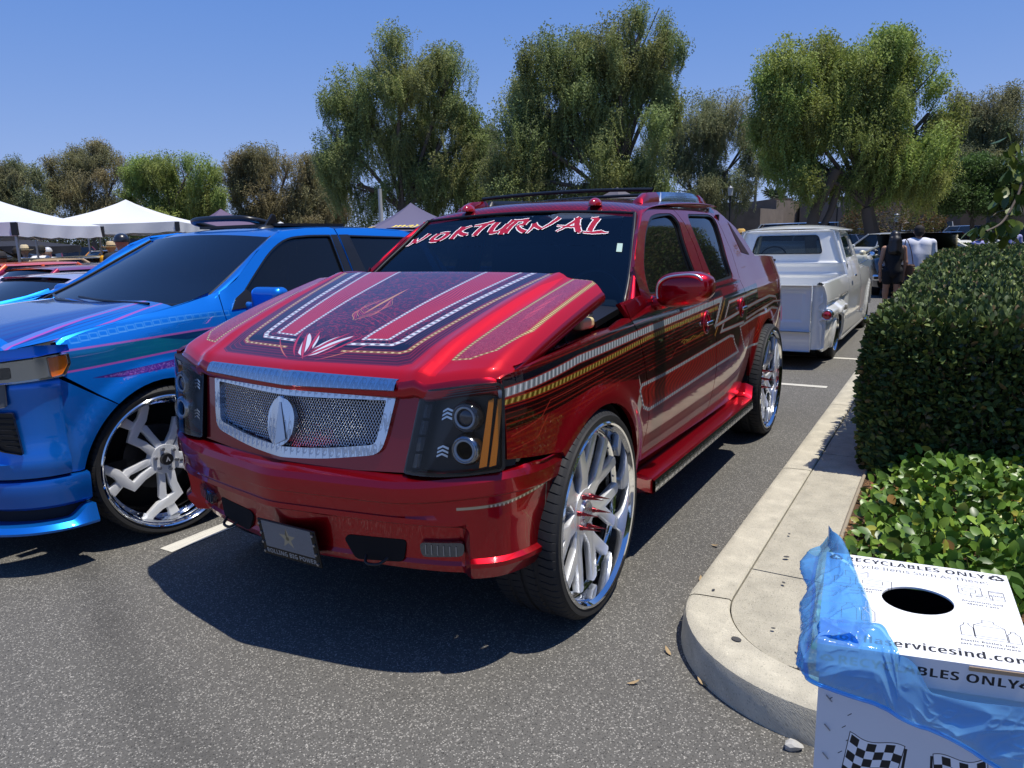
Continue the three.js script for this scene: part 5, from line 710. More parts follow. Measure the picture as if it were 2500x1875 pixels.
  mesh('sunroof_deflector', [tube([V3(-0.52, 1.725, -1.62), V3(-0.5, 1.775, -1.40), V3(0, 1.785, -1.34), V3(0.16, 1.775, -1.38), V3(0.2, 1.725, -1.62)], 0.022, 50, 10)], M.trim, T);
  mesh('sunroof_glass', patch([[1.45, -0.5], [2.1, -0.5], [2.1, 0.42], [1.45, 0.42]], (u, v) => P3(u, v, 1.738 + 0.0 * u), { cell: 0.2, flip: true, skirt: 0.02 }), M.trim, T);
  mesh('roof_antenna', [new THREE.SphereGeometry(1, 20, 12, 0, 6.3, 0, 1.6).scale(0.05, 0.035, 0.12).translate(0.30, 1.695, -1.45), (() => { const g = new THREE.ExtrudeGeometry(shapeOf([[-0.05, 0], [0.07, 0], [0.055, 0.075], [0.03, 0.085]]), { depth: 0.012, bevelEnabled: true, bevelSize: 0.004, bevelThickness: 0.004, bevelSegments: 2 }); return g.rotateY(Math.PI / 2).translate(0.294, 1.72, -1.45); })()], M.trim, T);
  // hood with painted bands
  const hy = (u, v) => table([[-0.9, 1.06], [-0.8, 1.125], [-0.7, 1.155], [-0.4, 1.20], [0.0, 1.235], [0.3, 1.25]], u) + 0.025 * smooth(0.72, 0.45, Math.abs(v)) - 0.05 * smooth(0.66, 0.86, Math.abs(v));
  const hEdge = (u) => table([[-0.9, 0.80], [-0.6, 0.845], [0.0, 0.86], [0.36, 0.855]], u);
  const hMap = canvasTex(1024, 1024, (x, w, h) => { // across v, along u (rear at the top)
    x.fillStyle = '#0b74d8'; x.fillRect(0, 0, w, h); const px = (v) => (v + 0.87) / 1.74 * w, py = (u) => h - (u + 0.9) / 1.3 * h;
    for (const s of [-1, 1]) { const curve = (pts, f) => { x.fillStyle = f; x.beginPath(); pts.forEach((p, i) => i ? x.lineTo(px(s * p[0]), py(p[1])) : x.moveTo(px(s * p[0]), py(p[1]))); x.closePath(); x.fill(); };
      curve([[0, 0.42], [0.40, 0.42], [0.62, 0.0], [0.78, -0.45], [0.80, -0.62], [0, -0.62]], '#2450a0'); for (let k = 0; k < 26; k++) { x.strokeStyle = k % 2 ? 'rgba(20,90,170,0.7)' : 'rgba(60,40,130,0.6)'; x.lineWidth = 5; x.beginPath(); x.moveTo(px(s * (0.02 + k * 0.021)), py(0.42)); x.quadraticCurveTo(px(s * (0.03 + k * 0.029)), py(0), px(s * (0.04 + k * 0.031)), py(-0.62)); x.stroke(); }
      for (const [o, c, wd] of [[0, '#c05ac0', 13], [0.022, '#6a86d8', 16], [-0.13, '#b45fc0', 11]]) { x.strokeStyle = c; x.lineWidth = wd; x.beginPath(); x.moveTo(px(s * (0.44 - o)), py(0.40)); x.bezierCurveTo(px(s * (0.60 - o)), py(0.1), px(s * (0.72 - o)), py(-0.3), px(s * (0.79 - o * 0.6)), py(-0.66)); x.stroke(); } }
  }, { clamp: true });
  const hr = []; for (let i = 0; i <= 30; i++) { const r = []; for (let j = 0; j <= 40; j++) { const a = j / 20 - 1, u0 = lerp(-0.9, 0.36, i / 30), v = a * hEdge(u0), fu = table([[0, -0.872], [0.2, -0.866], [0.45, -0.842], [0.64, -0.802], [0.78, -0.742], [0.875, -0.672]], Math.abs(v)), u = lerp(fu, 0.36 - 0.12 * (1 - a * a), i / 30), dip = 0.075 * Math.pow(Math.max(0, 1 - i / 3), 2); r.push(P3(u - (i === 0 ? 0.004 : 0), v, hy(u, v) - dip)); } hr.push(r); }
  mesh('hood', sheet(hr, { uv: (p) => [(p.x + 0.87) / 1.74, (-p.z + 0.9) / 1.3] }), phys(1, 1, 1, 0.34, { map: hMap, metalness: 0.4, clearcoat: 1, clearcoatRoughness: 0.015, specularIntensity: 0.25 }), T);
  { const pts = []; for (let k = 0; k <= 20; k++) { const u = lerp(-0.58, 0.36, k / 20), v = hEdge(u); pts.push([P3(u, v, hy(u, v)), P3(u, v + 0.008, hy(u, v) - 0.015), P3(u, SV(u, 1.1) - 0.02, hy(u, v) - 0.05)]); } both('hood_gap', sheet(pts), M.dark); }
  { const pts = []; for (let k = 0; k <= 24; k++) { const u = lerp(-0.48, 0.44, k / 24), yt = table([[-0.475, 1.105], [-0.465, 1.13], [-0.42, 1.152], [-0.3, 1.18], [0, 1.225], [0.25, 1.262], [0.44, 1.30]], u), A = P3(u, SV(u, yt), yt), C = P3(u, hEdge(Math.min(u, 0.36)) + 0.006, Math.max(hy(Math.min(u, 0.36), 0.86) - 0.004, yt - 0.03) + (u > 0.3 ? (u - 0.3) * 0.15 : 0)), mid = A.clone().lerp(C, 0.5).add(V3(0.012, 0.022, 0)); pts.push([A, A.clone().lerp(mid, 0.6), mid, C.clone().lerp(mid, 0.5), C]); } both('fender_top', sheet(pts), blue); }
  mesh('wiper_arm', [tube([V3(0.62, 1.262, -0.22), V3(0.3, 1.275, -0.17), V3(-0.1, 1.29, -0.22)], 0.008, 16, 6), tube([V3(0.1, 1.262, -0.13), V3(-0.2, 1.275, -0.15), V3(-0.55, 1.29, -0.3)], 0.008, 16, 6)], M.trim, T);
  // front corner: lamp, bumper, intake, skirt and splitter swept round a plan curve
  const plan = [[-0.44, 0.972], [-0.52, 0.962], [-0.60, 0.935], [-0.68, 0.875], [-0.75, 0.78], [-0.81, 0.64], [-0.85, 0.45], [-0.875, 0.2], [-0.88, 0]];
  const fullP = [...plan, ...plan.slice(0, -1).reverse().map(([u, v]) => [u, -v])], cv = new THREE.CatmullRomCurve3(fullP.map(([u, v]) => V3(u, v, 0)), false, 'centripetal');
  const sweep = (t0, t1, n, pr) => { const rows = []; for (let k = 0; k <= n; k++) { const t = lerp(t0, t1, k / n), p = cv.getPoint(t), g = cv.getTangent(t), N = V3(g.y, -g.x, 0); if (N.y * p.y < 0 || (Math.abs(p.y) < 0.1 && N.x > 0)) N.negate(); rows.push(pr(t, p).map(([d, y]) => P3(p.x + N.x * d, p.y + N.y * d, y))); } return sheet(rows, { crease: 0.6 }); };
  mesh('front_bumper', sweep(0.06, 0.94, 120, (t, p) => { const f = smooth(0.2, 0.26, t) * smooth(0.8, 0.74, t); return [[-0.02, 0.985], [0, 0.978], [0.012, 0.955], [0.014, 0.93], [0.004, 0.88], [0.0 , 0.80], [0.0, 0.72], [0.004, 0.62], [0.02 + 0.012 * f, 0.575], [0.014, 0.53], [0.002, 0.495], [-0.04, 0.488]]; }), blue, T);
  mesh('front_skirt', sweep(0, 1, 90, () => [[-0.03, 0.482], [0.004, 0.478], [0.012, 0.46], [0.008, 0.40], [0.0, 0.345], [-0.03, 0.325]]), bDeep, T);
  mesh('front_splitter', [sweep(0, 1, 90, (t, p) => { const tip = smooth(0.09, 0.02, Math.min(t, 1 - t)); return [[-0.06, 0.262 + 0.05 * tip], [0.03, 0.258 + 0.06 * tip], [0.055, 0.235], [0.05, 0.222], [-0.06, 0.225]]; })], blue, T);
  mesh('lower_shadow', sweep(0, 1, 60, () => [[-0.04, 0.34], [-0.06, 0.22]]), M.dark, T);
  // air curtain intake with slats, grille
  const onFront = (t, y, d) => { const p = cv.getPoint(t), g = cv.getTangent(t), N = V3(g.y, -g.x, 0); if (N.y * p.y < 0 || (Math.abs(p.y) < 0.1 && N.x > 0)) N.negate(); return P3(p.x + N.x * d, p.y + N.y * d, y); };
  for (const s of [0, 1]) { const tt = (t) => (s ? 1 - t : t);
    mesh('air_curtain', patch(round([[0.195, 0.83, 0.008], [0.185, 0.62, 0.008], [0.235, 0.645, 0.01], [0.30, 0.78, 0.01], [0.30, 0.835, 0.01]], 4), (t, y) => onFront(tt(t), y, 0.012), { cell: 0.02, skirt: 0.02, flip: !!s }), M.trim, T);
    for (let k = 0; k < 6; k++) mesh('intake_slat', patch([[0.192, 0.655 + k * 0.028], [0.225 + k * 0.011, 0.665 + k * 0.028], [0.225 + k * 0.011, 0.671 + k * 0.028], [0.192, 0.661 + k * 0.028]], (t, y) => onFront(tt(t), y, 0.019), { cell: 0.05, skirt: 0.006, flip: !!s }), std(0.03, 0.03, 0.032, 0.4), T);
    const h = new THREE.Group(); h.name = 'headlight'; T.add(h);
    mesh('lamp_housing', patch(round([[0.025, 1.092, 0.006], [0.022, 1.04, 0.006], [0.045, 0.985, 0.01], [0.34, 0.955, 0.01], [0.34, 1.045, 0.01], [0.17, 1.075, 0.01]], 4), (t, y) => onFront(tt(t), y, 0.004), { cell: 0.02, skirt: 0.03, flip: !!s }), phys(0.5, 0.52, 0.55, 0.12, { metalness: 0.9 }), h);
    mesh('lamp_bowl', patch(round([[0.19, 1.045, 0.008], [0.19, 0.99, 0.008], [0.33, 0.972, 0.008], [0.33, 1.03, 0.008]], 3), (t, y) => onFront(tt(t), y, 0.007), { cell: 0.02, flip: !!s }), phys(0.1, 0.11, 0.13, 0.08, { metalness: 0.9 }), h);
    mesh('amber_lamp', patch(round([[0.032, 1.083, 0.006], [0.03, 1.04, 0.008], [0.052, 0.992, 0.01], [0.085, 0.985, 0.006], [0.09, 1.078, 0.006]], 4), (t, y) => onFront(tt(t), y, 0.012), { cell: 0.02, skirt: 0.012, flip: !!s }), phys(0.85, 0.24, 0.015, 0.12, { clearcoat: 1 }), h);
    mesh('lens', patch(round([[0.022, 1.096, 0.006], [0.018, 1.04, 0.008], [0.042, 0.98, 0.01], [0.34, 0.95, 0.01], [0.34, 1.05, 0.01], [0.17, 1.08, 0.01]], 4), (t, y) => onFront(tt(t), y, 0.022), { cell: 0.02, flip: !!s }), M.glassClear, h);
    mesh('fender_nose', patch([[0.018, 1.10], [0.02, 1.130], [0.12, 1.140], [0.34, 1.10], [0.34, 1.052], [0.17, 1.082], [0.075, 1.094]], (t, y) => onFront(tt(t), y, 0.004 - 0.12 * Math.max(0, y - 1.09)), { cell: 0.02, skirt: 0.02, flip: !!s }), blue, T);
  }
  mesh('front_grille', [sweep(0.30, 0.70, 40, () => [[-0.01, 1.06], [0.012, 1.05], [0.012, 0.66], [-0.01, 0.64]])], M.trim, T); for (let k = 0; k < 5; k++) mesh('grille_bar', sweep(0.31, 0.69, 40, () => [[0.012, 0.70 + k * 0.075], [0.026, 0.712 + k * 0.075], [0.012, 0.724 + k * 0.075]]), M.steel, T);
  mesh('grey_trim', patch(round([[0.20, 0.97, 0.006], [0.205, 0.86, 0.006], [0.30, 0.84, 0.006], [0.34, 0.84, 0.004], [0.34, 0.94, 0.004]], 3), (t, y) => onFront(t, y, 0.02), { cell: 0.02, skirt: 0.012 }), std(0.10, 0.105, 0.11, 0.5), T);
  // mirrors
  for (const s of [0, 1]) { const fx = (g) => (s ? mirrorX(g) : g); const m = mesh('side_mirror', fx(join([new RoundedBoxGeometry(0.25, 0.17, 0.12, 4, 0.045).translate(1.10, 1.25, -0.70), tube([V3(0.92, 1.215, -0.68), V3(1.0, 1.205, -0.69), V3(1.06, 1.215, -0.7)], 0.03, 10, 10)])), blue, T); mesh('mirror_mount', fx(patch([[0.545, 1.205], [0.80, 1.215], [0.70, 1.32], [0.60, 1.27]], (u, y) => P3(u, SV(u, y) + 0.008, y), { cell: 0.05, skirt: 0.02 })), M.trim, m); }
  // inside, underneath
  mesh('dashboard', patch([[0.25, -0.8], [0.8, -0.75], [0.8, 0.75], [0.25, 0.8]], (u, v) => P3(u, v, 1.21), { cell: 0.2, flip: true, skirt: 0.2 }), std(0.02, 0.02, 0.024, 0.8), T);
  mesh('dash_paper', patch([[0.30, 0.40], [0.46, 0.36], [0.46, 0.66], [0.34, 0.64]], (u, v) => P3(u, v, 1.216 + 0.02 * (v - 0.4)), { cell: 0.1, flip: true }), std(0.6, 0.62, 0.6, 0.7), T);
  for (const v of [-0.42, 0.42]) mesh('seat', [box(0.55, 0.16, 0.5, v, 0.85, -1.45, 0.05), new RoundedBoxGeometry(0.5, 0.66, 0.16, 3, 0.06).rotateX(-0.2).translate(v, 1.18, -1.72), new RoundedBoxGeometry(0.27, 0.18, 0.1, 3, 0.04).translate(v, 1.54, -1.80)], std(0.02, 0.02, 0.024, 0.7), T);
  mesh('cabin_lining', [box(1.6, 0.02, 2.3, 0, 0.75, -1.6), box(1.5, 0.95, 0.02, 0, 1.2, -2.7)], M.dark, T);
  mesh('underbody', [box(1.6, 0.12, 5.0, 0, 0.38, -2.0), box(1.5, 0.3, 0.9, 0, 0.75, -0.1), box(1.7, 0.08, 2.0, 0, 1.2, -3.75)], M.dark, T);
  for (const c of [0.02, 3.75]) for (const s of [-1, 1]) { const rows = []; for (let k = 0; k <= 20; k++) { const a = lerp(-8, 188, k / 20) * D2R; rows.push([P3(c + 0.49 * Math.cos(a), s * 0.955, 0.40 + 0.49 * Math.sin(a)), P3(c + 0.49 * Math.cos(a), s * 0.55, 0.40 + 0.49 * Math.sin(a))]); } mesh('wheel_housing', [sheet(rows), box(0.01, 0.6, 0.95, s * 0.55, 0.6, -c)], M.dark, T); }
  both('rocker_panel', sheet(Array.from({ length: 16 }, (_, i) => { const u = lerp(0.5, 3.24, i / 15); return [P3(u, SV(u, 0.36) - 0.006, 0.345), P3(u, 0.93, 0.27), P3(u, 0.85, 0.25)]; })), bDeep);
  mesh('tailgate', box(1.7, 0.62, 0.06, 0, 0.98, -4.76, 0.02), blue, T);
  const wf = blueWheel(T); wf.position.set(1.0, 0.4176, 0); wf.rotation.y = -8.155 * D2R * -1 * -1; wf.userData.label = 'turned front wheel with five hooked silver spokes';
  for (const [x, z] of [[-1, 0], [1, -3.75], [-1, -3.75]]) { const w = wf.clone(); w.userData = {}; w.position.set(x, 0.4176, z); w.rotation.y = x < 0 ? Math.PI : 0; T.add(w); }
}
// ---------- white vintage pickup ahead, seen from behind ----------
const whiteTruck = thing('vintage_pickup_truck', 'glossy white vintage pickup with round red tail lamp, parked behind the red truck', 'pickup truck', W(7.4, 0.08), redTurn);
{
  const T = whiteTruck, wp = phys(0.80, 0.80, 0.765, 0.35, { clearcoat: 1, clearcoatRoughness: 0.02 }), both = (n, g, m = wp) => [mesh(n, g, m, T), mesh(n, mirrorX(g), m, T)];
  // u = 0 at the rear axle; rear face -1.0; bed to 1.0; cab 1.0..2.5; nose 4.5
  const arcP = (c, yc, r, a0, a1, n = 16) => Array.from({ length: n + 1 }, (_, k) => { const a = lerp(a0, a1, k / n) * D2R; return [c + r * Math.cos(a), yc + r * Math.sin(a)]; });
  const SV = (u, y) => { let b = table([[-1.0, 0.815], [-0.9, 0.845], [-0.6, 0.86], [1, 0.86], [2.4, 0.87], [3.6, 0.86], [4.3, 0.80], [4.5, 0.70]], u);
    b -= 0.30 * Math.pow(Math.max(0, y - 0.78), 1.4) + 0.25 * Math.pow(Math.max(0, 0.45 - y), 1.5);
    const sp = Math.exp(-Math.pow((y - 0.645) / 0.062, 4)) * smooth(0.72, 0.35, u); b += 0.05 * sp; b -= 0.05 * smooth(0.80, 0.74, y) * smooth(0.52, 0.58, y) * smooth(0.95, 0.6, u) * (1 - sp);
    for (const [c, r] of [[0.0, 0.40], [3.55, 0.42]]) { const d = Math.hypot(u - c, y - 0.30); b += 0.028 * smooth(r + 0.11, r + 0.04, d); } return b; };
  const side = (u, y) => P3(u, SV(u, y), y);
  both('bed_side', patch([[-0.98, 0.24], [-1.0, 0.5], [-1.0, 0.85], [-0.96, 0.97], [-0.9, 1.0], [0.985, 1.0], [0.99, 0.20], ...arcP(0, 0.30, 0.385, -15, 195), [-0.7, 0.20], [-0.9, 0.205]], side, { cell: 0.025, skirt: 0.03 }));
  both('cab_side', patch([[1.0, 0.20], [0.995, 1.0], [1.02, 1.18], [2.30, 1.16], [2.42, 1.02], [2.45, 0.20]], side, { cell: 0.05, skirt: 0.03 }));
  both('front_fender', patch([[2.46, 0.20], [2.43, 1.02], [3.2, 1.03], [4.2, 0.97], [4.45, 0.88], [4.5, 0.6], [4.4, 0.35], ...arcP(3.55, 0.30, 0.41, 10, 190), [3.0, 0.2]], side, { cell: 0.04, skirt: 0.03 }));
  // bed rails, tail panel, gate
  both('bed_rail', sheet(Array.from({ length: 13 }, (_, i) => { const u = lerp(-0.96, 0.985, i / 12); const a = SV(u, 1.0); return [P3(u, a, 1.0), P3(u, a - 0.01, 1.012), P3(u, a - 0.035, 1.016), P3(u, a - 0.06, 1.0), P3(u, a - 0.06, 0.45)]; }), { crease: 0.9 }));
  const rear = (d) => (v, y) => P3(-1.0 - d + 0.16 * Math.pow(Math.max(0, Math.abs(v) - 0.72) / 0.1, 2) * 0.2, v, y);
  both('tail_post', patch(round([[0.70, 0.24, 0.01], [0.83, 0.25, 0.03], [0.835, 0.85, 0.05], [0.80, 0.985, 0.03], [0.70, 0.985, 0.004]], 4), rear(0.004), { cell: 0.04, skirt: 0.03, flip: true }));
  const gate = mesh('tailgate', [patch([[-0.694, 0.452], [0.694, 0.452], [0.694, 0.985], [-0.694, 0.985]], (v, y) => { const e = Math.max(Math.abs(v) - 0.60, Math.abs(y - 0.735) - 0.165); return P3(-1.006 - 0.012 * smooth(-0.015, 0.02, e) - 0.012 * smooth(0.93, 0.97, y), v, y); }, { cell: 0.02, cellA: 0.03, skirt: 0.05, flip: true })], wp, T);
  mesh('roll_pan', patch([[-0.70, 0.215], [0.70, 0.215], [0.70, 0.444], [-0.70, 0.444]], (v, y) => P3(-1.008 - 0.01 * smooth(0.26, 0.4, y), v, y), { cell: 0.05, skirt: 0.04, flip: true }), wp, T);
  for (const s of [-1, 1]) { const l = mesh('tail_lamp', new THREE.SphereGeometry(0.052, 28, 14, 0, 6.2832, 0, 1.3).rotateX(Math.PI / 2).scale(1, 1, 0.6).translate(s * 0.862, 0.645, 0.985), phys(0.42, 0.012, 0.02, 0.12, { clearcoat: 1 }), T); mesh('lamp_bezel', [new THREE.TorusGeometry(0.056, 0.009, 10, 36).translate(s * 0.862, 0.645, 0.995), new THREE.CylinderGeometry(0.066, 0.066, 0.05, 30).rotateX(Math.PI / 2).translate(s * 0.862, 0.645, 0.955)], M.chrome, l); }
  mesh('bed_floor', [box(1.5, 0.03, 2.0, 0, 0.47, 0.0)], wp, T);
  // cab: back wall with two swage lines, window, roof, doors
  const cw = (y) => 0.80 - 0.33 * Math.max(0, y - 1.12);
  const back = (v, y) => P3(1.02 + 0.10 * Math.pow(Math.abs(v) / 0.80, 5) + 0.11 * Math.max(0, y - 1.1) - 0.022 * (Math.exp(-Math.pow((y - 1.155) / 0.022, 2)) + Math.exp(-Math.pow((y - 1.0) / 0.022, 2))), v * cw(y) / 0.80, y);
  const bw = round([[-0.52, 1.285, 0.06], [0.52, 1.285, 0.06], [0.50, 1.545, 0.06], [-0.50, 1.545, 0.06]], 5);
  mesh('cab_back', patch([[-0.80, 0.45], [0.80, 0.45], [0.80, 1.60], [-0.80, 1.60]], back, { cell: 0.025, cellA: 0.05, hole: bw, flip: true, skirt: 0.02 }), wp, T);
  mesh('rear_window', patch(bw, (v, y) => back(v, y).add(V3(0, 0, -0.012)), { cell: 0.1 }), phys(0.5, 0.56, 0.54, 0.02, { transmission: 1, thickness: 0 }), T); mesh('window_seal', patch(bw, (v, y) => back(v, y).add(V3(0, 0, 0.004)), { cell: 0.05, hole: bw.map(([a, b]) => [a * 0.965, 1.415 + (b - 1.415) * 0.93]), flip: true, skirt: 0.012 }), M.trim, T);
  const rf = []; for (let i = 0; i <= 16; i++) { const r = [], u = lerp(1.07, 2.45, i / 16); for (let j = 0; j <= 22; j++) { const a = j / 11 - 1; r.push(P3(u + 0.06 * a * a * (i < 8 ? 1 - i / 8 : 0), a * 0.70, 1.60 + 0.115 * Math.pow(1 - a * a * 0.9, 0.5) * Math.pow(Math.sin(Math.PI * clamp(0.08 + 0.84 * i / 16)), 0.45) - 0.02)); } rf.push(r); } mesh('roof', sheet(rf), wp, T);
  const drip = (s) => tube([V3(s * 0.655, 1.60, -1.16), V3(s * 0.70, 1.605, -1.5), V3(s * 0.70, 1.605, -2.2), V3(s * 0.66, 1.60, -2.45)], 0.014, 20, 8); mesh('drip_rail', [drip(1), drip(-1), tube([V3(-0.655, 1.60, -1.16), V3(-0.4, 1.604, -1.075), V3(0.4, 1.604, -1.075), V3(0.655, 1.60, -1.16)], 0.014, 24, 8)], wp, T);
  for (const s of [0, 1]) { const fx = (g) => (s ? mirrorX(g) : g), g2 = (u, y) => P3(u, SV(u, Math.min(y, 1.15)) - 0.02 - 0.33 * Math.max(0, y - 1.12), y), hole = round([[1.42, 1.22, 0.04], [1.36, 1.52, 0.06], [2.2, 1.52, 0.06], [2.3, 1.22, 0.03]], 4);
    mesh('cab_frame', fx(patch([[1.06, 1.14], [1.10, 1.60], [2.3, 1.60], [2.62, 1.14]], g2, { cell: 0.05, hole, skirt: 0.02 })), wp, T); mesh('side_window', fx(patch(hole, (u, y) => g2(u, y).add(V3(-0.015, 0, 0)), { cell: 0.1 })), phys(0.4, 0.45, 0.45, 0.02, { transmission: 1, thickness: 0 }), T); }
  mesh('windshield', sheet([[1.14, 2.62], [1.57, 2.38]].map(([y, u]) => Array.from({ length: 13 }, (_, j) => { const a = j / 6 - 1; return P3(u + 0.14 * (1 - a * a), a * (y < 1.2 ? 0.76 : 0.66), y); }))), phys(0.55, 0.6, 0.6, 0.02, { transmission: 1, thickness: 0 }), T);
  mesh('hood', sheet(Array.from({ length: 15 }, (_, i) => { const u = lerp(2.44, 4.5, i / 14); return Array.from({ length: 17 }, (_, j) => { const a = j / 8 - 1; return P3(u + 0.1 * (1 - a * a), a * SV(u, 1.0) * 0.99, 1.01 + 0.13 * Math.pow(1 - a * a, 0.7) - 0.10 * Math.pow(i / 14, 3)); }); })), wp, T);
  mesh('vent_mirror', [tube([V3(0.83, 1.1, -2.28), V3(0.92, 1.16, -2.3), V3(0.96, 1.2, -2.3)], 0.008, 10, 6), new THREE.SphereGeometry(0.06, 18, 12).scale(1, 1, 0.4).translate(0.98, 1.22, -2.3)], M.chrome, T);
  mesh('door_handle', box(0.025, 0.03, 0.14, 0.885, 0.98, -1.35, 0.01), M.chrome, T);
  mesh('bench_seat', [box(1.4, 0.5, 0.16, 0, 1.0, -1.28, 0.05), box(1.4, 0.14, 0.5, 0, 0.78, -1.6, 0.04)], std(0.25, 0.03, 0.03, 0.6), T); mesh('steering_wheel', new THREE.TorusGeometry(0.2, 0.012, 8, 32).rotateX(-0.5).translate(-0.38, 1.2, -2.0), M.trim, T); mesh('cab_floor', [box(1.6, 0.04, 1.5, 0, 0.5, -1.8), box(1.5, 0.4, 0.06, 0, 0.95, -2.5)], M.dark, T);
  mesh('underbody', [box(1.3, 0.12, 5.0, 0, 0.32, -1.7), box(1.5, 0.3, 1.9, 0, 0.6, -3.3)], M.dark, T);
  for (const c of [0, 3.55]) for (const s of [-1, 1]) mesh('wheel_housing', box(0.02, 0.6, 0.84, s * 0.56, 0.42, -c), M.dark, T);
  const wheel = (x, z) => { const w = new THREE.Group(); w.name = 'wheel'; T.add(w); w.position.set(x, 0.335, -z); if (x < 0) w.rotation.y = Math.PI; mesh('tyre', wheelTyre(0.335, 0.235, 0.20, 60), M.rubber, w); mesh('rim', ring([[0.24, -0.01], [0.235, 0.004], [0.22, -0.02], [0.19, -0.05], [0.12, -0.03], [0.06, -0.02], [0.0, -0.018]], 48), M.chrome, w); };
  for (const x of [0.84, -0.84]) for (const z of [0, 3.55]) wheel(x, z);
  both('side_sill', sheet(Array.from({ length: 8 }, (_, i) => { const u = lerp(0.42, 3.1, i / 7); return [P3(u, 0.845, 0.21), P3(u, 0.86, 0.185), P3(u, 0.80, 0.16)]; })));
}
// ---------- other parked cars: one builder, every car with its own proportions ----------
function makeCar(name, label, category, pos, turn, o, group) {
  const T = thing(name, label, category, pos, turn, group);
  // z forward; L length, w half width, h roof height; belt height; cabin from zr (rear) to zf (front) along the belt, roof from yr to yf
  const { L = 4.7, w = 0.9, h = 1.45, belt = 0.95, hood = 0.9, deck = 0.98, zf = 0.75, zr = -1.6, rf = 0.1, rr: rb = -1.0, col = [0.7, 0.7, 0.7], metal = 0.1, open = 0, top = null, glass = M.glassDark } = o;
  const P = phys(...col, 0.35, { metalness: metal, clearcoat: 1, clearcoatRoughness: 0.02 }), PT = top ? phys(...top, 0.35, { clearcoat: 1, clearcoatRoughness: 0.02 }) : P;
  const f = L / 2, rows = [], n = 36;
  const topY = (z) => table([[-f, deck - 0.16], [-f + 0.12, deck - 0.03], [-f + 0.35, deck], [zr + 0.1, belt], [zf - 0.1, belt + 0.02], [f - 0.6, hood], [f - 0.15, hood - 0.07], [f, hood - 0.22]], z);
  const half = (z) => w * table([[-f, 0.88], [-f + 0.3, 0.96], [0, 1], [f - 0.7, 0.97], [f - 0.2, 0.88], [f, 0.74]], z);
  for (let i = 0; i <= n; i++) { const z = lerp(-f, f, i / n), y = topY(z), a = half(z); let low = 0.24; for (const c of [-L * 0.29, L * 0.30]) { const d = Math.abs(z - c); if (d < 0.36) low = Math.max(low, 0.30 + Math.sqrt(0.36 ** 2 - d * d)); }
    const r = []; for (const [k, q] of [[0, 0.03], [0.45, 0.025], [0.78, 0.01], [0.93, -0.02], [1, -0.08], [1.02, -0.24], [1.01, -0.42]]) r.push(V3(a * k, Math.max(low + 0.02, y + q), z)); r.push(V3(a * 0.97, Math.max(low, 0.26), z), V3(a * 0.9, low, z)); rows.push([...r.slice(1).reverse().map((p) => V3(-p.x, p.y, p.z)), ...r]); }
  const body = mesh('body', sheet(rows, { crease: 0.8 }), P, T);
  mesh('bumper', [box(w * 1.75, 0.16, 0.14, 0, 0.48, f - 0.05, 0.05)], o.chromeBumper ? M.chrome : P, T); mesh('bumper', [box(w * 1.75, 0.18, 0.14, 0, 0.5, -f + 0.05, 0.05)], o.chromeBumper ? M.chrome : P, T);
  // greenhouse
  const g = (z, y, k) => [z, half(z) * k, y]; const A = g(zf, topY(zf) + 0.01, 0.86), B = g(rf, h - 0.05, 0.68), C = g(rb, h - 0.05, 0.68), D = g(zr, topY(zr) + 0.01, 0.84);
  const pane = (p, q, bow) => { const R = []; for (let i = 0; i <= 4; i++) { const t = i / 4, r = []; for (let j = 0; j <= 8; j++) { const s = j / 4 - 1; r.push(V3(lerp(p[1], q[1], t) * s * 0.97, lerp(p[2], q[2], t), lerp(p[0], q[0], t) + bow * (1 - s * s))); } R.push(r); } return sheet(R); };
  mesh('windshield', pane(A, B, 0.12), glass, T); mesh('rear_window', pane(D, C, -0.1), glass, T);
  const lerpS = (p, q, t) => V3(lerp(p[1], q[1], t), lerp(p[2], q[2], t), lerp(p[0], q[0], t));
  for (const s of [1, -1]) { const m = (v) => V3(v.x * s, v.y, v.z); const sw = []; for (let i = 0; i <= 6; i++) { const t = i / 6; sw.push([m(lerpS(D, A, lerp(0.04, 0.96, t))), m(lerpS(C, B, lerp(0.04, 0.96, t)))]); } mesh('side_window', sheet(sw), glass, T);
    for (const [p, q] of [[A, B], [D, C]]) mesh('pillar', cylBetween(m(lerpS(p, p, 0)), m(lerpS(q, q, 0)), 0.04, 0.035, 6), PT, T); mesh('pillar', cylBetween(m(lerpS(D, A, 0.5)), m(lerpS(C, B, 0.5)), 0.03, 0.03, 6), o.pillarDark ? M.trim : PT, T);
    mesh('tail_light', box(0.26, 0.13, 0.06, s * w * 0.66, deck - 0.2, -f + 0.03, 0.02), M.red, T); mesh('headlight', box(0.28, 0.13, 0.08, s * w * 0.60, hood - 0.24, f - 0.07, 0.03), M.chrome, T);
    mesh('side_mirror', new THREE.SphereGeometry(1, 12, 8).scale(0.1, 0.07, 0.06).translate(s * (w + 0.06), belt + 0.06, zf - 0.25), P, T); }
  const roof = []; for (let i = 0; i <= 8; i++) { const t = i / 8, z = lerp(rb - 0.03, rf + 0.03, t), r = []; for (let j = 0; j <= 12; j++) { const a = j / 6 - 1; r.push(V3(lerp(C[1], B[1], t) * a * 1.03, h - 0.05 + 0.05 * Math.pow(1 - a * a, 0.5) * Math.pow(Math.sin(Math.PI * lerp(0.12, 0.88, t)), 0.5), z + 0.08 * (1 - a * a) * (t - 0.5) * 2)); } roof.push(r); } mesh('roof', sheet(roof), PT, T);
  mesh('cabin', [box(w * 1.5, 0.5, zf - zr - 0.9, 0, belt - 0.22, (zf + zr) / 2, 0.1), box(0.4, 0.4, 0.12, 0.35, belt + 0.08, rf - 0.7, 0.05), box(0.4, 0.4, 0.12, -0.35, belt + 0.08, rf - 0.7, 0.05)], M.dark, T);
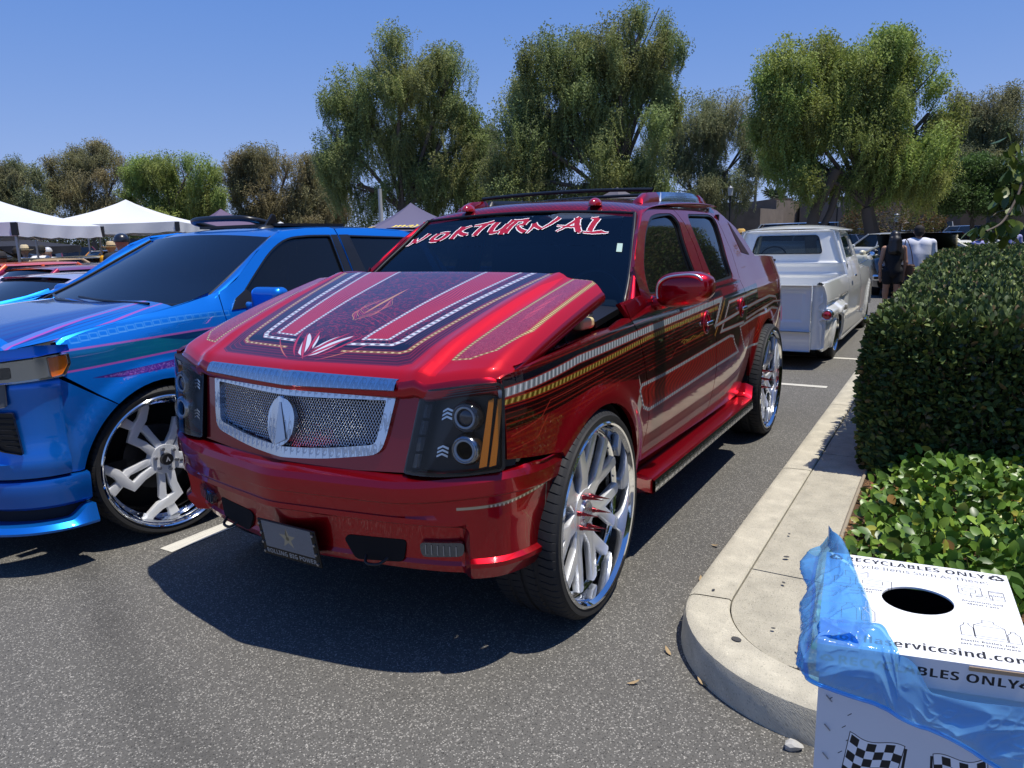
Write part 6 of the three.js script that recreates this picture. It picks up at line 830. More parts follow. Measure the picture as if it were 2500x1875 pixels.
  mesh('underbody', box(w * 1.6, 0.3, L * 0.86, 0, 0.36, 0), M.dark, T);
  for (const s of [1, -1]) for (const z of [-L * 0.29, L * 0.30]) { const wl = new THREE.Group(); wl.name = 'wheel'; T.add(wl); wl.position.set(s * (w - 0.02), 0.33, z); if (s < 0) wl.rotation.y = Math.PI; mesh('tyre', ring([[0.22, -0.2], [0.32, -0.2], [0.33, -0.1], [0.32, 0], [0.22, 0.005]], 28), M.rubber, wl); mesh('rim', ring([[0.23, -0.01], [0.2, -0.03], [0.06, -0.01], [0, -0.01]], 20), M.alu, wl); }
  if (o.plate) mesh('number_plate', box(0.32, 0.14, 0.02, 0, deck - 0.22, -f - 0.005), M.white, T);
  if (open) { const hd = sheet(Array.from({ length: 6 }, (_, i) => Array.from({ length: 9 }, (_, j) => { const t = i / 5, a = j / 4 - 1, Lh = f - zf - 0.2; return V3(a * half(zf + 0.5) * 0.86, topY(zf) + 0.02 + t * Lh * Math.sin(open) + 0.03 * (1 - a * a), zf + 0.12 + t * Lh * Math.cos(open)); }))); mesh('raised_hood', [hd, hd.clone().translate(0, -0.03, 0.01)], P, T, 'hood standing open'); mesh('engine', [box(w * 1.2, 0.2, 1.0, 0, hood - 0.05, f - 0.8, 0.04), new THREE.CylinderGeometry(0.2, 0.2, 0.1, 24).translate(0, hood + 0.1, f - 0.9)], o.engineCol ?? M.steel, T); }
  return T;
}
const onLot = (x, y, dist, yTop) => { const p = seenAt(x, y, dist); return V3(p.x, groundY(p.x, p.z), p.z); };
const sedan = { L: 4.8, w: 0.92, h: 1.45, belt: 0.95, deck: 1.05, hood: 0.9 }, suv = { L: 4.7, w: 0.95, h: 1.78, belt: 1.12, deck: 1.14, hood: 1.05, zf: 0.9, zr: -2.2, rf: 0.15, rr: -2.0 }, van = { L: 5.2, w: 1.0, h: 2.1, belt: 1.2, deck: 1.25, hood: 1.1, zf: 1.5, zr: -2.5, rf: 0.9, rr: -2.4 }, classic = { L: 5.0, w: 0.93, h: 1.48, belt: 0.98, deck: 0.98, hood: 0.98, zf: 0.6, zr: -1.5, rf: 0.1, rr: -0.95, chromeBumper: true };
const silver = [0.55, 0.57, 0.58], whiteC = [0.78, 0.79, 0.78], blackC = [0.012, 0.012, 0.014], gG = M.glassDark;
// black car with its hood up just past the white pickup
makeCar('black_sedan', 'gloss black car with its hood standing open, just beyond the white pickup', 'car', W(19.6, 1.3), redTurn, { ...classic, w: 0.98, L: 5.2, h: 1.38, col: blackC, open: 0.26 });
// rows on the right, seen over the hedge
const RC = [
  ['white_sedan', 'white sedan seen from behind, nearest car over the hedge', 'car', 1968, 512, 33, 0.05, { ...sedan, col: whiteC, plate: 1 }],
  ['cream_car', 'cream coloured low car roof just behind the hedge top', 'car', 1960, 545, 20, 0.2, { ...sedan, h: 1.30, col: [0.72, 0.68, 0.5] }],
  ['white_sport_utility', 'white tall utility vehicle parked near the lamp post by the tan wall', 'van', 1992, 480, 54, 0.05, { ...van, h: 2.15, col: whiteC }],
  ['dark_red_hatchback', 'dark red hatchback with tailgate raised beside the white sedan', 'car', 2030, 495, 44, 1.3, { ...sedan, col: [0.12, 0.006, 0.012] }],
  ['silver_pickup', 'silver pickup roof parked behind the white sedan', 'pickup truck', 2076, 490, 46, 0.05, { ...suv, L: 5.4, col: silver }],
  ['white_hatchback', 'small white car between the two walkers and the tree trunk', 'car', 1920, 507, 38, 0.1, { ...sedan, h: 1.5, col: whiteC }],
  ['silver_wagon', 'silver wagon beside the leaning tree trunk, next to a white car', 'car', 1905, 515, 30, 0.4, { ...sedan, h: 1.5, col: silver }],
  ['blue_sedan', 'dark blue sedan left of the tree trunk behind the white pickup', 'car', 1845, 500, 40, 0.2, { ...sedan, col: [0.015, 0.03, 0.08] }],
  ['grey_wagon', 'grey wagon roof right of the tree trunk', 'car', 1945, 492, 48, 0.15, { ...suv, h: 1.6, col: [0.2, 0.22, 0.24] }],
  ['white_compact', 'white compact car directly ahead of the man in the white shirt', 'car', 1990, 515, 36, 0.3, { ...sedan, col: whiteC }],
  ['grey_van', 'grey van roof showing above the white pickup cab', 'van', 1690, 478, 36, 1.2, { ...van, h: 2.05, col: [0.35, 0.37, 0.40] }],
  ['dark_sport_utility', 'dark utility vehicle behind the blue sedan', 'car', 1862, 492, 50, 0.2, { ...suv, col: [0.02, 0.02, 0.025] }],
  ['silver_hatchback', 'silver car at the far right edge over the hedge', 'car', 2190, 505, 30, 1.0, { ...sedan, h: 1.6, col: silver }],
];
for (const [n, l, c, x, y, d, t, o] of RC) makeCar(n, l, c, onLot(x, y, d), t + Math.PI * 0, { ...o }, undefined).rotation.y = redTurn * 0 + t + Math.PI;
// cars on the left, beyond the blue pickup
const LC = [
  ['lavender_coupe', 'pale lavender low coupe beside the blue pickup, mint sun shade behind its glass', 'car', W(0.8, -4.85), redTurn, { L: 4.7, w: 0.93, h: 1.38, belt: 0.9, hood: 0.86, deck: 0.92, zf: 0.95, zr: -1.5, rf: -0.05, rr: -0.8, col: [0.50, 0.47, 0.66], metal: 0.3, glass: M.glassDark }],
  ['magenta_coupe', 'dark magenta striped car behind the lavender coupe', 'car', W(2.6, -8.3), redTurn, { ...classic, h: 1.38, col: [0.30, 0.006, 0.05], metal: 0.3 }],
  ['orange_hot_rod', 'bright orange rounded hot rod at the left edge', 'car', seenAt(-8, 600, 11.5).setY(0), redTurn, { ...classic, L: 4.2, w: 0.8, h: 1.42, col: [0.75, 0.10, 0.005] }],
  ['tan_coupe', 'tan coupe with a light roof, left of the raised cream hood', 'car', seenAt(30, 600, 13.8).setY(0), redTurn + 0.15, { ...classic, h: 1.45, col: [0.45, 0.27, 0.13], top: [0.6, 0.42, 0.25] }],
  ['cream_hood_car', 'yellow classic car with its cream hood raised high', 'car', seenAt(150, 600, 16.5).setY(0), redTurn + 0.1, { ...classic, h: 1.45, col: [0.66, 0.58, 0.36], open: 0.5, engineCol: phys(0.6, 0.35, 0.02, 0.3) }],
  ['black_coupe', 'black coupe in front of the raised cream hood', 'car', seenAt(180, 600, 13.0).setY(0), redTurn + 0.1, { ...classic, h: 1.36, col: blackC }],
  ['yellow_sedan', 'two tone orange yellow and white classic sedan under the second canopy', 'car', seenAt(225, 600, 21).setY(0), redTurn - 0.3, { ...classic, h: 1.58, col: [0.72, 0.72, 0.68], top: [0.75, 0.30, 0.02] }],
  ['white_classic', 'white classic car behind the helmeted man', 'car', seenAt(262, 600, 24).setY(0), redTurn + 0.1, { ...classic, h: 1.5, col: whiteC }],
  ['maroon_sport_utility', 'maroon utility vehicle in the far row below the white canopies', 'car', seenAt(165, 560, 33).setY(0), redTurn + 1.4, { ...suv, h: 1.75, col: [0.10, 0.008, 0.02] }],
  ['navy_sport_utility', 'navy utility vehicle in the far row below the first canopy', 'car', seenAt(110, 560, 34).setY(0), redTurn + 1.4, { ...suv, h: 1.75, col: [0.012, 0.02, 0.05] }],
  ['dark_blue_car', 'dark blue car at far left under the black canopy', 'car', seenAt(12, 560, 27).setY(0), redTurn + 1.4, { ...suv, h: 1.6, col: [0.01, 0.02, 0.045] }],
  ['grey_truck', 'pale grey box truck behind the helmeted man', 'truck', seenAt(310, 560, 30).setY(0), redTurn + 1.2, { ...van, h: 2.0, L: 5.6, col: [0.5, 0.53, 0.58] }],
];
const lc = LC.map(([n, l, c, p, t, o]) => makeCar(n, l, c, p, t, o));
{ // sunshade lying behind the lavender coupe's windshield, and its tall radio aerial
  const lav = lc[0]; const tex = canvasTex(256, 128, (x, w, h) => { x.fillStyle = '#bfe0d2'; x.fillRect(0, 0, w, h); x.strokeStyle = '#6f9088'; x.lineWidth = 2; for (let k = 0; k < 5; k++) { x.beginPath(); x.moveTo(0, 15 + k * 24); x.bezierCurveTo(80, k * 26, 160, 30 + k * 22, w, 12 + k * 24); x.stroke(); } x.strokeStyle = '#a05a3a'; x.setLineDash([4, 3]); x.beginPath(); x.moveTo(0, 70); x.lineTo(w, 60); x.stroke(); });
  const s = mesh('sun_shade', new THREE.PlaneGeometry(0.75, 0.34).rotateX(-0.95).translate(0.28, 1.06, 0.50), std(1, 1, 1, 0.7, { map: tex }), lav);
  mesh('aerial', cylBetween(V3(0.80, 0.88, 1.05), V3(0.74, 2.0, 1.0), 0.004, 0.002, 6), M.trim, blueTruck).position.set(-1.62, 0.36, 0.05 - 0.9);
}
// ---------- canopies ----------
function canopy(label, pos, turn, o) {
  const { s = 1.5, eave = 2.0, peak = 2.9, val = 0.24, col = [0.62, 0.63, 0.65], text } = o; const T = thing('canopy_tent', label, 'canopy', pos, turn, undefined);
  const cloth = std(...col, 0.85), legM = M.steel; let tex = null;
  if (text) { const t = canvasTex(512, 128, (x, w, h) => { x.fillStyle = '#5d5876'; x.fillRect(0, 0, w, h); x.fillStyle = '#e8cf55'; x.font = 'italic bold 96px serif'; x.textAlign = 'center'; x.textBaseline = 'middle'; x.fillText(text, w / 2, h * 0.52, w * 0.95); }); tex = std(1, 1, 1, 0.85, { map: t }); }
  const N = 10, apex = V3(0, peak, 0);
  for (let k = 0; k < 4; k++) { const q = (p) => p.applyAxisAngle(V3(0, 1, 0), k * Math.PI / 2); const rows = []; for (let i = 0; i <= N; i++) { const t = i / N, r = []; for (let j = 0; j <= N; j++) { const a = j / N * 2 - 1, x = s * a * t, z = s * t, sag = -0.10 * Math.sin(Math.PI * t) * (1 - 0.5 * a * a) - 0.03 * Math.cos(a * Math.PI / 2) * t; r.push(q(V3(x, lerp(peak, eave, Math.pow(t, 0.86)) + sag, z))); } rows.push(r); } mesh('roof_panel', sheet(rows), cloth, T);
    const v = [0, 1].map((i) => Array.from({ length: 13 }, (_, j) => { const a = j / 6 - 1; return q(V3(s * a, eave - 0.03 * Math.cos(a * Math.PI / 2) - i * (val + 0.015 * Math.sin(j * 2.1)), s + 0.005 + (i ? 0.02 * Math.sin(j * 1.7) : 0))); })); mesh('valance', sheet(v), cloth, T);
    if (tex) { const lab = [0, 1].map((i) => [0, 1].map((j) => { const t = i ? 0.70 : 0.93, a = j ? 0.75 : -0.75; return q(V3(s * a * t, lerp(peak, eave, Math.pow(t, 0.86)) + 0.03 - 0.10 * Math.sin(Math.PI * t) * (1 - 0.5 * a * a), s * t + 0.01)); })); mesh('club_lettering', sheet(lab), tex, T, 'yellow script reading majestics'); }
    mesh('leg', [box(0.035, eave - 0.05, 0.035, ...(() => { const p = q(V3(s - 0.04, (eave - 0.05) / 2, s - 0.04)); return [p.x, p.y, p.z]; })())], legM, T);
    if (o.bracket) { const p = q(V3(s - 0.02, eave - 0.12, s + 0.012)); mesh('corner_bracket', box(0.1, 0.22, 0.05, p.x, p.y, p.z), M.trim, T); } }
  const tr = []; for (let k = 0; k < 4; k++) { const q = (p) => p.applyAxisAngle(V3(0, 1, 0), k * Math.PI / 2); for (let j = 0; j < 4; j++) tr.push(cylBetween(q(V3(s * (-1 + j * 0.5), eave - 0.1 - (j % 2) * 0.22, s - 0.05)), q(V3(s * (-0.5 + j * 0.5), eave - 0.32 + (j % 2) * 0.22, s - 0.05)), 0.008, 0.008, 5)); } mesh('truss', tr, legM, T).userData.kind = 'stuff';
  return T;
}
const g0 = (x, y, d) => seenAt(x, y, d).setY(0);
canopy('large white pop-up canopy at the left edge with grey corner strap', g0(-62, 560, 14.5), 0.12, { s: 1.75, eave: 2.08, peak: 2.82, bracket: 1, col: [0.60, 0.62, 0.70] });
canopy('white pop-up canopy with rounded peak, second from the left edge', g0(287, 560, 19.5), 0.16, { s: 1.62, eave: 2.2, peak: 2.82, bracket: 1 });
canopy('black canopy with white script under the first white canopy', g0(-40, 560, 25), 0.1, { s: 2.2, eave: 1.75, peak: 2.3, col: [0.015, 0.015, 0.02] });
canopy('plain purple canopy behind the blue pickup', g0(487, 560, 24), 0.7, { s: 1.6, eave: 1.9, peak: 2.75, col: [0.13, 0.09, 0.16] });
canopy('small white canopy tip just above the blue pickup roof', g0(612, 560, 34), 0.3, { s: 1.9, eave: 2.0, peak: 2.62 });
canopy('purple canopy with yellow majestics lettering, between the two pickups', g0(893, 560, 23), 0.32, { s: 1.5, eave: 1.92, peak: 2.75, col: [0.11, 0.10, 0.17], text: 'majestics' });
canopy('grey canopy peak above the red truck roof rack', g0(1333, 560, 26), 0.7, { s: 1.9, eave: 2.25, peak: 3.25, col: [0.12, 0.11, 0.13] });

// ---------- people ----------
function fieldMesh(bones, cell, color) { // bones: [x0,y0,z0,r0,x1,y1,z1,r1] joined with a smooth minimum
  let lo = V3(9, 9, 9), hi = V3(-9, -9, -9); for (const b of bones) for (const k of [0, 4]) { const r = b[k + 3] + 0.03; lo.min(V3(b[k] - r, b[k + 1] - r, b[k + 2] - r)); hi.max(V3(b[k] + r, b[k + 1] + r, b[k + 2] + r)); }
  const c = lo.clone().add(hi).multiplyScalar(0.5), size = Math.max(hi.x - lo.x, hi.y - lo.y, hi.z - lo.z) + cell * 6, res = Math.ceil(size / cell), mc = new MarchingCubes(res, new THREE.MeshBasicMaterial(), false, false, 60000), hs = res / 2, sc = size / 2; mc.isolation = 0;
  mc.field.fill(-1); const K = 0.035;
  for (let k = 0; k < res; k++) { const z = c.z + (k - hs) / hs * sc; if (z < lo.z - 0.05 || z > hi.z + 0.05) continue; for (let j = 0; j < res; j++) { const y = c.y + (j - hs) / hs * sc; for (let i = 0; i < res; i++) { const x = c.x + (i - hs) / hs * sc; if (x < lo.x - 0.05 || x > hi.x + 0.05) continue; let d = 9; for (const b of bones) { const ax = b[4] - b[0], ay = b[5] - b[1], az = b[6] - b[2], px = x - b[0], py = y - b[1], pz = z - b[2], L = ax * ax + ay * ay + az * az; let t = L > 1e-9 ? (px * ax + py * ay + pz * az) / L : 0; t = t < 0 ? 0 : t > 1 ? 1 : t; const q = Math.hypot(px - ax * t, py - ay * t, pz - az * t) - (b[3] + (b[7] - b[3]) * t); const hh = Math.max(K - Math.abs(d - q), 0) / K; d = Math.min(d, q) - hh * hh * K * 0.25; } mc.field[k * res * res + j * res + i] = -d; } } }
  mc.update(); const n = mc.count, P = mc.positionArray.slice(0, n * 3), N = mc.normalArray.slice(0, n * 3); for (let i = 0; i < n; i++) { P[i * 3] = P[i * 3] * sc + c.x; P[i * 3 + 1] = P[i * 3 + 1] * sc + c.y; P[i * 3 + 2] = P[i * 3 + 2] * sc + c.z; }
  let g = tri(P, N); const m = mergeVertices((g.deleteAttribute('uv'), g.deleteAttribute('normal'), g), 1e-5); m.computeVertexNormals(); return m;
}
function person(label, pos, turn, o) { // faces +z; standing, height about 1.75 m before scaling
  const T = thing('person', label, 'person', pos, turn); const s = o.h ? o.h / 1.75 : 1; T.scale.setScalar(s);
  const { skin = [0.36, 0.2, 0.13], shirt = [0.7, 0.7, 0.72], pants = [0.02, 0.022, 0.03], hair = [0.01, 0.008, 0.008], cell = 0.022, wide = 1, lean = 0, armL = 0.1, armR = 0.1, elbowL = 0.15, elbowR = 0.15, step = 0.1, sleeve = 0.55, shorts = false, tank = false } = o;
  const sh = 0.19 * wide, hip = 0.09 * wide, ty = 1.42, L = (x, y) => lean * (y - 0.95) * 0.35;
  const arm = (sd, fwd, bend) => { const S = [sd * sh, ty - 0.02, L(0, ty)], E = [sd * (sh + 0.05), ty - 0.31, S[2] + fwd * 0.28 - 0.02], Hn = [sd * (sh + 0.03), E[1] - 0.25 * Math.cos(bend), E[2] + 0.25 * Math.sin(bend)]; return { S, E, Hn }; };
  const aL = arm(1, armL, elbowL), aR = arm(-1, armR, elbowR);
  const leg = (sd, st) => ({ H: [sd * hip, 0.93, 0], K: [sd * (hip + 0.01), 0.50, st * 0.12 + 0.01], A: [sd * (hip + 0.012), 0.09, st * 0.5 * 0.4 - 0.02], F: [sd * (hip + 0.03), 0.035, st * 0.2 + 0.13] });
  const lL = leg(1, step), lR = leg(-1, -step), hd = [0, 1.62, L(0, 1.62) + 0.015];
  const B = (a, r, b, q) => [...a, r, ...b, q]; const torsoZ = (y) => L(0, y);
  const core = (g) => [B([0, 0.98, torsoZ(0.98)], 0.13 * wide + g, [0, 1.18, torsoZ(1.18)], 0.125 * wide + g), B([-0.05 * wide, 1.2, torsoZ(1.2)], 0.12 * wide + g, [-0.07 * wide, 1.36, torsoZ(1.36)], 0.105 * wide + g), B([0.05 * wide, 1.2, torsoZ(1.2)], 0.12 * wide + g, [0.07 * wide, 1.36, torsoZ(1.36)], 0.105 * wide + g), B([-sh + 0.02, 1.42, torsoZ(1.42)], 0.055 + g, [sh - 0.02, 1.42, torsoZ(1.42)], 0.055 + g)];
  const hand = (a) => { const f = []; const p = a.Hn, d = [0, -0.09, 0.02]; f.push(B(p, 0.032, [p[0], p[1] - 0.06, p[2] + 0.01], 0.034)); for (let k = 0; k < 4; k++) f.push(B([p[0], p[1] - 0.07, p[2] - 0.025 + k * 0.018], 0.012, [p[0] - Math.sign(p[0]) * 0.01, p[1] - 0.13 - (k === 1 || k === 2 ? 0.015 : 0), p[2] - 0.022 + k * 0.019], 0.009)); f.push(B([p[0], p[1] - 0.03, p[2] + 0.03], 0.012, [p[0], p[1] - 0.085, p[2] + 0.055], 0.010)); return f; };
  const body = [...core(-0.012), B([0, 1.44, torsoZ(1.44)], 0.055, [0, 1.53, hd[2] - 0.01], 0.05), B([0, 1.585, hd[2] + 0.02], 0.066, [0, 1.66, hd[2] - 0.012], 0.088), B([0, 1.54, hd[2] + 0.055], 0.032, [0, 1.58, hd[2] + 0.05], 0.045), B([0, 1.60, hd[2] + 0.098], 0.011, [0, 1.625, hd[2] + 0.09], 0.008), B([0.083, 1.60, hd[2]], 0.014, [0.086, 1.63, hd[2] - 0.008], 0.018), B([-0.083, 1.60, hd[2]], 0.014, [-0.086, 1.63, hd[2] - 0.008], 0.018)];
  for (const a of [aL, aR]) body.push(B(a.S, 0.05, a.E, 0.038), B(a.E, 0.038, a.Hn, 0.026), ...hand(a));
  for (const l of [lL, lR]) body.push(B(l.H, 0.088, l.K, 0.055), B(l.K, 0.055, l.A, 0.038), B(l.A, 0.04, l.F, 0.032));
  mesh('body', fieldMesh(body, cell), std(...skin, 0.6), T);
  const sl = (a, f, r) => B(a.S, 0.062 + r, [lerp(a.S[0], a.E[0], f), lerp(a.S[1], a.E[1], f), lerp(a.S[2], a.E[2], f)], 0.056 + r);
  const hem = shorts ? 0.9 : 0.86;
  mesh(tank ? 'tank_top' : 'shirt', fieldMesh([...(tank ? core(0.008).slice(0, 3) : core(0.012)), B([0, hem + 0.03, torsoZ(hem)], 0.135 * wide + 0.012, [0, 1.1, torsoZ(1.1)], 0.13 * wide + 0.012), B([-0.06, hem + 0.05, 0], 0.10 * wide, [0.06, hem + 0.05, 0], 0.10 * wide), ...(tank ? [B([0.11, 1.36, torsoZ(1.4)], 0.06, [0.10, 1.445, torsoZ(1.4)], 0.048), B([-0.11, 1.36, torsoZ(1.4)], 0.06, [-0.10, 1.445, torsoZ(1.4)], 0.048)] : [sl(aL, sleeve, 0), sl(aR, sleeve, 0)])], cell), std(...shirt, 0.85), T);
  const legs = []; for (const l of [lL, lR]) { legs.push(B(l.H, 0.108 * (wide > 1.2 ? 1.15 : 1), [lerp(l.H[0], l.K[0], shorts ? 0.45 : 1), lerp(l.H[1], l.K[1], shorts ? 0.45 : 1), lerp(l.H[2], l.K[2], shorts ? 0.45 : 1)], shorts ? 0.095 : 0.078)); if (!shorts) legs.push(B(l.K, 0.076, l.A, 0.066)); } mesh(shorts ? 'shorts' : 'trousers', fieldMesh([...legs, B([-hip, 0.95, 0], 0.105, [hip, 0.95, 0], 0.105)], cell), std(...pants, 0.85), T);
  mesh('shoe', [lL, lR].map((l) => new RoundedBoxGeometry(0.09, 0.07, 0.26, 3, 0.03).translate(l.F[0], 0.036, l.F[2] - 0.07)), M.white, T);
  if (o.longHair) mesh('hair', fieldMesh([B([0, 1.66, hd[2] - 0.02], 0.105, [0, 1.56, hd[2] - 0.07], 0.10), B([0, 1.56, hd[2] - 0.08], 0.10, [0.01, 1.36, hd[2] - 0.13], 0.085), B([-0.05, 1.5, hd[2] - 0.08], 0.07, [-0.07, 1.32, hd[2] - 0.13], 0.05), B([0.06, 1.5, hd[2] - 0.08], 0.07, [0.08, 1.34, hd[2] - 0.12], 0.055), ...Array.from({ length: 12 }, (_, k) => B([0.1 * Math.cos(k * 2.1), 1.62 - k * 0.022, hd[2] - 0.10 - 0.02 * Math.sin(k)], 0.03, [0.11 * Math.cos(k * 2.1 + 0.4), 1.56 - k * 0.022, hd[2] - 0.12], 0.028))], cell * 0.8), phys(...hair, 0.38), T);
  else if (!o.hat && !o.cap) mesh('hair', fieldMesh([B([0, 1.665, hd[2] - 0.02], 0.097, [0, 1.62, hd[2] - 0.035], 0.09)], cell * 0.8), std(...hair, 0.8), T);
  if (o.hat) { const hb = std(...o.hat, 0.8); mesh('hat', [new THREE.LatheGeometry([[0.0, 0.115], [0.05, 0.118], [0.082, 0.10], [0.096, 0.03], [0.098, 0.0], [0.15, -0.012], [0.185, 0.004], [0.187, 0.0], [0.15, -0.018], [0.094, -0.008]].map((p) => new THREE.Vector2(...p)), 28).translate(0, 1.665, hd[2] - 0.01)], hb, T); mesh('hat_band', new THREE.CylinderGeometry(0.098, 0.1, 0.025, 28, 1, true).translate(0, 1.682, hd[2] - 0.01), M.trim, T); }
  if (o.cap) mesh('cap', [new THREE.SphereGeometry(0.112, 24, 12, 0, 6.2832, 0, 1.75).translate(0, 1.655, hd[2] - 0.01), new THREE.CylinderGeometry(0.085, 0.085, 0.012, 20).scale(1, 1, 1.2).translate(0, 1.66, hd[2] + 0.1)], phys(...o.cap, 0.3, { clearcoat: 0.6 }), T);
  if (o.print) { const t = canvasTex(128, 160, (x, w, h) => { x.clearRect(0, 0, w, h); x.fillStyle = '#d9d2a0'; x.beginPath(); x.moveTo(20, 10); x.lineTo(100, 20); x.lineTo(118, 120); x.lineTo(60, 150); x.lineTo(30, 90); x.fill(); x.fillStyle = '#8f8a5a'; for (let k = 0; k < 12; k++) x.fillRect(30 + (k * 37) % 60, 20 + k * 10, 20, 3); }, { clamp: true }); mesh('shirt_print', new THREE.PlaneGeometry(0.17, 0.21).rotateY(Math.PI).translate(0.02, 1.28, torsoZ(1.28) - 0.137 * wide), std(1, 1, 1, 0.8, { map: t, transparent: true, alphaTest: 0.5 }), T); }
  return T;
}
const atP = (x, d) => { const p = seenAt(x, 560, d); return V3(p.x, groundY(p.x, p.z), p.z); };
const away = (p) => Math.atan2(-p.x, -p.z) + Math.PI; // facing away from the viewer
{ const p = atP(1930, 13.9); const w = person('woman in black tank top and shorts with long dark wavy hair, walking away', p, away(p) + 0.25, { h: 1.56, cell: 0.016, shirt: [0.008, 0.008, 0.01], pants: [0.008, 0.008, 0.01], skin: [0.40, 0.21, 0.13], longHair: true, tank: true, shorts: true, wide: 1.02, armR: 0.1, step: 0.25 });
  const q = atP(1981, 14.3); person('heavy man in a plain white T-shirt with cropped dark hair, walking away', q, away(q) + 0.1, { h: 1.66, cell: 0.016, shirt: [0.66, 0.67, 0.74], pants: [0.03, 0.03, 0.04], skin: [0.30, 0.16, 0.10], wide: 1.38, armL: 0.15, armR: 0.15, step: -0.2, sleeve: 0.8 });
  const bag = thing('shoulder_bag', 'brown tasselled shoulder bag hanging at the hip of the woman in black', 'bag', p.clone().add(V3(0.27, 0.95, 0.05)), 0.3); mesh('bag_body', new RoundedBoxGeometry(0.10, 0.22, 0.24, 3, 0.04).translate(0, -0.1, 0), std(0.09, 0.045, 0.025, 0.7), bag); mesh('bag_strap', tube([V3(0, 0, 0.1), V3(-0.05, 0.3, 0.06), V3(-0.1, 0.47, 0), V3(-0.05, 0.3, -0.08), V3(0, 0, -0.1)], 0.008, 24, 6), std(0.07, 0.035, 0.02, 0.7), bag); }
for (const [x, d, turn, o, label] of [
  [268, 11.6, 0.5, { h: 1.80, shirt: [0.012, 0.012, 0.014], cap: [0.012, 0.012, 0.014], print: 1, wide: 1.25, skin: [0.42, 0.22, 0.15], sleeve: 0.8 }, 'man in black T-shirt with a pale back print and shiny black cap'],
  [243, 16.5, 0.2, { h: 1.72, shirt: [0.75, 0.38, 0.02], hat: [0.55, 0.42, 0.25] }, 'person in yellow shirt and straw hat beside the man in black'],
  [60, 17.5, 0.3, { h: 1.70, shirt: [0.72, 0.72, 0.74], hat: [0.6, 0.5, 0.32], lean: 0.5 }, 'person in straw hat and white shirt under the first canopy'],
  [82, 18.5, -0.5, { h: 1.72, shirt: [0.72, 0.72, 0.74], lean: 0.9, hair: [0.02, 0.02, 0.02] }, 'person in white shirt leaning forward beside the straw hat'],
  [106, 20, 0.2, { h: 1.66, shirt: [0.68, 0.69, 0.7], cap: [0.6, 0.6, 0.6] }, 'person in white shirt and white cap left of the raised cream hood'],
  [38, 16.5, 0.1, { h: 1.66, shirt: [0.025, 0.018, 0.012], wide: 1.2 }, 'person in dark brown shirt seated near the straw hat'],
  [3, 12.5, 0.3, { h: 1.56, shirt: [0.02, 0.02, 0.022], hat: [0.02, 0.02, 0.022] }, 'person in a dark hat at the left edge'],
  [1599, 15.5, 0.4, { h: 1.66, shirt: [0.5, 0.5, 0.5], hat: [0.62, 0.38, 0.10] }, 'person in a golden straw hat half hidden behind the white pickup'],
  [2112, 21, 0.3, { h: 1.45, shirt: [0.33, 0.33, 0.62], skin: [0.3, 0.16, 0.1] }, 'person in lavender shirt left of the branch over the hedge'],
  [2182, 21, 0.1, { h: 1.62, shirt: [0.36, 0.36, 0.66], cap: [0.35, 0.02, 0.02] }, 'person in lavender shirt with a red cap at the right over the hedge'],
]) { const p = atP(x, d); person(label, p, away(p) + turn, o); }
// ---------- foliage ----------
const leafGeo = (l, w, fold = 0.25) => { // one leaf lying along +y, folded on its rib
  const z = (x) => -Math.abs(x) * fold * -1; const q = (x, y) => [x * w, y * l, Math.abs(x) * w * fold - y * y * l * 0.18]; const ring = [[0, 0], [0.30, 0.2], [0.5, 0.5], [0.36, 0.8], [0, 1]]; const P = [];
  for (const s of [1, -1]) for (let i = 0; i + 1 < ring.length; i++) { const a = q(s * ring[i][0], ring[i][1]), b = q(s * ring[i + 1][0], ring[i + 1][1]), c = q(0, ring[i][1]), d = q(0, ring[i + 1][1]); s > 0 ? P.push(...c, ...a, ...b, ...c, ...b, ...d) : P.push(...c, ...b, ...a, ...c, ...d, ...b); }
  const g = tri(P.map((v) => v)); return mergeVertices((g.deleteAttribute('uv'), g.deleteAttribute('normal'), g)).toNonIndexed ? (() => { const m = mergeVertices(g, 1e-6); m.computeVertexNormals(); return m; })() : g; };
const leafMat = (rough = 0.5, tr = 0.3) => new THREE.MeshPhysicalMaterial({ color: 0xffffff, roughness: rough, transmission: tr, thickness: 0, side: THREE.DoubleSide, specularIntensity: 0.6 });
const QY = V3(0, 1, 0);
function scatter(name, geo, mat, list, parent, kind = 'stuff') { // list: [pos, dir, roll, scale, color]
  const m = new THREE.InstancedMesh(geo, mat, list.length), mt = new THREE.Matrix4(), q = new THREE.Quaternion(), r = new THREE.Quaternion(), c = new THREE.Color(); m.name = name; m.castShadow = m.receiveShadow = true;
  list.forEach(([p, d, roll, s, col], i) => { q.setFromUnitVectors(QY, d); r.setFromAxisAngle(d, roll); mt.compose(p, r.multiply(q), V3(s, s, s)); m.setMatrixAt(i, mt); m.setColorAt(i, c.setRGB(...col)); });
  if (kind) m.userData.kind = kind; parent.add(m); return m;
}
const rdir = () => { const z = rr(-1, 1), a = rr(0, 6.2832), s = Math.sqrt(1 - z * z); return V3(s * Math.cos(a), z, s * Math.sin(a)); };
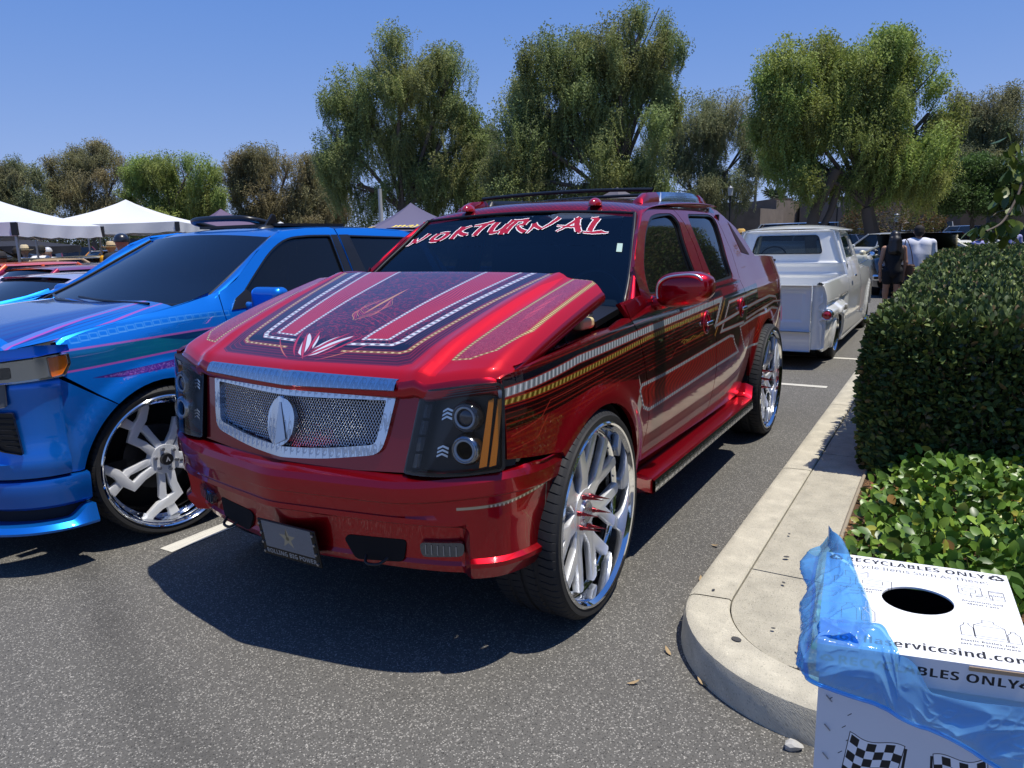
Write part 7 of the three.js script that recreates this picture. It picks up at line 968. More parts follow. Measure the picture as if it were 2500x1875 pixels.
// ---------- clipped hedge on the planting bed ----------
{
  const T = thing('clipped_hedge', 'long clipped boxy green hedge along the kerb at the right', 'hedge', [0, 0, 0]); const geo = leafGeo(0.052, 0.026), mat = leafMat(0.6, 0.1), L = [];
  const U0 = 2.12, V0 = 1.75, Vm = 5.4, top = (u, v) => 1.10 + 0.05 * (fbm(u * 0.9, v * 0.9, 3) - 0.5) + 0.03 * (fbm(u * 4, v * 4, 2) - 0.5);
  const add = (u, v, y, n, far) => { const bend = rdir().multiplyScalar(0.8).add(n.clone().multiplyScalar(0.9)).add(V3(0, 0.35, 0)).normalize(); const t = rnd(); let c = t < 0.50 ? [0.075, 0.115, 0.03] : t < 0.78 ? [0.115, 0.16, 0.042] : t < 0.91 ? [0.20, 0.25, 0.06] : t < 0.965 ? [0.24, 0.17, 0.08] : [0.10, 0.12, 0.07]; const k = rr(0.8, 1.2); L.push([W(u, v, y), bend, rr(0, 6.28), (far ? 1.7 : 1) * rr(0.7, 1.25), [c[0] * k, c[1] * k, c[2] * k]]); };
  const side = (y) => 0.10 * Math.pow(Math.abs(y - 0.72) / 0.6, 2.2), n3 = (a, b, c) => UX.clone().multiplyScalar(a).addScaledVector(VX, b).add(V3(0, c, 0)).normalize();
  const faceBump = (a, y) => 0.10 * (fbm(a * 2.1, y * 2.6 + 4, 3) - 0.5);
  for (let k = 0; k < 62000; k++) { const u = U0 + Math.pow(rnd(), 1.7) * 22, v = rr(V0 + 0.02, Vm), y = top(u, v) - Math.pow(rnd(), 1.6) * 0.13 - 0.09 * Math.pow(clamp(1 - (v - V0) / 0.16), 2) - 0.09 * Math.pow(clamp(1 - (u - U0) / 0.16), 2), far = u > 8; if (far && rnd() < 0.35) continue; add(u, v, y, n3(0, 0, 1), far); }
  for (let k = 0; k < 24000; k++) { const u = U0 + Math.pow(rnd(), 1.8) * 20, y = rr(0.14, 1.06), v = V0 + side(y) + faceBump(u, y) + Math.pow(rnd(), 1.5) * 0.15; add(u, v, y, n3(0, -1, 0.1), u > 8); }
  for (let k = 0; k < 26000; k++) { const v = V0 + Math.pow(rnd(), 1.25) * (Vm - V0), y = rr(0.12, 1.06), u = U0 + side(y) * 1.3 + faceBump(v + 30, y) + Math.pow(rnd(), 1.5) * 0.17; add(u, v, y, n3(-1, 0, 0.15), false); }
  scatter('leaves', geo, mat, L, T);
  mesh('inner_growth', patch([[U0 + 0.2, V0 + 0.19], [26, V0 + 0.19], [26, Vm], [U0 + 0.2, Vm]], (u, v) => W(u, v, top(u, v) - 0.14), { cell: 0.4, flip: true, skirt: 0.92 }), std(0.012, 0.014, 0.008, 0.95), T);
  const tw = []; for (let k = 0; k < 420; k++) { const fr = k % 2, v = fr ? rr(V0, 4.2) : V0 + 0.12, u = fr ? U0 + 0.1 : rr(U0, 6), a = W(u + 0.12, v + 0.12, rr(0.1, 0.6)), b = a.clone().add(V3(rr(-0.12, 0.12), rr(0.2, 0.45), rr(-0.12, 0.12))).addScaledVector(fr ? UX : VX, -0.12); tw.push(cylBetween(a, b, 0.005, 0.003, 4)); } mesh('twigs', tw, std(0.10, 0.075, 0.05, 0.9), T).userData.kind = 'stuff';
}
// ---------- bright ground cover in front of the hedge ----------
{
  const T = thing('ground_cover_plants', 'low bright green glossy ground cover between hedge and recycling box', 'ground cover', [0, 0, 0]); const geo = leafGeo(0.066, 0.042, 0.18), mat = leafMat(0.36, 0.12), L = [];
  const hgt = (u, v) => 0.13 + 0.20 * smooth(1.82, 2.15, v) * (0.75 + 0.5 * fbm(u * 3, v * 3, 2)) * smooth(-0.25, 0.1, u);
  for (let k = 0; k < 12500; k++) { const u = rr(-0.15, 2.3), v = 1.84 + Math.pow(rnd(), 1.1) * 2.6, hh = hgt(u, v), y = hh - Math.pow(rnd(), 1.5) * 0.16; if (y < 0.12) continue; const t = rnd(), c = t < 0.45 ? [0.13, 0.235, 0.034] : t < 0.75 ? [0.065, 0.13, 0.024] : t < 0.93 ? [0.22, 0.33, 0.045] : t < 0.985 ? [0.36, 0.36, 0.06] : [0.30, 0.17, 0.04], q = rr(0.8, 1.2); const d = rdir(); d.y = Math.abs(d.y) * 0.55 + 0.12; L.push([W(u, v, y), d.normalize(), rr(-0.6, 0.6), rr(0.6, 1.15), c.map((e) => e * q), y - hh]); }
  // the ones that show largest stand as leaves of their own
  const near = L.map((l, i) => [i, l[0].distanceTo(camera.position) - 6 * l[5]]).sort((a, b) => a[1] - b[1]).slice(0, 300).map((e) => e[0]), set = new Set(near);
  scatter('leaves', geo, mat, L.filter((_, i) => !set.has(i)), T);
  const mats = [[0.13, 0.235, 0.034], [0.065, 0.13, 0.024], [0.23, 0.34, 0.045], [0.17, 0.29, 0.04]].map((c) => { const m = leafMat(0.36, 0.12); m.color.setRGB(...c); return m; });
  for (const i of near) { const [p, d, roll, s] = L[i], m = mesh('leaf', geo, mats[i % 4], T); m.position.copy(p); m.quaternion.setFromAxisAngle(d, roll).multiply(new THREE.Quaternion().setFromUnitVectors(QY, d)); m.scale.setScalar(s); }
  const st = []; for (let k = 0; k < 500; k++) { const u = rr(0, 1.8), v = rr(1.86, 3.8), b = W(u, v, hgt(u, v) - 0.02), a = W(u + rr(-0.05, 0.05), v + rr(-0.05, 0.05), 0.1); st.push(cylBetween(a, b, 0.0035, 0.002, 4)); } mesh('stems', st, std(0.10, 0.10, 0.04, 0.8), T).userData.kind = 'stuff';
}
// ---------- trees ----------
const strandGeo = (() => { // a drooping twig with paired leaflets
  const P = []; const n = 15; for (let k = 0; k < n; k++) { const t = k / n, y = -t * 1.0, x0 = 0.16 * Math.sin(t * 2.2), sz = 0.15 * (1 - 0.35 * t); for (const s of [1, -1]) { const a = hash(k, s) * 1.2; const d = [s * Math.cos(a) * sz, -0.07 - 0.07 * hash(s, k), s * Math.sin(a) * sz * (k % 2 ? 1 : -1)], w = 0.018; P.push(x0, y, 0, x0 + d[0] * 0.55 + w, y + d[1] * 0.4, d[2] * 0.5 + w, x0 + d[0], y + d[1], d[2], x0, y, 0, x0 + d[0], y + d[1], d[2], x0 + d[0] * 0.45 - w, y + d[1] * 0.6, d[2] * 0.5 - w); } } return tri(P); })();
const tuftGeo = (() => { const P = []; for (let k = 0; k < 24; k++) { const a = hash(k, 1) * 6.28, e = hash(k, 2) * 2.4 - 1.2, r = 0.16 + 0.2 * hash(k, 3), c = [r * Math.cos(a) * Math.cos(e), r * Math.sin(e), r * Math.sin(a) * Math.cos(e)], b = hash(k, 4) * 6.28, l = 0.10, w = 0.026; const d = [Math.cos(b) * l, (hash(k, 5) - 0.6) * l, Math.sin(b) * l], n = [-Math.sin(b) * w, w * 0.5, Math.cos(b) * w]; P.push(...c, c[0] + d[0] * 0.5 + n[0], c[1] + d[1] * 0.5 + n[1], c[2] + d[2] * 0.5 + n[2], c[0] + d[0], c[1] + d[1], c[2] + d[2], ...c, c[0] + d[0], c[1] + d[1], c[2] + d[2], c[0] + d[0] * 0.5 - n[0], c[1] + d[1] * 0.5 - n[1], c[2] + d[2] * 0.5 - n[2]); } return tri(P); })();
const treeLeaf = leafMat(0.95, 0.4), barkMat = std(0.12, 0.095, 0.075, 0.95);
// lobes: [x, y, rx, ry] read off the photograph at the tree's distance; base: where the trunk meets the ground
function tree(name, label, dist, base, lobes, o = {}) {
  const { n = 3600, col = [0.075, 0.115, 0.035], kind = 'weep', trunk = 0.32, jit = 0.25, group } = o; const b0 = seenAt(base[0], base[1], dist), b = V3(b0.x, groundY(b0.x, b0.z), b0.z), T = thing(name, label, 'tree', b, 0, group);
  const px = seenAt(101, 400, dist).distanceTo(seenAt(100, 400, dist)); const LB = lobes.map(([x, y, rx, ry]) => { const p = seenAt(x, y, dist).sub(b); p.z += rr(-1, 1) * rx * px * 0.5; return { p, rx: rx * px * 1.08, ry: ry * px * 1.08, rz: rx * px * 0.95 }; });
  const ALL = []; LB.forEach((l) => { ALL.push({ ...l, k: 1 }); for (let q = 0; q < 5; q++) { const d = rdir(); d.y = d.y * 0.8 + 0.15; ALL.push({ p: l.p.clone().add(V3(d.x * l.rx * 0.95, d.y * l.ry * 0.95, d.z * l.rz * 0.95)), rx: l.rx * 0.42, ry: l.ry * 0.42, rz: l.rz * 0.42, k: 1.1 }); } });
  const vol = ALL.map((l) => l.k * Math.pow(l.rx * l.ry, 0.95)), sum = vol.reduce((a, c) => a + c, 0), list = [], list2 = [];
  ALL.forEach((l, i) => { const m = Math.round(2.2 * n * vol[i] / sum), tone = rr(0.82, 1.2), warm = rr(0.92, 1.16); for (let k = 0; k < m; k++) { const d = rdir(), r = Math.pow(rnd(), 0.5) * 1.08, p = l.p.clone().add(V3(d.x * l.rx * r, d.y * l.ry * r, d.z * l.rz * r)); if (p.y < 0.5) continue;
    if (fbm(p.x * 0.62 + p.z * 0.3 + 50, p.y * 0.62 + p.z * 0.2 + 9, 3) < 0.335) continue; const g = tone * rr(0.7, 1.3), c = [col[0] * g * warm, col[1] * g, col[2] * g]; if (kind === 'weep' && k % 3) list.push([p, V3(d.x * 0.5 + rr(-0.3, 0.3), 1, d.z * 0.5 + rr(-0.3, 0.3)).normalize(), rr(0, 6.28), rr(0.6, 1.2) * (o.leaf ?? 1), c]); else list2.push([p, rdir(), rr(0, 6.28), rr(0.8, 1.3) * (o.leaf ?? 1), c]); } });
  const limbs = [], trk = [], h0 = Math.min(...LB.map((l) => l.p.y - l.ry)), fork = V3(o.fork?.[0] ?? 0, Math.max(1.2, o.fork?.[1] ?? h0 + 0.8), 0);
  trk.push(new THREE.TubeGeometry(new THREE.CatmullRomCurve3([V3(0, -0.1, 0), V3(fork.x * 0.3 + 0.1, fork.y * 0.5, 0), fork]), 12, trunk, 8)); const p = trk[0].attributes.position; for (let i = 0; i < p.count; i++) { const y = p.getY(i), k = 1.25 - 0.5 * clamp(y / fork.y) + 0.12 * (noise(y * 3, i % 9) - 0.5), cx = lerp(0, fork.x, clamp(y / fork.y)); p.setX(i, cx + (p.getX(i) - cx) * k); p.setZ(i, p.getZ(i) * k); }
  trk[0].computeVertexNormals(); mesh('trunk', trk, barkMat, T);
  for (const l of LB) { const mid = fork.clone().lerp(l.p, 0.5).add(V3(rr(-0.3, 0.3), 0.4, rr(-0.3, 0.3))), pts = [fork, mid, l.p.clone().add(V3(0, l.ry * 0.2, 0))]; const g = new THREE.TubeGeometry(new THREE.CatmullRomCurve3(pts), 8, trunk * 0.26, 6); limbs.push(g); for (let k = 0; k < 4; k++) { const e = l.p.clone().add(V3(rr(-0.7, 0.7) * l.rx, rr(-0.2, 0.7) * l.ry, rr(-0.7, 0.7) * l.rz)); limbs.push(cylBetween(mid.clone().lerp(l.p, rr(0.2, 0.9)), e, trunk * 0.14, trunk * 0.05, 5)); } } mesh('limbs', limbs, barkMat, T).userData.kind = 'stuff';
  if (list.length) scatter('crown', strandGeo, treeLeaf, list, T); if (list2.length) scatter('crown', tuftGeo, treeLeaf, list2, T); return T;
}
const pep = [0.235, 0.285, 0.09], grey = [0.225, 0.25, 0.115], brown = [0.25, 0.23, 0.105], lime = [0.275, 0.345, 0.08];
tree('weeping_tree', 'tall weeping tree left of centre behind the blue pickup', 40, [872, 470], [[770, 215, 62, 62], [880, 160, 85, 62], [965, 190, 66, 75], [740, 320, 55, 70], [850, 300, 95, 85], [960, 320, 80, 85], [1010, 300, 40, 60], [770, 410, 70, 55], [900, 400, 90, 60], [1000, 395, 50, 55]], { n: 5200, fork: [0, 3.2], trunk: 0.42, col: pep });
tree('weeping_tree', 'tallest weeping tree at centre, with thin top reaching the frame edge', 38, [1318, 470], [[1390, 60, 55, 55], [1420, 130, 60, 60], [1330, 110, 60, 55], [1190, 130, 75, 60], [1260, 120, 55, 50], [1160, 225, 80, 65], [1290, 220, 95, 75], [1420, 215, 55, 70], [1120, 300, 60, 70], [1220, 330, 95, 80], [1350, 320, 90, 75], [1130, 400, 70, 60], [1260, 410, 80, 50], [1400, 400, 60, 50]], { n: 6800, fork: [0.2, 3.4], trunk: 0.42, col: pep });
tree('weeping_tree', 'greyer weeping tree behind the red truck cab', 50, [1520, 470], [[1500, 265, 60, 50], [1580, 250, 55, 50], [1450, 330, 60, 60], [1540, 340, 70, 60], [1610, 320, 45, 60], [1480, 410, 60, 45], [1570, 405, 55, 45]], { n: 3000, fork: [0, 3], col: grey });
tree('weeping_tree', 'broad weeping tree with two leaning trunks above the white pickup', 33, [1885, 490], [[1700, 150, 60, 55], [1780, 125, 55, 45], [1870, 130, 70, 48], [1950, 110, 45, 45], [1990, 170, 65, 60], [1690, 230, 62, 60], [1790, 220, 85, 65], [1900, 220, 90, 70], [2010, 260, 55, 70], [1720, 320, 70, 55], [1830, 310, 90, 60], [1950, 320, 85, 60], [1730, 385, 55, 40], [1880, 370, 80, 40], [1990, 385, 60, 40]], { n: 6800, fork: [-0.3, 2.6], trunk: 0.33, col: lime });
{ const t0 = seenAt(1765, 480, 33), T = thing('leaning_trunk', 'second leaning trunk of the broad tree, left of the first', 'tree trunk', V3(t0.x, groundY(t0.x, t0.z), t0.z)); mesh('trunk', [tube([V3(0, -0.1, 0), V3(-0.25, 1.4, 0), V3(-0.05, 2.6, 0), V3(0.6, 4.2, 0.2)], 0.26, 24, 8), tube([V3(-0.1, 1.3, 0), V3(0.5, 2.3, 0), V3(0.9, 3.8, 0)], 0.15, 16, 8)], barkMat, T); }
tree('feathery_tree', 'grey green tree at the right edge behind the round tree', 44, [2140, 480], [[2080, 280, 50, 60], [2140, 250, 55, 50], [2195, 300, 50, 60], [2100, 350, 55, 50], [2180, 370, 55, 55]], { n: 2600, col: grey, fork: [0, 3] });
tree('round_tree', 'compact round leafy tree on a thin trunk before the tan building', 36, [2098, 490], [[2060, 400, 42, 32], [2110, 385, 52, 32], [2160, 395, 50, 34], [2085, 432, 55, 25], [2150, 430, 55, 28], [2205, 415, 40, 40]], { n: 3400, kind: 'tuft', col: [0.10, 0.17, 0.04], trunk: 0.12, fork: [0, 2.0] });
for (const [i, l] of [
  ['grey green tree at the far left edge', 58, [30, 500], [[20, 385, 40, 35], [60, 400, 40, 35], [10, 430, 50, 30], [75, 440, 40, 30], [-20, 400, 40, 40]], { n: 2000, col: grey }],
  ['olive brown tree second from the left edge', 60, [200, 500], [[150, 355, 40, 35], [205, 345, 45, 32], [250, 375, 40, 32], [130, 400, 40, 35], [200, 405, 55, 35], [160, 450, 55, 30], [240, 440, 45, 30]], { n: 2800, col: brown }],
  ['bright green bushy tree above the second white canopy', 48, [370, 500], [[310, 385, 40, 32], [360, 365, 45, 32], [420, 370, 45, 35], [300, 430, 40, 35], [370, 425, 60, 40], [440, 430, 45, 40], [340, 475, 60, 25], [430, 480, 50, 25]], { n: 3800, col: lime }],
  ['olive tree left of the tall weeping tree', 52, [590, 500], [[520, 370, 42, 35], [575, 350, 45, 34], [630, 365, 40, 35], [520, 430, 45, 40], [590, 425, 55, 40], [660, 430, 50, 50], [550, 480, 60, 25], [640, 480, 55, 25]], { n: 3600, col: brown }],
  ['dark green tree filling the gap left of the tallest tree', 58, [1070, 480], [[1050, 330, 35, 45], [1085, 390, 50, 45], [1040, 430, 50, 35]], { n: 1600, col: grey }],
  ['low olive tree between olive and weeping trees', 60, [700, 500], [[690, 390, 40, 45], [720, 430, 45, 40], [690, 470, 60, 25]], { n: 1600, col: brown }],
].entries()) tree('background_tree', l[0], l[1], l[2], l[3], { fork: [0, 2.2], trunk: 0.25, ...l[4] });
// low far shrub belt that closes the lot
{ const list = []; for (let k = 0; k < 5200; k++) { const x = rr(-120, 1660), d = rr(62, 70), p = seenAt(x, 400, d); const h = 2.2 + 2.4 * fbm(x * 0.012, 3, 3); p.y = rr(0.2, h); const c = 0.7 + 0.6 * rnd(); list.push([p, rdir(), rr(0, 6.28), rr(1.2, 2.2), [0.06 * c, 0.075 * c, 0.03 * c]]); } const T = scatter(numbered('far_shrubbery'), tuftGeo, treeLeaf, list, scene); T.userData = { kind: 'stuff', label: 'far belt of dull green shrubs closing the lot behind the canopies', category: 'shrubbery' }; }
{ const list = []; const T = thing('dry_shrub', 'straggly yellow green shrub before the tan wall, right of the trunks', 'shrub', seenAt(1930, 500, 42).setY(0)); for (let k = 0; k < 420; k++) { const d = rdir(); list.push([V3(d.x * 2.6, 2.2 + d.y * 1.3, d.z), rdir(), rr(0, 6), rr(0.8, 1.4), [0.18, 0.15, 0.05].map((c) => c * rr(0.6, 1.2))]); } scatter('foliage', tuftGeo, treeLeaf, list, T); const st = []; for (let k = 0; k < 24; k++) { const a = rr(0, 6.28); st.push(cylBetween(V3(0.2 * Math.cos(a), 0, 0.2 * Math.sin(a)), V3(rr(-2.4, 2.4), rr(1.4, 3.0), rr(-0.8, 0.8)), 0.03, 0.012, 5)); } mesh('stems', st, barkMat, T).userData.kind = 'stuff'; }
// a leafy branch hanging in from the right
{ const T = thing('overhanging_branch', 'near leafy branch hanging in at the right edge over the hedge', 'branch', [0, 0, 0]), geo = leafGeo(0.11, 0.06, 0.15), L = [], br = []; const A = seenAt(2330, 250, 6.2), pts = [[2300, 300], [2225, 360], [2195, 430], [2165, 480], [2130, 500]].map(([x, y], i) => seenAt(x, y, 6.1 - 0.1 * i)); br.push(tube([A, ...pts], 0.009, 30, 6)); for (const [x0, y0, x1, y1] of [[2215, 370, 2180, 330], [2200, 410, 2215, 480], [2170, 475, 2205, 500], [2180, 455, 2140, 470]]) br.push(tube([seenAt(x0, y0, 6), seenAt((x0 + x1) / 2, (y0 + y1) / 2 - 6, 6.05), seenAt(x1, y1, 6)], 0.004, 10, 5));
  for (const [cx, cy, sx, sy, n] of [[2200, 330, 35, 45, 34], [2190, 425, 40, 30, 22], [2165, 492, 40, 17, 46], [2120, 500, 18, 12, 12]]) for (let k = 0; k < n; k++) { const p = seenAt(cx + rr(-sx, sx), cy + rr(-sy, sy), rr(5.8, 6.3)); const d = rdir(); d.y = -Math.abs(d.y) - 0.3; L.push([p, d.normalize(), rr(0, 6.3), rr(0.7, 1.2)]); }
  mesh('twig', br, barkMat, T); const mats = [[0.11, 0.17, 0.03], [0.07, 0.13, 0.028], [0.16, 0.20, 0.035]].map((c) => { const m = leafMat(0.4, 0.35); m.color.setRGB(...c); return m; }); L.forEach(([p, d, roll, s], i) => { const m = mesh('leaf', geo, mats[i % 3], T); m.position.copy(p); m.quaternion.setFromAxisAngle(d, roll).multiply(new THREE.Quaternion().setFromUnitVectors(QY, d)); m.scale.setScalar(s); }); }
// ---------- tan buildings, lamp posts, palms ----------
{
  const wall = dataTex(256, 256, (i, j) => { const f = fbm(i / 30, j / 30, 4), v = 0.45 + 0.10 * (f - 0.5); return [v * 1.06, v * 0.95, v * 0.84]; }, { srgb: true }); const wm = std(1, 1, 1, 0.9, { map: wall }), wm2 = std(0.9, 0.78, 0.6, 0.9, { map: wall });
  const block = (T, name, x0, x1, yT, d0, d1, mat, h0 = 0) => { const a = seenAt(x0, 470, d0), c = seenAt(x1, 470, d1), top = seenAt((x0 + x1) / 2, yT, (d0 + d1) / 2).y, L = Math.hypot(c.x - a.x, c.z - a.z), g = box(L, top - h0, 6, 0, 0, 0); g.translate(0, (top - h0) / 2 + h0, -3); const m = mesh(name, g, mat, T); m.position.set((a.x + c.x) / 2, 0, (a.z + c.z) / 2); m.rotation.y = Math.atan2(-(c.z - a.z), c.x - a.x); return m; };
  const B1 = thing('tan_building', 'low tan building with a dark service opening behind the white pickup', 'building', [0, 0, 0]); block(B1, 'wall', 1545, 1676, 436, 64, 60, wm); block(B1, 'wall', 1727, 1950, 424, 62, 58, wm); const dk = block(B1, 'dark_opening', 1670, 1732, 442, 64, 64, M.dark); block(B1, 'low_wall', 1540, 1642, 452, 56, 54, wm); block(B1, 'upper_storey', 1672, 1712, 428, 70, 70, wm2);
  const B2 = thing('tall_tan_building', 'taller plain tan building wall behind the round tree', 'building', [0, 0, 0]); block(B2, 'wall', 1930, 2075, 400, 66, 62, wm); block(B2, 'wall', 2075, 2300, 432, 60, 56, wm2); block(B2, 'parapet', 1928, 2076, 397, 65.8, 61.8, wm2, seenAt(2000, 404, 64).y);
  const lamp = (label, x, d, yTop, h) => { const p = seenAt(x, 500, d), T = thing('lamp_post', label, 'lamp post', V3(p.x, groundY(p.x, p.z), p.z), 0, undefined), top = seenAt(x, yTop, d).y - T.position.y; mesh('pole', cylBetween(V3(0, 0, 0), V3(0, top - 0.5, 0), 0.06, 0.05, 10), M.trim, T); mesh('lantern', [new THREE.CylinderGeometry(0.17, 0.13, 0.45, 12).translate(0, top - 0.25, 0)], std(0.5, 0.52, 0.52, 0.4), T); mesh('lantern_cap', new THREE.ConeGeometry(0.2, 0.14, 12).translate(0, top + 0.04, 0), M.steel, T); };
  lamp('short lamp post with white lantern beside the sloping sail of the red truck', 1575, 46, 405, 0); lamp('lamp post with pale lantern left of the round tree', 1935, 50, 493 - 30, 0); lamp('lamp post with white lantern above the white van', 1983, 52, 435, 0); lamp('thin lamp post between the two trunks', 1806, 52, 432, 0);
  const pole = (label, x, d, y) => { const p = seenAt(x, 480, d), T = thing('light_pole', label, 'pole', V3(p.x, 0, p.z)); const top = seenAt(x, y, d).y; mesh('pole', cylBetween(V3(0, 0, 0), V3(0, top, 0), 0.13, 0.09, 10), std(0.4, 0.4, 0.38, 0.6), T); mesh('notice', box(0.5, 0.6, 0.03, 0.1, 2.2, 0.15), M.white, T); }; pole('pale grey light pole with a small white notice near the majestics canopy', 824, 36, 408);
  for (const [x, yt, d, l] of [[1628, 372, 120, 'tall thin palm seen in the gap between weeping trees'], [1665, 420, 150, 'short distant palm above the tan wall'], [1676, 424, 155, 'second short distant palm above the tan wall, the shorter']]) { const p = seenAt(x, 470, d), T = thing('palm_tree', l, 'palm tree', V3(p.x, 0, p.z)), top = seenAt(x, yt, d).y; mesh('trunk', cylBetween(V3(0, 0, 0), V3(0.2, top, 0), 0.28, 0.2, 8), barkMat, T); const L = []; for (let k = 0; k < 90; k++) { const a = k * 2.4; L.push([V3(0.2, top, 0), V3(Math.cos(a), rr(-0.5, 0.9), Math.sin(a)).normalize(), rr(0, 6), rr(14, 22), [0.05, 0.07, 0.03]]); } scatter('crown', leafGeo(0.11, 0.02), treeLeaf, L, T); }
}

// more of the same trees stand in the planting strip further right; the trucks mirror them
for (const [u, v, h, r, w] of [[-4, 9.5, 5.6, 2.2, 'level with the viewer'], [3, 10.5, 7, 2.8, 'beside the red truck'], [9, 11, 9, 3.2, 'beside the white pickup'], [15, 12, 11, 3.6, 'beside the black car'], [22, 13, 12, 4, 'second from the far end'], [30, 8.6, 10, 2.4, 'nearest to the far walkers'], [36, 11, 13, 3.6, 'third from the far end'], [48, 17, 14, 5, 'at the far end']]) { const b = W(u, v), T = thing('strip_tree', `leafy tree in the planting strip beyond the hedge, ${w}`, 'tree', b); mesh('trunk', cylBetween(V3(0, 0, 0), V3(0.1, h * 0.55, 0), 0.16, 0.1, 8), barkMat, T); const L = []; for (let k = 0; k < 2200; k++) { const d = rdir(), q = Math.pow(rnd(), 0.45); L.push([V3(d.x * r * q, h * 0.55 + d.y * h * 0.42 * q, d.z * r * q), rdir(), rr(0, 6), rr(1, 2.0), pep.map((c) => c * rr(0.6, 1.1))]); } scatter('crown', tuftGeo, treeLeaf, L, T); }
// ---------- cardboard recycling box with a blue bag ----------
{
  const yT = 0.82, C = [[0.755, -1.678], [1.092, -1.528], [0.905, -1.157], [0.565, -1.272]]; // back left, back right, front right, front left (lid)
  const T = thing('recycling_box', 'white cardboard recycling box with printed lid and a hole, by the kerb nose', 'recycling box', [0, 0, 0]);
  const mapP = (a, b, y, grow = 0) => { const bl = C[0], br = C[1], fr = C[2], fl = C[3], A = 0.5 + (a - 0.5) * (1 + grow), Bq = 0.5 + (b - 0.5) * (1 + grow), f = [lerp(fl[0], fr[0], A), lerp(fl[1], fr[1], A)], k = [lerp(bl[0], br[0], A), lerp(bl[1], br[1], A)]; return V3(lerp(f[0], k[0], Bq), y, lerp(f[1], k[1], Bq)); };
  const card = '#e9e9ea', ink = '#1a1a1d';
  const recyc = (x, cx, cy, r) => { x.fillStyle = ink; for (let k = 0; k < 3; k++) { x.save(); x.translate(cx, cy); x.rotate(k * 2.094); x.beginPath(); x.moveTo(-r * 0.30, -r * 0.95); x.lineTo(r * 0.30, -r * 0.95); x.lineTo(r * 0.62, -r * 0.42); x.lineTo(r * 0.85, -r * 0.5); x.lineTo(r * 0.55, r * 0.02); x.lineTo(r * 0.02, -r * 0.10); x.lineTo(r * 0.26, -r * 0.25); x.lineTo(0, -r * 0.62); x.lineTo(-r * 0.2, -r * 0.45); x.lineTo(-r * 0.55, -r * 0.6); x.fill(); x.restore(); } };
  const soft = (x, w, h) => { for (let k = 0; k < 1500; k++) { x.fillStyle = `rgba(120,120,125,${0.03 * rnd()})`; x.fillRect(rnd() * w, rnd() * h, 30 * rnd(), 2); } };
  const topTex = canvasTex(1024, 1200, (x, w, h) => {
    x.fillStyle = card; x.fillRect(0, 0, w, h); soft(x, w, h); x.fillStyle = ink; x.textAlign = 'center'; x.textBaseline = 'middle';
    x.font = 'bold 92px sans-serif'; x.fillText('RECYCLABLES ONLY', w * 0.5, 70, 790); recyc(x, 62, 68, 46); recyc(x, 962, 68, 46); x.font = '66px sans-serif'; x.fillText('Recycle Items Such As These:', w * 0.5, 165, 800);
    x.strokeStyle = ink; x.lineWidth = 4; x.lineJoin = 'round';
    const bottle = (bx, by, bw, bh) => { x.beginPath(); x.moveTo(bx - bw * 0.18, by); x.lineTo(bx + bw * 0.18, by); x.lineTo(bx + bw * 0.18, by + bh * 0.12); x.lineTo(bx + bw * 0.5, by + bh * 0.32); x.lineTo(bx + bw * 0.5, by + bh); x.lineTo(bx - bw * 0.5, by + bh); x.lineTo(bx - bw * 0.5, by + bh * 0.32); x.lineTo(bx - bw * 0.18, by + bh * 0.12); x.closePath(); x.stroke(); };
    // paper, cans, glass, plastics
    x.strokeRect(120, 255, 130, 70); x.beginPath(); x.moveTo(120, 255); x.lineTo(185, 300); x.lineTo(250, 255); x.stroke(); x.strokeRect(60, 350, 90, 100); x.strokeRect(180, 350, 200, 100); x.strokeRect(220, 370, 110, 45); x.font = 'bold 30px sans-serif'; x.fillText('Paper, Magazine', 210, 490, 240); x.fillText('and Mail', 210, 528);
    x.beginPath(); x.ellipse(800, 265, 60, 18, 0, 0, 7); x.stroke(); x.beginPath(); x.moveTo(740, 265); x.lineTo(740, 370); x.ellipse(800, 370, 60, 18, 0, Math.PI, 0, true); x.lineTo(860, 265); x.stroke(); x.strokeRect(760, 300, 70, 40); x.strokeRect(800, 355, 110, 60); x.beginPath(); x.ellipse(855, 385, 28, 12, 0, 0, 7); x.stroke(); x.beginPath(); x.ellipse(935, 290, 38, 10, 0, 0, 7); x.stroke(); x.strokeRect(897, 292, 76, 108); x.font = 'bold 26px sans-serif'; x.fillText('SODA', 935, 345); x.font = 'bold 30px sans-serif'; x.fillText('Aluminum and', 850, 468, 210); x.fillText('Metal Cans', 850, 506);
    bottle(150, 700, 80, 190); bottle(250, 730, 70, 160); bottle(740, 760, 62, 140); bottle(850, 700, 150, 215); bottle(960, 790, 58, 130); x.beginPath(); x.moveTo(775, 770); x.lineTo(925, 770); x.moveTo(775, 890); x.lineTo(925, 890); x.stroke(); x.font = 'bold 28px sans-serif'; x.fillText('Glass Bottles', 190, 930); x.fillText('Plastic Bottles, Jugs,', 835, 955, 330); x.fillText('Jars and Dinnerware', 835, 992, 330);
    x.font = 'bold 96px sans-serif'; x.textAlign = 'right'; x.fillText('gorillaservicesind.com', w - 10, 1095, 960); x.fillStyle = 'rgba(120,115,110,0.16)'; for (let k = 0; k < 40; k++) x.fillRect(500 + rnd() * 160, 760 + rnd() * 130, 8 + rnd() * 60, 3);
  }, { clamp: true });
  const hole = []; for (let k = 0; k < 40; k++) { const a = k / 40 * 6.2832; hole.push([0.5 + 0.185 * Math.cos(a), 0.535 + 0.145 * Math.sin(a)]); }
  const cardMat = (t) => std(1, 1, 1, 0.62, { map: t }), plain = std(0.78, 0.78, 0.79, 0.62), brown = std(0.42, 0.29, 0.17, 0.85);
  const lid = new THREE.Group(); lid.name = 'lid'; T.add(lid);
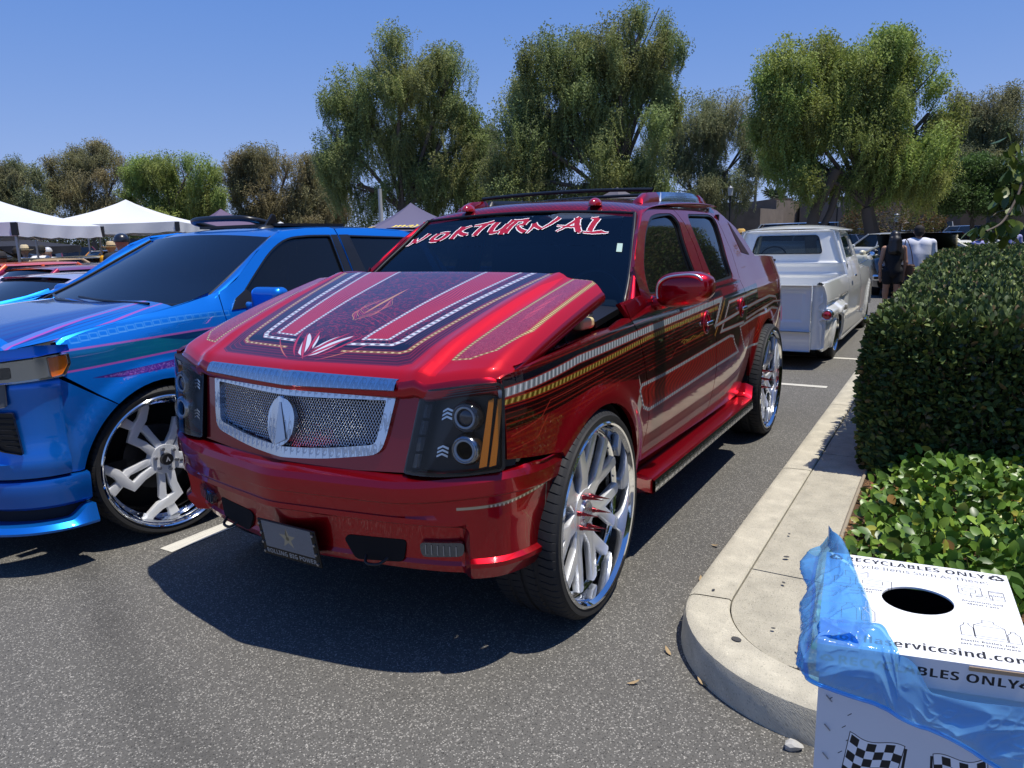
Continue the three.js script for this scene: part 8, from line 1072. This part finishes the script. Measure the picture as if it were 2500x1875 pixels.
  mesh('lid_top', patch([[0, 0], [1, 0], [1, 1], [0, 1]], (a, b) => mapP(a, b, yT + 0.003 * Math.sin(a * 3) * Math.sin(b * 3)), { cell: 0.06, hole, skirt: 0.004, uv: (a, b) => [a, b] }), cardMat(topTex), lid);
  const frontTex = canvasTex(1024, 320, (x, w, h) => { x.fillStyle = '#dcdde0'; x.fillRect(0, 0, w, h); soft(x, w, h); x.fillStyle = ink; x.font = 'bold 132px sans-serif'; x.textAlign = 'center'; x.textBaseline = 'middle'; x.fillText('RECYCLABLES ONLY', w * 0.51, h * 0.46, 840); recyc(x, 52, h * 0.46, 40); recyc(x, 978, h * 0.46, 40); }, { clamp: true });
  const yB = 0.762, wall = (p, q, y0, y1, uv) => { const rows = [y0, y1].map((y) => [0, 0.5, 1].map((t) => mapP(lerp(p[0], q[0], t), lerp(p[1], q[1], t), y))); return sheet(rows, { uv: (P, i, j) => [j / 2, i] }); };
  mesh('lid_front', wall([0, 0], [1, 0], yB, yT - 0.001), cardMat(frontTex), lid); mesh('lid_side', wall([1, 0], [1, 1], yB, yT - 0.001), plain, lid); mesh('lid_side', wall([0, 1], [0, 0], yB, yT - 0.001), plain, lid); mesh('lid_side', wall([1, 1], [0, 1], yB, yT - 0.001), plain, lid);
  mesh('hand_slot', patch(round([[0.70, yT - 0.012, 0.004], [0.95, yT - 0.010, 0.004], [0.95, yT - 0.003, 0.003], [0.70, yT - 0.004, 0.003]], 3), (a, y) => mapP(a, -0.004, y), { cell: 0.1, skirt: 0.002 }), brown, lid);
  const bodyTex = canvasTex(1024, 2048, (x, w, h) => { // front print: crossed chequered flags
    x.fillStyle = '#dfe0e3'; x.fillRect(0, 0, w, h); soft(x, w, h); x.fillStyle = ink;
    for (let k = 0; k < 26; k++) { x.save(); x.translate(60 + hash(k, 1) * 150, 60 + k * 75); x.rotate(0.9); x.fillRect(0, 0, 4, 8 + 22 * hash(k, 2)); x.restore(); }
    const flag = (cx, cy, rot, sx) => { x.save(); x.translate(cx, cy); x.scale(sx, 1); x.rotate(rot); const W0 = 270, H0 = 235, nx = 6, ny = 5; const pt = (i, j) => [i / nx * W0, j / ny * H0 + 22 * Math.sin(i / nx * 5.2)]; x.fillStyle = '#f1f1f3'; x.beginPath(); for (let i = 0; i <= nx * 4; i++) { const p = pt(i / 4, 0); i ? x.lineTo(p[0], p[1] - 12) : x.moveTo(p[0] - 12, p[1] - 12); } for (let i = nx * 4; i >= 0; i--) { const p = pt(i / 4, ny); x.lineTo(p[0], p[1] + 12); } x.closePath(); x.fill(); x.strokeStyle = ink; x.lineWidth = 4; x.stroke(); x.fillStyle = ink; for (let j = 0; j < ny; j++) for (let i = 0; i < nx; i++) if ((i + j) % 2 === 0) { x.beginPath(); [[i, j], [i + 1, j], [i + 1, j + 1], [i, j + 1]].forEach(([a, b], k) => { const p = pt(a, b); k ? x.lineTo(...p) : x.moveTo(...p); }); x.fill(); } x.lineWidth = 14; x.beginPath(); x.moveTo(W0 + 8, -20); x.lineTo(W0 + 60, H0 + 260); x.stroke(); x.restore(); };
    flag(190, 330, 0.18, 1); flag(850, 350, 0.16, -0.92);
  }, { clamp: true });
  const bodyIn = 0.012, bw = (p, q) => { const rows = [0.002, yB - 0.004].map((y) => [0, 1].map((t) => mapP(lerp(p[0], q[0], t), lerp(p[1], q[1], t), y, -0.035))); return sheet(rows, { uv: (P, i, j) => [j, i] }); };
  mesh('front_panel', bw([0, 0], [1, 0]), cardMat(bodyTex), T); mesh('side_panel', bw([0, 1], [0, 0]), plain, T); mesh('side_panel', bw([1, 0], [1, 1]), plain, T); mesh('back_panel', bw([1, 1], [0, 1]), plain, T);
  { const lin = (p, q) => sheet([0.3, yB - 0.002].map((y) => [0, 1].map((t) => mapP(lerp(p[0], q[0], t), lerp(p[1], q[1], t), y, -0.05)))); mesh('bag_lining', [lin([0, 0], [1, 0]), lin([0, 1], [0, 0]), lin([1, 0], [1, 1]), lin([1, 1], [0, 1]), sheet([[mapP(0, 0, 0.3, -0.05), mapP(1, 0, 0.3, -0.05)], [mapP(0, 1, 0.3, -0.05), mapP(1, 1, 0.3, -0.05)]])], std(0.006, 0.008, 0.014, 0.7), T); }
  for (let k = 0; k < 9; k++) { const y = yB - 0.05 - k * 0.062, p = mapP(0.045, 0.0, y, -0.03), q = mapP(0.075, 0.0, y - 0.012, -0.03); mesh('staple', cylBetween(p.add(V3(-0.0005, 0, 0.002)), q.add(V3(-0.0005, 0, 0.002)), 0.0013, 0.0013, 5), M.steel, T); }
  // thin blue bag turned out over the rim
  const bag = thing('recycling_bag', 'crumpled translucent blue plastic bag hanging over the recycling box corner', 'plastic bag', [0, 0, 0]);
  const bagMat = phys(0.25, 0.58, 0.93, 0.16, { transmission: 0.66, thickness: 0, ior: 1.5, clearcoat: 0.6, clearcoatRoughness: 0.08 });
  const nF = mapP(0.5, 0, 0).sub(mapP(0.5, 1, 0)).setY(0).normalize(), nL = mapP(0, 0.5, 0).sub(mapP(1, 0.5, 0)).normalize();
  const fold = (x, y) => Math.pow(1 - Math.min(1, Math.abs(noise(x, y) - 0.5) * 3.2), 2.2);
  const rows = [], NT = 260, NS = 96;
  for (let i = 0; i <= NT; i++) {
    const t = i / NT, sL = 0.42; let base, n, inner, drop, hi = 0, puff, out; // along the left edge from the back, round the front corner, then to the right
    if (t < sL) { const q = t / sL, b = lerp(1.05, 0, q); base = (y, inn) => mapP(inn / 0.36, b, y); n = nL.clone().lerp(nF, 0.5 * smooth(0.9, 1, q)).normalize(); inner = 0.36 * table([[0, 0.0], [0.096, 0.05], [0.185, 0.135], [0.39, 0.20], [0.59, 0.25], [0.80, 0.26], [1, 0.20]], q); drop = table([[0, 0.03], [0.12, 0.05], [0.3, 0.06], [0.5, 0.068], [0.8, 0.074], [1, 0.076]], q); puff = table([[0, 0.05], [0.15, 0.05], [0.35, 0.028], [0.7, 0.02], [1, 0.016]], q); out = table([[0, 0.03], [0.15, 0.045], [0.35, 0.018], [0.6, 0.024], [1, 0.018]], q); }
    else { const a = (t - sL) / (1 - sL) * 1.03; base = (y, inn) => mapP(a, inn / 0.42, y); n = nF.clone().lerp(nL, 0.5 * smooth(0.05, 0, a)).normalize(); inner = Math.max(0, table([[0, 0.06], [0.2, 0.085], [0.30, 0.085], [0.36, 0.03], [0.40, 0.0], [1, 0]], a)); hi = table([[0, 0], [0.385, 0], [0.46, 0.012], [0.55, 0.058], [1, 0.062]], a); const lo = table([[0, 0.744], [0.05, 0.738], [0.17, 0.728], [0.31, 0.718], [0.44, 0.696], [0.57, 0.684], [0.72, 0.66], [0.88, 0.627], [1.03, 0.60]], a); drop = yT - lo; puff = 0.014 * smooth(0.4, 0.3, a); out = 0.016 - 0.006 * smooth(0.5, 0.6, a); }
    const L = (t < sL ? t / sL * 0.42 : 0.42 + (t - sL) / (1 - sL) * 0.37), r = [];
    for (let j = 0; j <= NS; j++) { const s = j / NS, path = s * (inner + 0.03 + drop - hi), e = Math.min(1, s * 8) * Math.min(1, (1 - s) * 10 + 0.35);
      const X = L * 9, Y = path * 11, w1 = (0.010 * (fbm(X * 0.9 + 2, Y * 0.8, 2) - 0.45) + 0.0085 * fold(X * 0.8 + Y * 0.9, Y * 0.5 - X * 0.25 + 4) + 0.005 * fold(X * 2.3 - Y * 1.1 + 7, Y * 1.5 + X * 0.4) + 0.0022 * fold(X * 5 + Y * 2, Y * 3.4 - X)) * e;
      let p; const top = inner + 0.02, k = path;
      if (hi <= 0 && k < top) { const q = k / top; p = base(yT + 0.006 + puff * Math.sin(Math.PI * Math.pow(q, 0.75)) + w1 * 1.2, inner * (1 - q)); if (q > 0.85) p.addScaledVector(n, 0.01 * (q - 0.85) / 0.15); }
      else { const d = hi > 0 ? lerp(hi, drop, s) : (k - top) / (inner + 0.03 + drop - top) * drop, q = d / drop; p = base(yT + 0.004 - d, 0).addScaledVector(n, Math.max(0.0035, 0.010 + out * Math.sin(Math.PI * Math.min(1, q * 0.9)) + w1)); }
      r.push(p); }
    rows.push(r);
  }
  mesh('bag_film', sheet(rows), bagMat, bag);
  const hem = rows.filter((_, i) => i % 4 === 0).map((r) => r[NS].clone()); mesh('bag_hem', tube(hem, 0.0045, 160, 6), bagMat, bag);
}
// ---------- small litter on the ground ----------
{
  const stone = new THREE.IcosahedronGeometry(0.022, 1); const p = stone.attributes.position; for (let i = 0; i < p.count; i++) { const k = 0.75 + 0.5 * hash(Math.round(p.getX(i) * 900), Math.round(p.getY(i) * 900 + p.getZ(i) * 500)); p.setXYZ(i, p.getX(i) * k * 1.3, p.getY(i) * k * 0.7, p.getZ(i) * k); } stone.computeVertexNormals();
  const sp = W(-0.515, 1.86, 0.01); solo('pebble', stone.translate(sp.x, 0.012, sp.z), std(0.42, 0.41, 0.38, 0.9), 'pale grey pebble at the foot of the kerb nose', 'stone');
  const lg = leafGeo(0.05, 0.016, 0.5); const spots = [[-0.33, 1.54, 'dry curled leaf at the foot of the kerb bend'], [-0.2, 1.36, 'dry leaf on the asphalt just left of the kerb bend'], [0.9, 1.2, 'dry leaf on the asphalt beside the running board'], [0.45, 1.28, 'pale dry leaf on the asphalt against the straight kerb'], [-0.45, 1.28, 'brown scrap of leaf on open asphalt before the kerb bend']];
  for (const [u, v, l] of spots) { const q = W(u, v, 0.008), g = lg.clone().rotateX(Math.PI / 2 - 0.1).rotateY(rr(0, 6)).translate(q.x, q.y, q.z); solo('dry_leaf', g, std(0.38, 0.27, 0.14, 0.85), l, 'leaf'); }
  const ch = []; for (let k = 0; k < 260; k++) { const t = rnd(), q = rnd() < 0.6 ? W(rr(-0.3, 1.2), rr(1.825, 1.95), 0.125) : W(rr(-0.2, 2.6), rr(1.80, 1.95), 0.13); ch.push(lg.clone().scale(0.5, 0.5, 0.5).rotateX(1.4 + rr(-0.3, 0.3)).rotateY(rr(0, 6)).translate(q.x, q.y + rr(0, 0.02), q.z)); } const L = mesh(numbered('leaf_litter'), ch, std(0.30, 0.19, 0.09, 0.9)); L.userData = { kind: 'stuff', label: 'brown dry leaf litter on the soil edge of the planting bed', category: 'leaf litter' };
  const gum = []; for (const [u, v, r] of [[0.62, 1.62, 0.010], [0.35, 1.66, 0.007], [-0.19, 1.60, 0.014], [0.15, 1.42, 0.006], [-0.05, 1.7, 0.006], [0.9, 1.58, 0.006]]) { const q = W(u, v, 0.133); gum.push(new THREE.CircleGeometry(r, 14).scale(1.4, 1, 1).rotateX(-Math.PI / 2).rotateY(u * 5).translate(q.x, 0.1375, q.z)); } for (const g of gum) solo('gum_spot', g, std(0.06, 0.058, 0.055, 0.8), 'dark flattened gum spot on the concrete kerb or footway', 'stain', 'gum spots on the kerb and footway');
}
renderer.render(scene, camera);
